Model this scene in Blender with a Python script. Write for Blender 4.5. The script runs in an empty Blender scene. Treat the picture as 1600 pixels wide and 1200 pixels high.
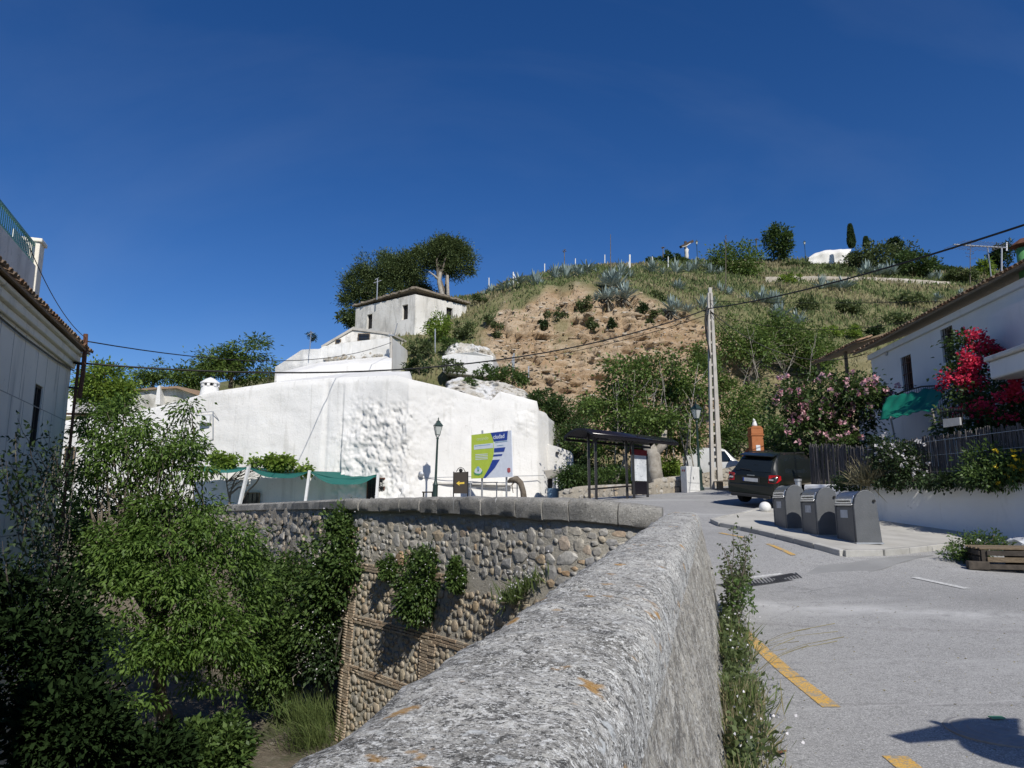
import bpy, bmesh, math, random
import numpy as np
from mathutils import Vector, Matrix, noise, Euler

R = math.radians
rnd = random.Random(7)
nrs = np.random.RandomState(11)
scene = bpy.context.scene
C = scene.collection

# ------------------------------------------------------------------ camera
FPX = 1109.0                      # focal length in pixels of the 1600 px wide photograph
PITCH = R(9.6)
EYE = 1.65
cam_d = bpy.data.cameras.new('camera'); cam = bpy.data.objects.new('camera', cam_d); C.objects.link(cam)
cam_d.sensor_width = 36.0; cam_d.lens = FPX / 1600 * 36
cam_d.clip_start = 0.05; cam_d.clip_end = 6000
cam.location = (0, 0, EYE); cam.rotation_euler = (math.pi/2 + PITCH, 0, 0)
scene.camera = cam

# ------------------------------------------------------------------ light
SUN_EL, SUN_AZ = R(42), R(20)     # azimuth: degrees to the right of straight behind the camera
SDIR = Vector((math.cos(SUN_EL)*math.sin(SUN_AZ), -math.cos(SUN_EL)*math.cos(SUN_AZ), math.sin(SUN_EL)))
world = bpy.data.worlds.new('World'); scene.world = world; world.use_nodes = True
wn = world.node_tree; wn.nodes.clear()
sky = wn.nodes.new('ShaderNodeTexSky'); sky.sky_type = 'NISHITA'; sky.sun_disc = False
sky.sun_elevation = SUN_EL; sky.sun_rotation = math.pi - SUN_AZ
sky.altitude = 900; sky.air_density = 0.9; sky.dust_density = 0.1; sky.ozone_density = 3.0
bg = wn.nodes.new('ShaderNodeBackground'); bg.inputs['Strength'].default_value = 0.088
wo = wn.nodes.new('ShaderNodeOutputWorld')
hs_ = wn.nodes.new('ShaderNodeHueSaturation'); hs_.inputs['Saturation'].default_value = 1.3; hs_.inputs['Hue'].default_value = 0.511
wn.links.new(sky.outputs[0], hs_.inputs['Color']); # faint high cirrus, spread over the whole dome
tc_ = wn.nodes.new('ShaderNodeTexCoord'); mp_ = wn.nodes.new('ShaderNodeMapping'); mp_.inputs['Rotation'].default_value = (0.5, 0.35, 0.7); mp_.inputs['Scale'].default_value = (0.7, 3.2, 2.2)
ns_ = wn.nodes.new('ShaderNodeTexNoise'); ns_.inputs['Scale'].default_value = 1.3; ns_.inputs['Detail'].default_value = 7; ns_.inputs['Roughness'].default_value = 0.55; ns_.inputs['Distortion'].default_value = 0.4
mr_ = wn.nodes.new('ShaderNodeMapRange'); mr_.inputs[1].default_value = 0.5; mr_.inputs[2].default_value = 0.8; mr_.inputs[3].default_value = 0.0; mr_.inputs[4].default_value = 0.045
mx_ = wn.nodes.new('ShaderNodeMix'); mx_.data_type = 'RGBA'; mx_.inputs[7].default_value = (7, 8, 9, 1)
wn.links.new(tc_.outputs['Generated'], mp_.inputs[0]); wn.links.new(mp_.outputs[0], ns_.inputs['Vector']); wn.links.new(ns_.outputs[0], mr_.inputs[0]); wn.links.new(mr_.outputs[0], mx_.inputs[0]); wn.links.new(hs_.outputs[0], mx_.inputs[6])
wn.links.new(mx_.outputs[2], bg.inputs[0]); wn.links.new(bg.outputs[0], wo.inputs[0])
sun_d = bpy.data.lights.new('sun', 'SUN'); sun = bpy.data.objects.new('sun', sun_d); C.objects.link(sun)
sun_d.energy = 4.0; sun_d.angle = R(0.53); sun_d.color = (1.0, 0.955, 0.88)
sun.rotation_euler = SDIR.to_track_quat('Z', 'Y').to_euler(); sun.location = SDIR * 200
vs = scene.view_settings
vs.view_transform = 'Standard'; vs.look = 'None'; vs.gamma = 1.0; vs.exposure = 0.2
vs.use_curve_mapping = False
scene.cycles.max_bounces = 6; scene.cycles.diffuse_bounces = 3; scene.cycles.glossy_bounces = 3
scene.cycles.transmission_bounces = 4; scene.cycles.transparent_max_bounces = 8
scene.cycles.use_denoising = True

# ------------------------------------------------------------------ pixel helpers
cp, sp_ = math.cos(PITCH), math.sin(PITCH)
def ray(px, py):
    u = (px - 800) / FPX; v = (600 - py) / FPX
    return Vector((u, cp - v*sp_, sp_ + v*cp))
def at(px, py, Y):
    d = ray(px, py); return Vector((0, 0, EYE)) + d * (Y / d.y)
def topx(p):
    x, y, z = p[0], p[1], p[2] - EYE
    w = y*cp + z*sp_; return (800 + FPX*x/w, 600 - FPX*(-y*sp_ + z*cp)/w)

# ------------------------------------------------------------------ materials
def newmat(name):
    m = bpy.data.materials.new(name); m.use_nodes = True
    nt = m.node_tree; nt.nodes.clear()
    out = nt.nodes.new('ShaderNodeOutputMaterial'); b = nt.nodes.new('ShaderNodeBsdfPrincipled')
    nt.links.new(b.outputs[0], out.inputs[0])
    return m, nt, b, out
def c4(c): return (c[0], c[1], c[2], 1.0)
def sval(nt, inp, v):
    if hasattr(v, 'outputs') or hasattr(v, 'is_linked'): nt.links.new(v if hasattr(v, 'is_linked') else v.outputs[0], inp)
    else: inp.default_value = v
def math_n(nt, op, a, b=None, clamp=False):
    n = nt.nodes.new('ShaderNodeMath'); n.operation = op; n.use_clamp = clamp
    sval(nt, n.inputs[0], a)
    if b is not None: sval(nt, n.inputs[1], b)
    return n.outputs[0]
def noise_n(nt, vec, scale, detail=5, rough=0.6, dist=0.0):
    n = nt.nodes.new('ShaderNodeTexNoise'); n.inputs['Scale'].default_value = scale
    n.inputs['Detail'].default_value = detail; n.inputs['Roughness'].default_value = rough
    n.inputs['Distortion'].default_value = dist
    nt.links.new(vec, n.inputs['Vector']); return n.outputs[0]
def vor_n(nt, vec, scale, feat='F1', out=0):
    n = nt.nodes.new('ShaderNodeTexVoronoi'); n.feature = feat; n.inputs['Scale'].default_value = scale
    nt.links.new(vec, n.inputs['Vector']); return n.outputs[out]
def ramp_n(nt, fac, stops):
    n = nt.nodes.new('ShaderNodeValToRGB'); e = n.color_ramp.elements
    while len(e) < len(stops): e.new(0.5)
    for el, (p, c) in zip(e, stops): el.position = p; el.color = c4(c)
    nt.links.new(fac, n.inputs[0]); return n.outputs[0]
def thresh(nt, fac, lo, hi):
    n = nt.nodes.new('ShaderNodeMapRange'); n.clamp = True
    n.inputs[1].default_value = lo; n.inputs[2].default_value = hi
    nt.links.new(fac, n.inputs[0]); return n.outputs[0]
def mix_n(nt, fac, a, b, typ='MIX'):
    n = nt.nodes.new('ShaderNodeMix'); n.data_type = 'RGBA'; n.blend_type = typ
    sval(nt, n.inputs[0], fac)
    for i, v in ((6, a), (7, b)):
        if isinstance(v, tuple): n.inputs[i].default_value = c4(v)
        else: nt.links.new(v, n.inputs[i])
    return n.outputs[2]
def pos_n(nt, stretch=None, obj=False):
    if obj:
        g = nt.nodes.new('ShaderNodeTexCoord'); v = g.outputs['Object']
    else:
        g = nt.nodes.new('ShaderNodeNewGeometry'); v = g.outputs['Position']
    if stretch:
        m = nt.nodes.new('ShaderNodeMapping'); m.inputs['Scale'].default_value = stretch
        nt.links.new(v, m.inputs[0]); v = m.outputs[0]
    return v
def rand_n(nt):
    g = nt.nodes.new('ShaderNodeNewGeometry'); o = nt.nodes.new('ShaderNodeObjectInfo')
    s = math_n(nt, 'ADD', g.outputs['Random Per Island'], o.outputs['Random'])
    return math_n(nt, 'FRACT', s)

def surf(name, stops, scale=2.0, rough=0.9, detail=8, layers=(), bumps=((30, 0.3),), stretch=None, island=0.0, obj=False, metal=0.0, spec=0.3, bdist=0.02):
    """noise-graded surface; layers: (kind, scale, lo, hi, colour, strength[, stretch]); bumps: (scale, strength)"""
    m, nt, b, out = newmat(name)
    v = pos_n(nt, stretch, obj)
    col = ramp_n(nt, noise_n(nt, v, scale, detail, 0.62), stops)
    for L in layers:
        lv = pos_n(nt, L[6], obj) if len(L) > 6 else v
        f = noise_n(nt, lv, L[1], 6, 0.6, 0.3) if L[0] == 'n' else vor_n(nt, lv, L[1])
        t = math_n(nt, 'MULTIPLY', thresh(nt, f, L[2], L[3]), L[5])
        col = mix_n(nt, t, col, L[4])
    if island:
        rv = rand_n(nt)
        k = thresh(nt, rv, 0, 1)
        hv = nt.nodes.new('ShaderNodeHueSaturation')
        nt.links.new(math_n(nt, 'ADD', math_n(nt, 'MULTIPLY', k, island), 1 - island/2), hv.inputs['Value'])
        nt.links.new(col, hv.inputs['Color']); col = hv.outputs[0]
    nt.links.new(col, b.inputs['Base Color'])
    b.inputs['Roughness'].default_value = rough; b.inputs['Metallic'].default_value = metal
    b.inputs['Specular IOR Level'].default_value = spec
    prev = None
    for sc, st in bumps:
        bm = nt.nodes.new('ShaderNodeBump'); bm.inputs['Strength'].default_value = st; bm.inputs['Distance'].default_value = bdist
        nt.links.new(noise_n(nt, v, sc, 6, 0.65), bm.inputs['Height'])
        if prev: nt.links.new(prev, bm.inputs['Normal'])
        prev = bm.outputs[0]
    if prev: nt.links.new(prev, b.inputs['Normal'])
    return m

def paint(name, col, rough=0.5, metal=0.0, spec=0.5, var=0.12, scale=6):
    d = tuple(max(0, x*(1-var)) for x in col); l = tuple(min(1, x*(1+var)) for x in col)
    return surf(name, [(0.3, d), (0.7, l)], scale, rough, 4, bumps=((60, 0.04),), metal=metal, spec=spec, obj=True)

def leafmat(name, dark, light, trans=0.3, rough=0.55, patch=0.6):
    m, nt, b, out = newmat(name)
    rv = rand_n(nt)
    f = math_n(nt, 'ADD', math_n(nt, 'MULTIPLY', rv, 0.65), math_n(nt, 'MULTIPLY', noise_n(nt, pos_n(nt), patch, 3), 0.35))
    col = ramp_n(nt, f, [(0.15, dark), (0.85, light)])
    nt.links.new(col, b.inputs['Base Color']); b.inputs['Roughness'].default_value = rough
    b.inputs['Specular IOR Level'].default_value = 0.35
    tr = nt.nodes.new('ShaderNodeBsdfTranslucent')
    nt.links.new(mix_n(nt, 0.5, col, tuple(min(1, x*1.5) for x in light)), tr.inputs[0])
    mx = nt.nodes.new('ShaderNodeMixShader'); mx.inputs[0].default_value = trans
    nt.links.new(b.outputs[0], mx.inputs[1]); nt.links.new(tr.outputs[0], mx.inputs[2])
    nt.links.new(mx.outputs[0], out.inputs[0])
    return m

MAT = {}
# ------------------------------------------------------------------ objects
OFF = {}
def tag(o, label=None, cat=None, group=None, kind=None):
    if label: o['label'] = label
    if cat: o['category'] = cat
    if group: o['group'] = group
    if kind: o['kind'] = kind
    return o
def thing(name, label, cat, loc=(0, 0, 0), rotz=0.0, group=None):
    o = bpy.data.objects.new(name, None); C.objects.link(o)
    o.location = loc; o.rotation_euler = (0, 0, rotz); o.empty_display_size = 0.2
    OFF[o.name] = Vector(loc)
    return tag(o, label, cat, group, 'thing')
def link(name, me, mat=None, parent=None, loc=None):
    o = bpy.data.objects.new(name, me); C.objects.link(o)
    if mat is not None and not me.materials: me.materials.append(mat)
    if parent is not None:
        o.parent = parent; OFF[o.name] = OFF.get(parent.name, Vector((0, 0, 0)))
    if loc is not None: o.location = loc
    return o
def copy_tree(o, parent=None):
    c = o.copy(); C.objects.link(c); c.parent = parent
    for ch in list(o.children): copy_tree(ch, c)
    return c

class MB:
    def __init__(s): s.v = []; s.f = []; s.m = []; s.cur = 0
    def add(s, vs, fs):
        b = len(s.v); s.v += [tuple(x) for x in vs]
        s.f += [tuple(b + i for i in f) for f in fs]; s.m += [s.cur]*len(fs); return s
    def box(s, c, d, rot=None):
        x, y, z = d[0]/2, d[1]/2, d[2]/2
        P = [Vector((a*x, b*y, e*z)) for a in (-1, 1) for b in (-1, 1) for e in (-1, 1)]
        if rot is not None: P = [rot @ p for p in P]
        P = [p + Vector(c) for p in P]
        return s.add(P, [(0,1,3,2), (4,6,7,5), (0,4,5,1), (2,3,7,6), (0,2,6,4), (1,5,7,3)])
    def beam(s, a, b, w, h=None, up=(0, 0, 1)):
        a, b = Vector(a), Vector(b); h = h or w; d = b - a; L = d.length
        if L < 1e-6: return s
        y = d.normalized(); upv = Vector(up)
        if abs(y.dot(upv)) > 0.98: upv = Vector((1, 0, 0))
        x = y.cross(upv).normalized(); z = x.cross(y)
        return s.box((a + b)/2, (w, L, h), Matrix((x, y, z)).transposed())
    def prism(s, poly, vec):
        n = len(poly); P = [Vector(p) for p in poly]; v = Vector(vec)
        return s.add(P + [p + v for p in P], [tuple(range(n))[::-1], tuple(range(n, 2*n))] + [(i, (i+1) % n, n + (i+1) % n, n + i) for i in range(n)])
    def tube(s, pts, rad, n=8, cap=True):
        pts = [Vector(p) for p in pts]; k = len(pts)
        if not hasattr(rad, '__len__'): rad = [rad]*k
        ref = None; V = []; F = []
        for i, p in enumerate(pts):
            t = (pts[min(i+1, k-1)] - pts[max(i-1, 0)])
            t = t.normalized() if t.length > 1e-9 else Vector((0, 0, 1))
            if ref is None:
                ref = Vector((1, 0, 0)) if abs(t.x) < 0.8 else Vector((0, 1, 0))
            x = (ref - t*ref.dot(t)).normalized(); ref = x; y = t.cross(x)
            V += [p + (x*math.cos(2*math.pi*j/n) + y*math.sin(2*math.pi*j/n))*rad[i] for j in range(n)]
        for i in range(k-1):
            F += [(i*n+j, i*n+(j+1) % n, (i+1)*n+(j+1) % n, (i+1)*n+j) for j in range(n)]
        if cap: F += [tuple(range(n))[::-1], tuple(range((k-1)*n, k*n))]
        return s.add(V, F)
    def lathe(s, prof, n=16, c=(0, 0, 0), cap=True):
        c = Vector(c); V = []; F = []; k = len(prof)
        for r, z in prof: V += [c + Vector((r*math.cos(2*math.pi*j/n), r*math.sin(2*math.pi*j/n), z)) for j in range(n)]
        for i in range(k-1): F += [(i*n+j, i*n+(j+1) % n, (i+1)*n+(j+1) % n, (i+1)*n+j) for j in range(n)]
        if cap: F += [tuple(range(n))[::-1], tuple(range((k-1)*n, k*n))]
        return s.add(V, F)
    def sphere(s, c, r, n=12, m=8, sc=(1, 1, 1)):
        prof = [(max(1e-4, r*math.sin(math.pi*i/m)), -r*math.cos(math.pi*i/m)) for i in range(m+1)]
        V0 = len(s.v); s.lathe(prof, n, (0, 0, 0))
        for i in range(V0, len(s.v)):
            x, y, z = s.v[i]; s.v[i] = (x*sc[0]+c[0], y*sc[1]+c[1], z*sc[2]+c[2])
        return s
    def grid(s, P, closed=False):
        """P: rows of points"""
        h, w = len(P), len(P[0])
        return s.add([p for r in P for p in r], [(i*w+j, i*w+j+1, (i+1)*w+j+1, (i+1)*w+j) for i in range(h-1) for j in range(w-1)])
    def mesh(s, name, off=None):
        me = bpy.data.meshes.new(name)
        vs = s.v if off is None else [(x-off[0], y-off[1], z-off[2]) for x, y, z in s.v]
        me.from_pydata(vs, [], s.f)
        if any(s.m): me.polygons.foreach_set('material_index', s.m)
        me.update(); return me
    def build(s, name, mat, parent=None, world=True, smooth=False, bevel=0, kind=None, label=None, auto=None):
        off = OFF.get(parent.name) if (parent is not None and world) else None
        me = s.mesh(name, off)
        for mm in (mat if isinstance(mat, (list, tuple)) else [mat]): me.materials.append(mm)
        bm = bmesh.new(); bm.from_mesh(me); bmesh.ops.recalc_face_normals(bm, faces=bm.faces); bm.to_mesh(me); bm.free()
        if smooth: me.polygons.foreach_set('use_smooth', [True]*len(me.polygons))
        o = link(name, me, None, parent)
        if bevel:
            md = o.modifiers.new('bevel', 'BEVEL'); md.width = bevel; md.segments = 2; md.limit_method = 'ANGLE'; md.angle_limit = R(40)
        if auto is not None:
            me.polygons.foreach_set('use_smooth', [True]*len(me.polygons))
            bm = bmesh.new(); bm.from_mesh(me)
            for e in bm.edges:
                if len(e.link_faces) == 2 and e.calc_face_angle(0) > R(auto): e.smooth = False
            bm.to_mesh(me); bm.free()
        if kind: o['kind'] = kind
        if label: o['label'] = label
        return o

def np_mesh(name, V, F, mat, parent=None, kind=None, smooth=False):
    """V (n,3) world coords, F (m,k) index array"""
    off = OFF.get(parent.name) if parent is not None else None
    V = np.asarray(V, dtype=np.float32)
    if off is not None: V = V - np.array(off, dtype=np.float32)
    F = np.asarray(F, dtype=np.int32); k = F.shape[1]
    me = bpy.data.meshes.new(name)
    me.vertices.add(len(V)); me.vertices.foreach_set('co', V.ravel())
    me.loops.add(F.size); me.loops.foreach_set('vertex_index', F.ravel())
    me.polygons.add(len(F)); me.polygons.foreach_set('loop_start', np.arange(0, F.size, k, dtype=np.int32))
    if smooth: me.polygons.foreach_set('use_smooth', np.ones(len(F), dtype=bool))
    me.update(calc_edges=True); me.validate()
    o = link(name, me, mat, parent)
    if kind: o['kind'] = kind
    return o

def unit(a): return a / np.maximum(np.linalg.norm(a, axis=1, keepdims=True), 1e-9)
def leaves(name, P, D, L, W, mat, parent=None, kind=None, fold=0.25, N=None):
    """kite leaves: base P, direction D, length L, width W (arrays); N optional preferred normals"""
    n = len(P); D = unit(D)
    if N is None: N = nrs.normal(size=(n, 3))
    S = unit(np.cross(D, N)); U = np.cross(S, D)
    L = np.broadcast_to(np.asarray(L, float), (n,))[:, None]; W = np.broadcast_to(np.asarray(W, float), (n,))[:, None]
    mid = P + D*L*0.45
    V = np.empty((n, 4, 3)); V[:, 0] = P; V[:, 1] = mid + S*W*0.5 + U*W*fold; V[:, 2] = P + D*L - U*L*0.12; V[:, 3] = mid - S*W*0.5 + U*W*fold
    F = np.arange(n*4).reshape(n, 4)
    return np_mesh(name, V.reshape(-1, 3), F, mat, parent, kind)

def fbm(x, y, z, sc, octs=4):
    return noise.fractal(Vector((x*sc, y*sc, z*sc)), 0.9, 2.1, octs, noise_basis='PERLIN_ORIGINAL')
def lerp(a, b, t): return a + (b - a)*t
def sstep(a, b, x):
    t = min(1, max(0, (x - a)/(b - a))); return t*t*(3 - 2*t)
def interp(xs, ys, x): return float(np.interp(x, xs, ys))
# ------------------------------------------------------------------ material library
MAT['road'] = surf('road_asphalt', [(0.25, (0.25, 0.248, 0.242)), (0.5, (0.315, 0.312, 0.304)), (0.78, (0.385, 0.382, 0.372))], 0.35, 0.93,
    layers=(('n', 6, 0.5, 0.7, (0.24, 0.238, 0.23), 0.6), ('n', 24, 0.54, 0.64, (0.20, 0.198, 0.192), 0.6), ('n', 30, 0.56, 0.64, (0.46, 0.455, 0.44), 0.6), ('n', 75, 0.53, 0.6, (0.14, 0.139, 0.135), 0.7), ('n', 90, 0.55, 0.61, (0.58, 0.57, 0.55), 0.75), ('n', 0.5, 0.56, 0.66, (0.46, 0.457, 0.445), 0.55, (0.25, 1.6, 1)),
            ('n', 0.45, 0.6, 0.7, (0.26, 0.258, 0.25), 0.55, (0.6, 1.4, 1)), ('v', 2.6, 0.05, 0.0, (0.1, 0.1, 0.1), 0.5)), bumps=((170, 0.5), (14, 0.25)), bdist=0.006)
MAT['pave'] = surf('paving_concrete', [(0.3, (0.38, 0.365, 0.33)), (0.7, (0.5, 0.485, 0.44))], 1.2, 0.92,
    layers=(('n', 90, 0.58, 0.7, (0.25, 0.24, 0.22), 0.4), ('n', 2.2, 0.55, 0.7, (0.3, 0.285, 0.26), 0.5)), bumps=((120, 0.3), (6, 0.2)), bdist=0.006)
MAT['kerb'] = surf('kerb_stone', [(0.3, (0.34, 0.33, 0.30)), (0.7, (0.46, 0.45, 0.42))], 3, 0.9, layers=(('n', 40, 0.6, 0.7, (0.2, 0.2, 0.19), 0.5),), island=0.25, bumps=((60, 0.4),))
def lichen(name):
    m, nt, b, out = newmat(name)
    v = pos_n(nt)
    base = ramp_n(nt, noise_n(nt, v, 2.6, 8, 0.7), [(0.36, (0.17, 0.165, 0.15)), (0.5, (0.33, 0.32, 0.295)), (0.64, (0.52, 0.505, 0.465))])
    L = lambda sc, lo, hi, k, c, col, det=7, ds=0.5: mix_n(nt, math_n(nt, 'MULTIPLY', thresh(nt, noise_n(nt, v, sc, det, 0.72, ds), lo, hi), k), col, c)
    col = L(7, 0.53, 0.57, 0.7, (0.56, 0.55, 0.505), base)
    col = L(11, 0.55, 0.58, 0.8, (0.085, 0.083, 0.078), col)
    col = L(19, 0.56, 0.59, 0.85, (0.64, 0.635, 0.60), col)
    col = L(46, 0.54, 0.575, 0.85, (0.06, 0.06, 0.056), col, 5)
    col = L(52, 0.56, 0.59, 0.9, (0.74, 0.74, 0.71), col, 5)
    col = L(120, 0.55, 0.6, 0.8, (0.05, 0.05, 0.047), col, 4)
    col = L(140, 0.57, 0.61, 0.8, (0.78, 0.78, 0.75), col, 4)
    # pale round lichen rosettes with irregular edges
    wv = nt.nodes.new('ShaderNodeVectorMath'); wv.operation = 'MULTIPLY_ADD'
    nn = nt.nodes.new('ShaderNodeTexNoise'); nn.inputs['Scale'].default_value = 22; nt.links.new(v, nn.inputs['Vector'])
    nt.links.new(nn.outputs[1], wv.inputs[0]); wv.inputs[1].default_value = (0.09, 0.09, 0.09); nt.links.new(v, wv.inputs[2])
    d = vor_n(nt, wv.outputs[0], 9)
    ros = math_n(nt, 'MULTIPLY', thresh(nt, d, 0.26, 0.18), thresh(nt, noise_n(nt, v, 3.0, 3), 0.5, 0.6))
    col = mix_n(nt, math_n(nt, 'MULTIPLY', ros, 0.75), col, (0.56, 0.58, 0.575))
    d2 = vor_n(nt, wv.outputs[0], 6.3)
    org = math_n(nt, 'MULTIPLY', thresh(nt, d2, 0.27, 0.16), thresh(nt, noise_n(nt, v, 2.3, 3), 0.52, 0.58))
    col = mix_n(nt, math_n(nt, 'MULTIPLY', org, 0.75), col, (0.40, 0.21, 0.035))
    nt.links.new(col, b.inputs['Base Color']); b.inputs['Roughness'].default_value = 0.95; b.inputs['Specular IOR Level'].default_value = 0.15
    prev = None
    for sc, st, ds in ((9, 0.5, 0.03), (45, 0.7, 0.012), (150, 0.6, 0.005)):
        bm = nt.nodes.new('ShaderNodeBump'); bm.inputs['Strength'].default_value = st; bm.inputs['Distance'].default_value = ds
        nt.links.new(noise_n(nt, v, sc, 6, 0.7), bm.inputs['Height'])
        if prev: nt.links.new(prev, bm.inputs['Normal'])
        prev = bm.outputs[0]
    nt.links.new(prev, b.inputs['Normal'])
    return m
MAT['lichen'] = lichen('lichen_concrete')
MAT['plaster_old'] = surf('old_plaster', [(0.3, (0.27, 0.25, 0.215)), (0.55, (0.40, 0.375, 0.32)), (0.75, (0.50, 0.475, 0.42))], 2.0, 0.95,
    layers=(('n', 3.5, 0.52, 0.56, (0.24, 0.22, 0.185), 0.85), ('n', 7, 0.6, 0.63, (0.12, 0.11, 0.10), 0.6), ('n', 13, 0.55, 0.58, (0.56, 0.54, 0.49), 0.7), ('n', 21, 0.56, 0.6, (0.13, 0.125, 0.115), 0.7), ('n', 50, 0.54, 0.6, (0.13, 0.128, 0.12), 0.75), ('n', 75, 0.56, 0.61, (0.62, 0.61, 0.57), 0.7), ('n', 6, 0.58, 0.7, (0.16, 0.155, 0.145), 0.35, (1, 1, 0.4)), ('n', 1.3, 0.7, 0.72, (0.55, 0.12, 0.07), 0.7)), bumps=((6, 0.7), (35, 0.7), (120, 0.4)), bdist=0.03)
MAT['capstone'] = surf('cap_stone', [(0.28, (0.17, 0.165, 0.15)), (0.5, (0.27, 0.26, 0.235)), (0.75, (0.36, 0.345, 0.31))], 3.5, 0.95,
    layers=(('n', 30, 0.54, 0.64, (0.08, 0.078, 0.072), 0.7), ('n', 22, 0.57, 0.66, (0.45, 0.44, 0.40), 0.7), ('n', 1.6, 0.66, 0.68, (0.6, 0.6, 0.57), 0.8, (5, 5, 0.5))), island=0.2, bumps=((9, 0.6), (45, 0.6)), bdist=0.03)
MAT['mortar'] = surf('wall_mortar', [(0.3, (0.40, 0.37, 0.305)), (0.7, (0.53, 0.495, 0.42))], 2.5, 0.95, layers=(('n', 25, 0.55, 0.68, (0.2, 0.185, 0.155), 0.6), ('n', 0.5, 0.55, 0.65, (0.42, 0.345, 0.245), 0.6)), bumps=((10, 0.7), (40, 0.7)), bdist=0.04)
def stonemat(name, stops):
    m, nt, b, out = newmat(name); v = pos_n(nt)
    col = ramp_n(nt, rand_n(nt), stops)
    k = ramp_n(nt, noise_n(nt, v, 16, 7, 0.7), [(0.3, (0.55, 0.55, 0.55)), (0.7, (1.25, 1.25, 1.25))])
    col = mix_n(nt, 1.0, col, k, 'MULTIPLY')
    col = mix_n(nt, math_n(nt, 'MULTIPLY', thresh(nt, noise_n(nt, v, 28, 5), 0.6, 0.7), 0.5), col, (0.4, 0.39, 0.36))
    nt.links.new(col, b.inputs['Base Color']); b.inputs['Roughness'].default_value = 0.9; b.inputs['Specular IOR Level'].default_value = 0.2
    bm = nt.nodes.new('ShaderNodeBump'); bm.inputs['Strength'].default_value = 0.6; bm.inputs['Distance'].default_value = 0.03
    nt.links.new(noise_n(nt, v, 22, 6, 0.7), bm.inputs['Height']); nt.links.new(bm.outputs[0], b.inputs['Normal'])
    return m
MAT['stone'] = stonemat('rubble_stone', [(0.0, (0.36, 0.34, 0.305)), (0.25, (0.46, 0.435, 0.385)), (0.42, (0.35, 0.345, 0.335)), (0.6, (0.50, 0.47, 0.405)), (0.74, (0.48, 0.405, 0.295)), (0.85, (0.47, 0.32, 0.19)), (0.92, (0.56, 0.54, 0.49)), (1.0, (0.40, 0.385, 0.35))])
MAT['stone_warm'] = stonemat('river_stone', [(0.0, (0.37, 0.32, 0.24)), (0.3, (0.45, 0.385, 0.28)), (0.5, (0.33, 0.31, 0.27)), (0.65, (0.48, 0.37, 0.24)), (0.8, (0.48, 0.43, 0.35)), (1.0, (0.40, 0.31, 0.21))])
MAT['brick'] = stonemat('old_brick', [(0.0, (0.41, 0.325, 0.235)), (0.4, (0.48, 0.395, 0.29)), (0.7, (0.43, 0.32, 0.22)), (1.0, (0.50, 0.43, 0.335))])
MAT['white'] = surf('whitewash', [(0.3, (0.69, 0.675, 0.64)), (0.7, (0.775, 0.765, 0.735))], 0.35, 0.92,
    layers=(('n', 0.22, 0.46, 0.62, (0.64, 0.625, 0.585), 0.7), ('n', 1.0, 0.56, 0.66, (0.53, 0.515, 0.475), 0.5, (4, 4, 0.1)), ('n', 1.4, 0.6, 0.75, (0.56, 0.54, 0.50), 0.6, (1, 1, 0.35)), ('n', 5, 0.64, 0.70, (0.48, 0.45, 0.40), 0.45), ('n', 0.8, 0.62, 0.68, (0.60, 0.59, 0.57), 0.5, (3, 3, 0.3)), ('n', 11, 0.64, 0.7, (0.4, 0.38, 0.34), 0.4)), bumps=((2.2, 0.25), (8, 0.4), (30, 0.35)), bdist=0.05)
MAT['white_dirty'] = surf('weathered_whitewash', [(0.3, (0.58, 0.55, 0.49)), (0.6, (0.74, 0.72, 0.67))], 0.5, 0.93,
    layers=(('n', 1.1, 0.5, 0.66, (0.36, 0.345, 0.31), 0.75, (1.3, 1.3, 0.3)), ('n', 4, 0.6, 0.7, (0.25, 0.235, 0.20), 0.5)), bumps=((4, 0.3), (30, 0.3)), bdist=0.05)
MAT['white_shade'] = surf('painted_wall', [(0.3, (0.78, 0.78, 0.77)), (0.7, (0.86, 0.86, 0.85))], 0.6, 0.9, layers=(('n', 1.5, 0.6, 0.75, (0.55, 0.55, 0.53), 0.5, (1.5, 1.5, 0.3)), ('n', 3, 0.68, 0.72, (0.42, 0.42, 0.4), 0.5)), bumps=((25, 0.2), (3, 0.15)), bdist=0.03)
MAT['facade'] = surf('old_facade_render', [(0.3, (0.74, 0.69, 0.58)), (0.7, (0.84, 0.79, 0.68))], 0.5, 0.92,
    layers=(('n', 1.2, 0.52, 0.7, (0.54, 0.52, 0.46), 0.7, (1.6, 1.6, 0.3)), ('n', 12, 0.62, 0.72, (0.46, 0.44, 0.40), 0.5), ('n', 0.9, 0.6, 0.66, (0.38, 0.36, 0.32), 0.6, (2.5, 2.5, 0.25))), bumps=((20, 0.25), (2, 0.2)), bdist=0.03)
MAT['groove'] = paint('facade_joint', (0.36, 0.34, 0.30), 0.95)
MAT['tile'] = stonemat('clay_tile', [(0.0, (0.26, 0.15, 0.09)), (0.35, (0.36, 0.22, 0.13)), (0.6, (0.30, 0.22, 0.15)), (0.8, (0.42, 0.30, 0.20)), (1.0, (0.20, 0.15, 0.11))])
MAT['dark'] = paint('dark_interior', (0.012, 0.012, 0.013), 0.6)
MAT['iron'] = paint('dark_iron', (0.025, 0.024, 0.023), 0.5, 0.6)
MAT['rust'] = surf('rusty_iron', [(0.3, (0.09, 0.045, 0.03)), (0.7, (0.16, 0.07, 0.04))], 12, 0.85, obj=True)
MAT['galv'] = paint('galvanised_steel', (0.42, 0.43, 0.44), 0.45, 0.7)
MAT['lampgreen'] = paint('lamp_green', (0.022, 0.045, 0.04), 0.45, 0.2)
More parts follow.
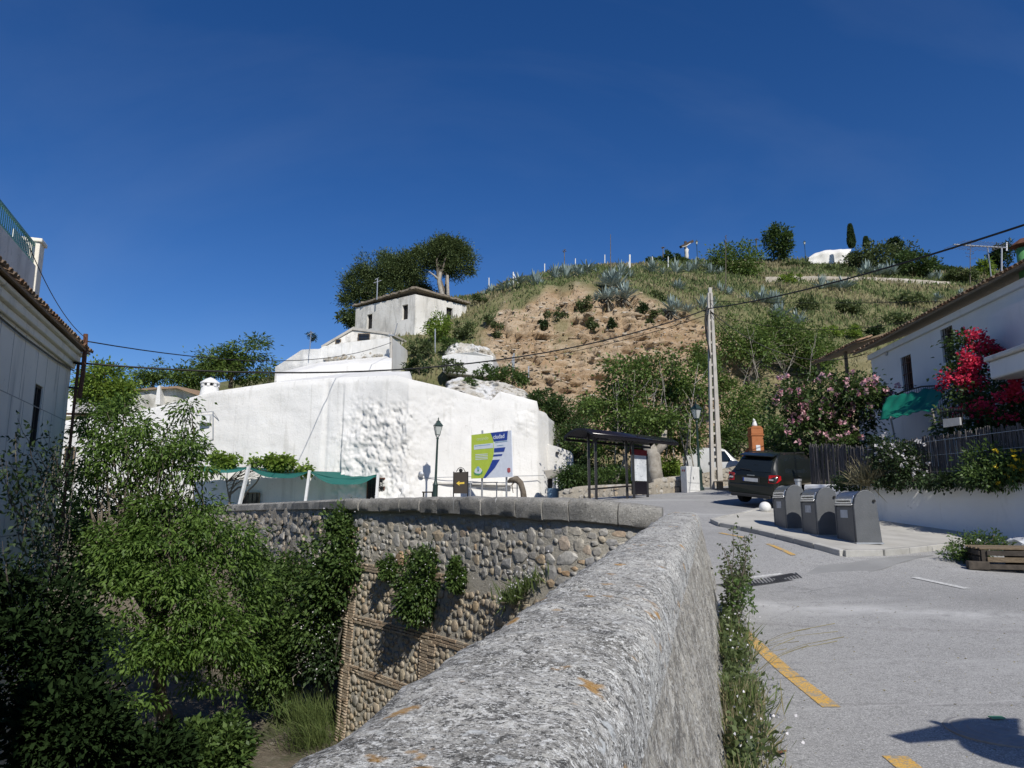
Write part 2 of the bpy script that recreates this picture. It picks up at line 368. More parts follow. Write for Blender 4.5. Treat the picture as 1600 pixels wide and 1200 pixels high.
MAT['wood'] = surf('weathered_wood', [(0.3, (0.13, 0.095, 0.06)), (0.7, (0.26, 0.20, 0.13))], 3, 0.85, stretch=(2, 12, 12), island=0.4, obj=True, bumps=((40, 0.4),))
MAT['bark'] = surf('bark', [(0.3, (0.10, 0.082, 0.062)), (0.7, (0.21, 0.18, 0.145))], 5, 0.95, bumps=((20, 0.8),), bdist=0.04)
MAT['bark_pale'] = surf('pale_bark', [(0.3, (0.22, 0.195, 0.16)), (0.7, (0.40, 0.37, 0.32))], 5, 0.95, bumps=((20, 0.6),), bdist=0.03)
MAT['concrete'] = surf('pole_concrete', [(0.3, (0.40, 0.375, 0.33)), (0.7, (0.52, 0.49, 0.44))], 1.5, 0.92, layers=(('n', 4, 0.58, 0.7, (0.27, 0.255, 0.23), 0.6, (1, 1, 0.3)),), bumps=((40, 0.3),))
MAT['whitepaint'] = paint('white_paint', (0.72, 0.72, 0.70), 0.45)
MAT['yellow'] = surf('yellow_road_paint', [(0.3, (0.62, 0.35, 0.06)), (0.7, (0.72, 0.43, 0.09))], 3, 0.9, layers=(('n', 34, 0.5, 0.58, (0.3, 0.28, 0.23), 0.8), ('n', 7, 0.53, 0.6, (0.31, 0.29, 0.25), 0.85), ('n', 90, 0.52, 0.58, (0.25, 0.22, 0.16), 0.8)), bumps=((150, 0.3),), bdist=0.006)
MAT['whiteline'] = surf('white_road_paint', [(0.3, (0.5, 0.5, 0.48)), (0.7, (0.6, 0.6, 0.58))], 3, 0.9, layers=(('n', 28, 0.52, 0.62, (0.29, 0.285, 0.275), 0.9),), bumps=((150, 0.3),), bdist=0.006)
MAT['hill'] = None
MAT['leaf_rav'] = leafmat('ravine_tree_leaf', (0.04, 0.085, 0.014), (0.15, 0.24, 0.05), 0.3)
MAT['leaf_climb'] = leafmat('climber_leaf', (0.028, 0.062, 0.014), (0.115, 0.18, 0.045), 0.28)
MAT['leaf_hill'] = leafmat('hillside_tree_leaf', (0.042, 0.085, 0.016), (0.155, 0.225, 0.052), 0.28)
MAT['leaf_dark'] = leafmat('dark_leaf', (0.014, 0.03, 0.01), (0.05, 0.085, 0.027), 0.2)
MAT['leaf_olive'] = leafmat('olive_leaf', (0.045, 0.068, 0.022), (0.14, 0.18, 0.07), 0.25)
MAT['leaf_bright'] = leafmat('vine_leaf', (0.08, 0.15, 0.02), (0.25, 0.34, 0.06), 0.35)
MAT['leaf_pine'] = leafmat('pine_needles', (0.03, 0.055, 0.02), (0.16, 0.21, 0.075), 0.15, 0.7, 0.8)
MAT['leaf_mass'] = leafmat('garden_leaf', (0.025, 0.055, 0.015), (0.085, 0.135, 0.035), 0.25)
MAT['agave'] = leafmat('agave_leaf', (0.16, 0.215, 0.19), (0.36, 0.43, 0.40), 0.05, 0.6)
MAT['agave_dry'] = leafmat('dry_agave_leaf', (0.20, 0.17, 0.12), (0.40, 0.36, 0.28), 0.1, 0.8)
MAT['grass'] = leafmat('hill_grass', (0.07, 0.105, 0.033), (0.195, 0.235, 0.092), 0.3, 0.8, 0.12)
MAT['grass_green'] = leafmat('green_grass', (0.05, 0.085, 0.022), (0.17, 0.22, 0.07), 0.35, 0.7)
MAT['grass_dry'] = leafmat('dry_grass', (0.18, 0.155, 0.08), (0.38, 0.34, 0.2), 0.3, 0.8)
MAT['pink'] = leafmat('pink_petal', (0.62, 0.22, 0.30), (0.85, 0.6, 0.62), 0.3)
MAT['red'] = leafmat('red_petal', (0.42, 0.006, 0.035), (0.85, 0.07, 0.15), 0.3)
MAT['yellowflower'] = leafmat('yellow_petal', (0.65, 0.42, 0.02), (0.8, 0.6, 0.04), 0.3)
MAT['whiteflower'] = leafmat('white_petal', (0.6, 0.58, 0.6), (0.85, 0.83, 0.85), 0.3)

MAT['leaf_shade'] = leafmat('shaded_ivy_leaf', (0.008, 0.018, 0.006), (0.028, 0.05, 0.016), 0.1, 0.8)  # deep ravine shade put into the leaf colour, near black
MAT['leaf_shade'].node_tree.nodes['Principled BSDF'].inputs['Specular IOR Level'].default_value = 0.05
# ------------------------------------------------------------------ street levels (thin plate through measured points)
CTRL = [(0,0,0), (-4,-6,-.12), (4,0,.05), (8,0,.22), (0,-12,-.4), (10,-10,-.1), (15,0,.5), (22,0,.9), (25,-12,.6), (30,12,1.8), (40,30,3.2), (55,20,3.5), (3,4.8,0.02), (3.6,12.8,.36), (5.6,12.5,.42),
        (1.1,14.8,.75), (-.2,20,1.1), (-3,25,1.2), (-7.2,31.8,1.25), (-12,37,1.2), (-20,41,1.2), (-30,44,1.3), (-40,50,1.6), (25,45,3.2), (10,50,3.0), (-5,50,2.0)]
CTRL = [tuple(c) for c in CTRL] + [tuple(at(*c)) for c in ((1600,1200,4.75), (1470,910,11.2), (1560,905,12.2), (1300,866,13.6), (1115,817,19), (1197,808,21), (1165,787,24.3),
        (1340,857,14), (1280,844,15.8), (1231,832,17.6), (1600,854,16), (1378,820,19.4), (1262,803,22.2), (970,782,26), (1060,786,24.5), (1120,797,22), (1078,768,33), (1120,763,33.5), (680,788,36), (850,781,36), (310,800,39))]
_CC = np.array(CTRL)
def _tps(r2): return np.where(r2 > 1e-12, r2*np.log(np.maximum(r2, 1e-12))*0.5, 0.0)
_NC = len(_CC); _A = np.zeros((_NC+3, _NC+3))
_A[:_NC, :_NC] = _tps(((_CC[:, None, :2]-_CC[None, :, :2])**2).sum(-1)) + np.eye(_NC)*3.0
_A[:_NC, _NC] = 1; _A[:_NC, _NC+1:] = _CC[:, :2]; _A[_NC, :_NC] = 1; _A[_NC+1:, :_NC] = _CC[:, :2].T
_WC = np.linalg.solve(_A, np.concatenate([_CC[:, 2], np.zeros(3)]))
def gz(x, y):
    r2 = (_CC[:, 0]-x)**2 + (_CC[:, 1]-y)**2
    return float(_tps(r2) @ _WC[:_NC] + _WC[_NC] + _WC[_NC+1]*x + _WC[_NC+2]*y)
def onroad(px, py):
    """the street point seen at a pixel"""
    d = ray(px, py); best = None; t = 3.0; prev = None
    while t < 60:
        p = Vector((0, 0, EYE)) + d*t; h = p.z - gz(p.x, p.y)
        if prev is not None and prev > 0 and h <= 0:
            return Vector((p.x, p.y, gz(p.x, p.y)))
        prev = h; t += 0.04
    p = Vector((0, 0, EYE)) + d*20; return Vector((p.x, p.y, gz(p.x, p.y)))
def sheet(name, poly, mat, zoff, step=0.8, skirt=0.0, parent=None, zf=None, smooth=True):
    zf = zf or gz
    bm = bmesh.new(); poly = [Vector((p[0], p[1], 0)) for p in poly]; vsx = [bm.verts.new((p[0], p[1], 0)) for p in poly]; bm.faces.new(vsx)
    xs = [p[0] for p in poly]; ys = [p[1] for p in poly]
    for ax, lo, hi in ((0, min(xs), max(xs)), (1, min(ys), max(ys))):
        k = math.floor(lo/step)*step + step
        while k < hi:
            co = [0, 0, 0]; co[ax] = k + 0.0137; no = [0, 0, 0]; no[ax] = 1
            bmesh.ops.bisect_plane(bm, geom=bm.verts[:]+bm.edges[:]+bm.faces[:], plane_co=co, plane_no=no); k += step
    for v in bm.verts: v.co.z = zf(v.co.x, v.co.y) + zoff
    if skirt:
        be = [e for e in bm.edges if len(e.link_faces) == 1]
        r = bmesh.ops.extrude_edge_only(bm, edges=be)
        for v in [g for g in r['geom'] if isinstance(g, bmesh.types.BMVert)]: v.co.z -= skirt
    bmesh.ops.recalc_face_normals(bm, faces=bm.faces)
    if sum(f.normal.z*f.calc_area() for f in bm.faces) < 0: bmesh.ops.reverse_faces(bm, faces=bm.faces)
    me = bpy.data.meshes.new(name); 
    if parent is not None:
        o_ = OFF[parent.name]
        for v in bm.verts: v.co -= o_
    bm.to_mesh(me); bm.free()
    return link(name, me, mat, parent)

# ------------------------------------------------------------------ plan of the two parapets
WA = R(15.6); WD = Vector((math.sin(WA), math.cos(WA), 0)); WN = Vector((math.cos(WA), -math.sin(WA), 0))  # near wall direction, road-side normal
WSL = 0.028; WL = 13.3
def nw(t, l, h): return WD*t + WN*l + Vector((0, 0, WSL*t + h))
FP_PX = [(1035, 13.25), (960, 13.5), (900, 13.9), (850, 14.5), (787, 15.5), (720, 16.9), (650, 18.5), (600, 19.7), (552, 21.0)]
FTOP = [(1035, 792), (960, 784), (900, 779), (850, 777.5), (787, 776.5), (720, 776), (650, 777), (600, 778), (552, 779)]
RP_PX = [(552, 21.0), (500, 24.6), (450, 28.5), (400, 31.8), (350, 34.8), (300, 37.0), (240, 39.2), (150, 39.6), (40, 40)]
def catmull(P, n):
    P = [Vector(p) for p in P]; Q = [2*P[0]-P[1]] + P + [2*P[-1]-P[-2]]; out = []
    for i in range(1, len(Q)-2):
        for k in range(n):
            t = k/n; a, b, c, d = Q[i-1], Q[i], Q[i+1], Q[i+2]
            out.append(0.5*((2*b) + (c-a)*t + (2*a-5*b+4*c-d)*t*t + (3*b-a-3*c+d)*t*t*t))
    out.append(Q[-2]); return out
FPATH = catmull([at(px, py, Y) for (px, Y), (_, py) in zip(FP_PX, FTOP)], 12)       # top front line of the far wall
RPATH = catmull([at(px, interp([40, 240, 300, 552], [806, 800, 794, 784], px), Y) for px, Y in RP_PX], 8)

MAT['hillg'] = None
road_poly = [nw(-13, -.4, 0), nw(0, -.4, 0), nw(WL-.2, -.4, 0)] + [p + Vector((.1, .35, 0)) for p in FPATH[8::8]] + [p + Vector((.05, .3, 0)) for p in RPATH[8::8]] + [Vector((-48, 41, 0)), Vector((-48, 58, 0)), Vector((70, 60, 0)), Vector((70, -14, 0))]
_a, _b = onroad(1165, 943), onroad(1600, 968)
def road_stains(m):
    nt = m.node_tree; b = [n for n in nt.nodes if n.type == 'BSDF_PRINCIPLED'][0]; old = b.inputs['Base Color'].links[0].from_socket
    g = nt.nodes.new('ShaderNodeNewGeometry'); sx = nt.nodes.new('ShaderNodeSeparateXYZ'); nt.links.new(g.outputs['Position'], sx.inputs[0])
    def band(m_, c_, w, wob, col_, k, gap, prev):
        d = math_n(nt, 'SUBTRACT', sx.outputs[1], math_n(nt, 'ADD', math_n(nt, 'MULTIPLY', sx.outputs[0], m_), c_))
        d = math_n(nt, 'ADD', d, math_n(nt, 'MULTIPLY', math_n(nt, 'SUBTRACT', noise_n(nt, g.outputs['Position'], .7, 7, .7), .5), wob))
        f = math_n(nt, 'MULTIPLY', thresh(nt, math_n(nt, 'ABSOLUTE', d), w, w*.1), thresh(nt, noise_n(nt, g.outputs['Position'], gap, 8, .75), .38, .62))
        return mix_n(nt, math_n(nt, 'MULTIPLY', f, k), prev, col_)
    sl = (_b.y - _a.y)/(_b.x - _a.x); c0 = _a.y - sl*_a.x
    col = band(sl, c0, .55, 1.1, (.56, .555, .54), .75, 3.0, old)
    col = band(sl, c0 + 1.3, 1.1, 1.3, (.22, .22, .215), .5, 1.2, col)
    col = band(sl*.6, c0 - 2.2, .12, .5, (.20, .19, .185), .55, 1.6, col)
    col = band(-.12, 6.45, .05, .35, (.16, .155, .15), .6, 2.0, col)
    col = band(.05, 5.9, .035, .2, (.5, .49, .48), .5, 2.0, col)
    for sc_, th, k_ in ((.5, .010, .4), (1.3, .009, .3)):
        n = nt.nodes.new('ShaderNodeTexVoronoi'); n.feature = 'DISTANCE_TO_EDGE'; n.inputs['Scale'].default_value = sc_
        wv = nt.nodes.new('ShaderNodeVectorMath'); wv.operation = 'MULTIPLY_ADD'; nn_ = nt.nodes.new('ShaderNodeTexNoise'); nn_.inputs['Scale'].default_value = 2.0; nn_.inputs['Detail'].default_value = 6; nt.links.new(g.outputs['Position'], nn_.inputs['Vector']); nt.links.new(nn_.outputs[1], wv.inputs[0]); wv.inputs[1].default_value = (.8, .8, .8); nt.links.new(g.outputs['Position'], wv.inputs[2]); nt.links.new(wv.outputs[0], n.inputs['Vector'])
        f = math_n(nt, 'MULTIPLY', thresh(nt, n.outputs[0], th, th*.3), thresh(nt, noise_n(nt, g.outputs['Position'], .35, 3), .54, .62)); col = mix_n(nt, math_n(nt, 'MULTIPLY', f, k_), col, (.12, .118, .115))
    f = thresh(nt, noise_n(nt, g.outputs['Position'], 9, 5, .7), .66, .74); col = mix_n(nt, math_n(nt, 'MULTIPLY', f, .5), col, (.19, .187, .18))
    nt.links.new(col, b.inputs['Base Color'])
road_stains(MAT['road'])
road = sheet('road', road_poly, MAT['road'], 0.0, 0.75); tag(road, 'grey asphalt street climbing away past the bins', kind='structure')
base = MB().add([(-3000, -3000, -9), (3000, -3000, -9), (3000, 3000, -9), (-3000, 3000, -9)], [(0, 1, 2, 3)])

# ------------------------------------------------------------------ hill
HCOL = [-700, -100, 200, 420, 500, 550, 600, 640, 740, 800, 900, 1000, 1080, 1160, 1260, 1350, 1450, 1600, 2300]
HLOW = [(795,46),(772,49),(745,52),(715,55),(685,60),(660,68),(640,80),(622,105),(612,150)]
HNODE = [HLOW, HLOW, HLOW,
 [(792,45),(765,48),(735,50),(700,52),(665,55),(635,60),(612,68),(596,84),(590,130)],
 [(790,44),(750,46),(700,48),(650,49.5),(605,51.5),(588,57),(574,63),(566,74),(562,110)],
 [(790,43.5),(745,45.5),(690,47),(640,49),(598,51),(572,56),(552,62),(535,72),(528,105)],
 [(790,43.2),(742,45),(685,46.5),(632,48.5),(590,50.5),(558,56),(528,63),(500,73),(490,102)],
 [(790,43),(740,44.5),(680,46),(625,48),(585,50),(548,56),(515,64),(482,74),(470,100)],
 [(785,43),(725,44.5),(665,46.2),(618,48.5),(582,51.5),(540,55.5),(496,61),(474,70),(466,96)],
 [(780,42),(722,44.5),(662,47),(615,49.7),(580,52.5),(530,56.5),(478,61.5),(450,73),(440,98)],
 [(775,40.5),(722,44.5),(662,48.6),(610,52.5),(560,56.0),(510,59.3),(456,63.5),(427,78),(419,104)],
 [(772,40.5),(722,44.5),(662,48.6),(605,53),(555,56.2),(505,59.3),(462,64),(427,84),(413,118)],
 [(770,41),(720,45.5),(660,50),(600,54.5),(550,58),(510,61.5),(480,67),(436,95),(409,138)],
 [(766,42),(715,48),(660,53),(600,58),(550,62),(515,66.5),(480,75),(438,104),(407,148)],
 [(762,44),(710,50),(650,55),(592,60),(547,66),(507,75),(471,89),(437,110),(406,150)],
 [(760,45),(702,51),(642,56),(587,62),(537,70),(497,81),(466,95),(438,113),(406,150)],
 [(760,45),(702,52),(642,58),(582,65),(532,74),(497,85),(467,99),(441,118),(420,150)],
 [(760,46),(702,54),(642,60),(582,68),(532,78),(502,89),(472,102),(444,122),(424,152)],
 [(760,46),(702,54),(642,60),(582,68),(532,78),(502,89),(472,102),(444,122),(424,152)]]
_hn = np.array(HNODE, dtype=float)                       # cols, nodes, 2
def hill_node(px, t):
    """px column, t in 0..8 -> (py, Y)"""
    k = np.array([[np.interp(px, HCOL, _hn[:, j, q]) for q in (0, 1)] for j in range(9)])
    i = min(7, max(0, int(math.floor(t)))); f = t - i
    a, b, c, d = k[max(0, i-1)], k[i], k[i+1], k[min(8, i+2)]
    r = 0.5*((2*b) + (c-a)*f + (2*a-5*b+4*c-d)*f*f + (3*b-a-3*c+d)*f**3)
    return r[0], r[1]
def earth_mask(px, py):
    """bare ochre cutting in the slope, 0..1"""
    top = interp([740, 790, 850, 900, 1000, 1080, 1130, 1180, 1300], [505, 470, 455, 455, 460, 490, 512, 538, 555], px)
    n = fbm(px*.02, py*.03, 3.1, 1.0, 4)*14
    e = sstep(top-4, top+10, py + n)*sstep(735, 775, px + n*.6)*sstep(760, 690, py - (px-1000)*.12)
    e *= 1 - 0.75*sstep(1110, 1190, px + n)
    g = sstep(0.15, 0.4, fbm(px*.012, py*.018, 9.7, 1.0, 3))*(1 - sstep(500, 560, py))
    return max(0, e*(1 - .65*g))
HPX = np.concatenate([np.arange(-700, 0, 50), np.arange(0, 420, 14), np.arange(420, 1460, 5.0), np.arange(1460, 1640, 12), np.arange(1640, 2300, 60)])
HT = np.concatenate([np.arange(0, 7, 1/18.0), np.arange(7, 8.001, 1/10.0)])
def hill_pt(px, t, disp=True):
    py, Y = hill_node(px, t); p = at(px, py, Y)
    if disp:
        k = sstep(0, .8, t)
        e = earth_mask(px, py)
        dz = (fbm(p.x, p.y, 0, .11, 4)*1.0 + fbm(p.x, p.y, p.z, .5, 4)*.35)*k
        if t > 6.6: dz *= .5
        p.z += dz*(1 - .6*e)
        if e > .02:                                       # ledges and runnels in the cutting
            st = fbm(p.x*.35, p.y*.35, p.z*1.1, 1.0, 5)*1.5 + fbm(p.x*1.4, p.y*1.0, p.z*3.2, 1.0, 4)*.5 + abs(fbm(p.x, 0, p.z*.15, .6, 3))*1.2
            st2 = fbm(p.x*1.2, p.y, p.z*2.6, 1.0, 5)
            rg = (1 - abs(fbm(p.x*.9, p.y*.5, p.z*.28, 1.0, 4)))
            p.y += e*(st*0.5 + st2*.5 + (fbm(p.x, p.z, 7, 2.6, 4))*.3 - (rg - .7)*.9); p.x += e*fbm(p.x, p.z, 5, .5, 3)*.3
    return p
_HROWS = [[hill_pt(px, t) for px in HPX] for t in HT]
_back = [[Vector((p.x*1.5, p.y*1.5 + 60, p.z*(1.0) - 4)) for p in _HROWS[-1]], [Vector((p.x*6, p.y*6, p.z - 40)) for p in _HROWS[-1]]]
hb = MB().grid(_HROWS + _back)
# hill material: ochre earth in the cutting, dry scrub soil elsewhere
m, nt, b, out = newmat('hillside_earth'); v = pos_n(nt)
at_n = nt.nodes.new('ShaderNodeAttribute'); at_n.attribute_name = 'bare'
soil = ramp_n(nt, noise_n(nt, v, 0.35, 8, 0.65), [(0.3, (0.10, 0.11, 0.045)), (0.5, (0.17, 0.17, 0.08)), (0.72, (0.27, 0.24, 0.135))])
earth = ramp_n(nt, noise_n(nt, pos_n(nt, (0.7, 0.7, 2.2)), 0.5, 9, 0.68), [(0.34, (0.20, 0.13, 0.078)), (0.43, (0.335, 0.24, 0.15)), (0.54, (0.44, 0.335, 0.225)), (0.66, (0.53, 0.435, 0.32))])
earth = mix_n(nt, math_n(nt, 'MULTIPLY', thresh(nt, noise_n(nt, v, 0.16, 4), 0.5, 0.62), 0.4), earth, (0.42, 0.28, 0.16))
earth = mix_n(nt, math_n(nt, 'MULTIPLY', thresh(nt, noise_n(nt, v, 3.0, 6, 0.7), 0.58, 0.68), 0.5), earth, (0.26, 0.18, 0.12))
earth = mix_n(nt, math_n(nt, 'MULTIPLY', thresh(nt, noise_n(nt, v, 5.5, 5, 0.7), 0.6, 0.68), 0.6), earth, (0.62, 0.54, 0.43))
nt.links.new(mix_n(nt, at_n.outputs['Fac'], soil, earth), b.inputs['Base Color']); b.inputs['Roughness'].default_value = 0.97; b.inputs['Specular IOR Level'].default_value = 0.1
prev = None
for sc, st, ds in ((0.9, 0.5, 0.35), (3.5, 0.7, 0.16), (14, 0.6, 0.06)):
    bp = nt.nodes.new('ShaderNodeBump'); bp.inputs['Strength'].default_value = st; bp.inputs['Distance'].default_value = ds
    nt.links.new(noise_n(nt, v, sc, 6, 0.7), bp.inputs['Height'])
    if prev: nt.links.new(prev, bp.inputs['Normal'])
    prev = bp.outputs[0]
nt.links.new(prev, b.inputs['Normal']); MAT['hill'] = m
hill = hb.build('hill', MAT['hill'], smooth=True); tag(hill, 'scrubby hillside with a bare ochre earth cutting', kind='structure')
_att = hill.data.attributes.new('bare', 'FLOAT', 'POINT')
_vals = []
for i, t in enumerate(HT):
    for px in HPX:
        py, Y = hill_node(px, t); _vals.append(earth_mask(px, py))
_vals += [0.0]*(2*len(HPX))
_att.data.foreach_set('value', _vals)
gr = base.build('ground', MAT['hill']); tag(gr, 'dry open ground reaching the horizon', kind='structure')
def on_hill(px, py):
    """hill surface seen at a pixel (undisplaced column solve)"""
    lo, hi = 0.0, 8.0
    for _ in range(18):
        mid = (lo+hi)/2
        if hill_node(px, mid)[0] > py: lo = mid
        else: hi = mid
    return hill_pt(px, (lo+hi)/2)

# ------------------------------------------------------------------ ravine floor
def rav_z(x, y):
    z = -4.9 + .4*fbm(x, y, 0, .25, 4) + .18*fbm(x, y, 4, 1.1, 3)
    z += 5.8*sstep(27.0, 37.5, y)*sstep(-5.0, -9.0, x)
    z += 3.0*sstep(-3, 5, y)*sstep(6, -2, y)*0
    z += 2.2*sstep(-13, -19, x)
    return min(z, 0.7)
rp = MB().grid([[Vector((x, y, rav_z(x, y))) for x in np.arange(-46, 6, .6)] for y in np.arange(-14, 39.6, .6)])
MAT['ravine'] = surf('ravine_soil', [(0.3, (0.10, 0.082, 0.058)), (0.7, (0.22, 0.19, 0.145))], 1.2, 0.95, layers=(('n', 5, 0.58, 0.66, (0.3, 0.275, 0.23), 0.7), ('n', 0.7, 0.52, 0.6, (0.06, 0.075, 0.03), 0.7)), bumps=((3, 0.7), (18, 0.7)), bdist=0.1)
o = rp.build('ravine_ground', MAT['ravine'], smooth=True); tag(o, 'stony bed and banks of the ravine under the wall', kind='structure')

# ------------------------------------------------------------------ near parapet
near = thing('parapet_wall', 'thick lichen-covered parapet running away from the camera beside the street', 'wall', nw(0, 0, 0))
PROF = [(-.01, -.35), (-.03, 0.0), (-.07, .2), (-.11, .4), (-.15, .6), (-.18, .75), (-.205, .86), (-.22, .95), (-.235, 1.03), (-.255, 1.08), (-.29, 1.115), (-.34, 1.134), (-.39, 1.142), (-.45, 1.147), (-.55, 1.15), (-.65, 1.147), (-.74, 1.138), (-.79, 1.12), (-.82, 1.08), (-.83, .98), (-.83, .85), (-.83, .5), (-.83, 0), (-.84, -1.5), (-.9, -4), (-1.0, -8)]
def finer(P, mx):
    out = [P[0]]
    for a, b in zip(P, P[1:]):
        d = math.hypot(b[0]-a[0], b[1]-a[1]); k = max(1, min(12, int(d/mx)))
        out += [(lerp(a[0], b[0], i/k), lerp(a[1], b[1], i/k)) for i in range(1, k+1)]
    return out
PF = finer(PROF, .035)
TS = list(np.concatenate([np.arange(-3, 2, .12), np.arange(2, 8, .035), np.arange(8, WL, .06)])) + [WL]
cap, side = MB(), MB()
rows = []
for t in TS:
    r = []
    for l, h in PF:
        p = nw(t, l, h); up = sstep(.2, 1.0, h)
        q = fbm(p.x, p.y, p.z, 1.6, 4)*.014 + fbm(p.x, p.y, p.z, 9, 4)*.012 + fbm(p.x, p.y, p.z, 22, 3)*.005
        if h < .9: q += (fbm(p.x, p.y, p.z, 2.6, 3)*.03 + max(0, fbm(p.x, p.y, p.z, 1.1, 3))*.05)*sstep(1.0, .8, h)
        endr = max(0, t - (WL - .25)); 
        pp = p + WN*(q*(1 if l > -.4 else -1)*(1-up*.4)) + Vector((0, 0, q*up)) 
        pp.z -= endr*endr*2.2*sstep(.6, 1.1, h); pp += WN*(-endr*endr*1.5 if l > -.3 else 0)
        r.append(pp)
    rows.append(r)
ksplit = next(i for i, (l, h) in enumerate(PF) if h > .90)
cap.grid([r[ksplit:] for r in rows]); cap.add(rows[-1][ksplit:], [tuple(range(len(rows[-1])-ksplit))])
side.grid([r[:ksplit+1] for r in rows]); side.add(rows[-1][:ksplit+1] + [rows[-1][-1]], [tuple(range(ksplit+2))])
cap.build('coping', MAT['lichen'], near, smooth=True); side.build('plaster_face', MAT['plaster_old'], near, smooth=True)

# ------------------------------------------------------------------ far stone wall
def hull_lump(seed, n=20, flat=.55):
    r = random.Random(seed); bm = bmesh.new()
    for _ in range(n):
        v = Vector((r.gauss(0, 1), r.gauss(0, 1), r.gauss(0, 1))).normalized()
        k = r.uniform(.85, 1.1); e = .75
        v = Vector([math.copysign(abs(c)**e, c) for c in v])
        bm.verts.new((v.x*.5*k, v.y*.5*flat*k, v.z*.5*k))
    bmesh.ops.convex_hull(bm, input=bm.verts)
    bmesh.ops.delete(bm, geom=[v for v in bm.verts if not v.link_faces], context='VERTS')
    bmesh.ops.recalc_face_normals(bm, faces=bm.faces)
    me = bpy.data.meshes.new('stone'); bm.to_mesh(me); bm.free()
    return me
LUMPS = [hull_lump(i, 16 + i) for i in range(10)]
ROUND = [hull_lump(i + 40, 26) for i in range(10)]
for l in ROUND: l.polygons.foreach_set('use_smooth', [True]*len(l.polygons))
def mesh_np(me):
    V = np.empty(len(me.vertices)*3, dtype=np.float32); me.vertices.foreach_get('co', V)
    return V.reshape(-1, 3), np.array([tuple(p.vertices) for p in me.polygons], dtype=np.int32)
LNP = [mesh_np(l) for l in LUMPS]; RNP = [mesh_np(l) for l in ROUND]
class Path:
    def __init__(s, P):
        s.P = P; s.S = [0]
        for a, b in zip(P, P[1:]): s.S.append(s.S[-1] + math.hypot(b.x-a.x, b.y-a.y))
        s.L = s.S[-1]
    def at(s, d):
        return Vector([interp(s.S, [p[k] for p in s.P], d) for k in range(3)])
    def nrm(s, d):
        a, b = s.at(max(0, d-.4)), s.at(min(s.L, d+.4)); t = (b-a); t.z = 0; t.normalize()
        return t, Vector((-t.y, t.x, 0))
def wall_pt(pa, d, z, outw=0.0, batter=0.05, side=1):
    p = pa.at(d); t, n = pa.nrm(d); n = n*side
    k = (p.z - .45 - z)
    q = p + n*(outw + batter*max(0, k)); q.z = z; return q, t, n
def place_pieces(items, parent, name, mat, meshes, npm, limit=300, smooth=False):
    """items: (pos, t, n, sx, sy, sz, variant, tilt); the largest in view become parts, the rest one joined part"""
    def share(it): return -(it[3]*it[5])/(it[0].length**2)
    items.sort(key=share)
    off = OFF[parent.name]; V = []; F = []; base_i = 0
    sets = {}
    for k, (p, t, n, sx, sy, sz, var, tilt) in enumerate(items):
        up = Vector((0, 0, 1)); ca, sa = math.cos(tilt), math.sin(tilt)
        ex = t*ca + up*sa; ez = up*ca - t*sa
        M = Matrix((ex*sx, n*sy, ez*sz)).transposed()
        if k < limit:
            o = link(name, meshes[var], mat if not meshes[var].materials else None, parent)
            o.matrix_local = Matrix.Translation(p - off) @ M.to_4x4()
        else:
            v, f = npm[var]; V.append(v @ np.array(M.transposed()) + np.array(p)); F.append(f + base_i); base_i += len(v)
    if V:
        np_mesh(name + '_infill', np.concatenate(V), np.concatenate(F), mat, parent, kind='stuff', smooth=smooth)
def scatter_wall(pa, d0, d1, zlo, zhi, size, parent_items, seed, side=1, batter=.05, avoid=None, aspect=(.75, 1.25), tall=1.0, tries=None, proud=.02, wide=1.0, depth=.75):
    r = random.Random(seed); placed = []; cell = {}
    n = tries or int((d1-d0)*8/(size*size)*1.6)
    for _ in range(n):
        d = r.uniform(d0, d1); top = zhi(d) if callable(zhi) else zhi; bot = zlo(d) if callable(zlo) else zlo
        z = r.uniform(bot, top); s = size*r.choice((.6, .8, .9, 1, 1, 1.15, 1.4))
        w, h = s*r.uniform(*aspect)*wide, s*r.uniform(*aspect)*tall
        if avoid and avoid(d, z, w, h): continue
        if z + h*.45 > top or z - h*.45 < bot: continue
        key = (int(d/size), int(z/size)); ok = True
        for i in (-3, -2, -1, 0, 1, 2, 3):
            for j in (-2, -1, 0, 1, 2):
                for (dd, zz, ww, hh) in cell.get((key[0]+i, key[1]+j), ()):
                    if abs(dd-d) < (ww+w)*.42 and abs(zz-z) < (hh+h)*.42: ok = False; break
                if not ok: break
            if not ok: break
        if not ok: continue
        cell.setdefault(key, []).append((d, z, w, h))
        p, t, nn = wall_pt(pa, d, z, proud*r.uniform(.2, 1.3), batter, side)
        parent_items.append((p, t, nn, w, min(w, h)*depth*r.uniform(.7, 1.25), h, r.randrange(10), r.uniform(-.25, .25)))
FPA = Path(FPATH); RPA = Path(RPATH)
fw = thing('stone_retaining_wall', 'curved cobble and brick retaining wall with stone coping across the ravine', 'wall', at(720, 900, 17.4))
# body
_rows = []
for d in np.arange(0, FPA.L + .01, .16):
    p = FPA.at(d); r = []
    for z in np.arange(p.z - .25, -6.6, -.16):
        q, t, n = wall_pt(FPA, d, z, 0, .05)
        q += n*(-.018 + fbm(q.x, q.y, q.z, 1.2, 3)*.015 + fbm(q.x, q.y, q.z, 6, 3)*.014); r.append(q)
    while len(r) < 48: r.append(r[-1] + Vector((0, 0, -.05)))
    q0, t, n = wall_pt(FPA, d, p.z - .2, -.45, .05)
    r = [q0 - Vector((0, 0, 2.2)), q0] + r[:48]
    _rows.append(r)
wb = MB().grid(_rows); L_ = _rows[-1]
_et, _en = FPA.nrm(FPA.L)
wb.grid([L_, [p + (-_en)*1.6 + _et*.25 for p in L_]])      # return face at the far end
wb.build('mortar_face', MAT['mortar'], fw, smooth=True)
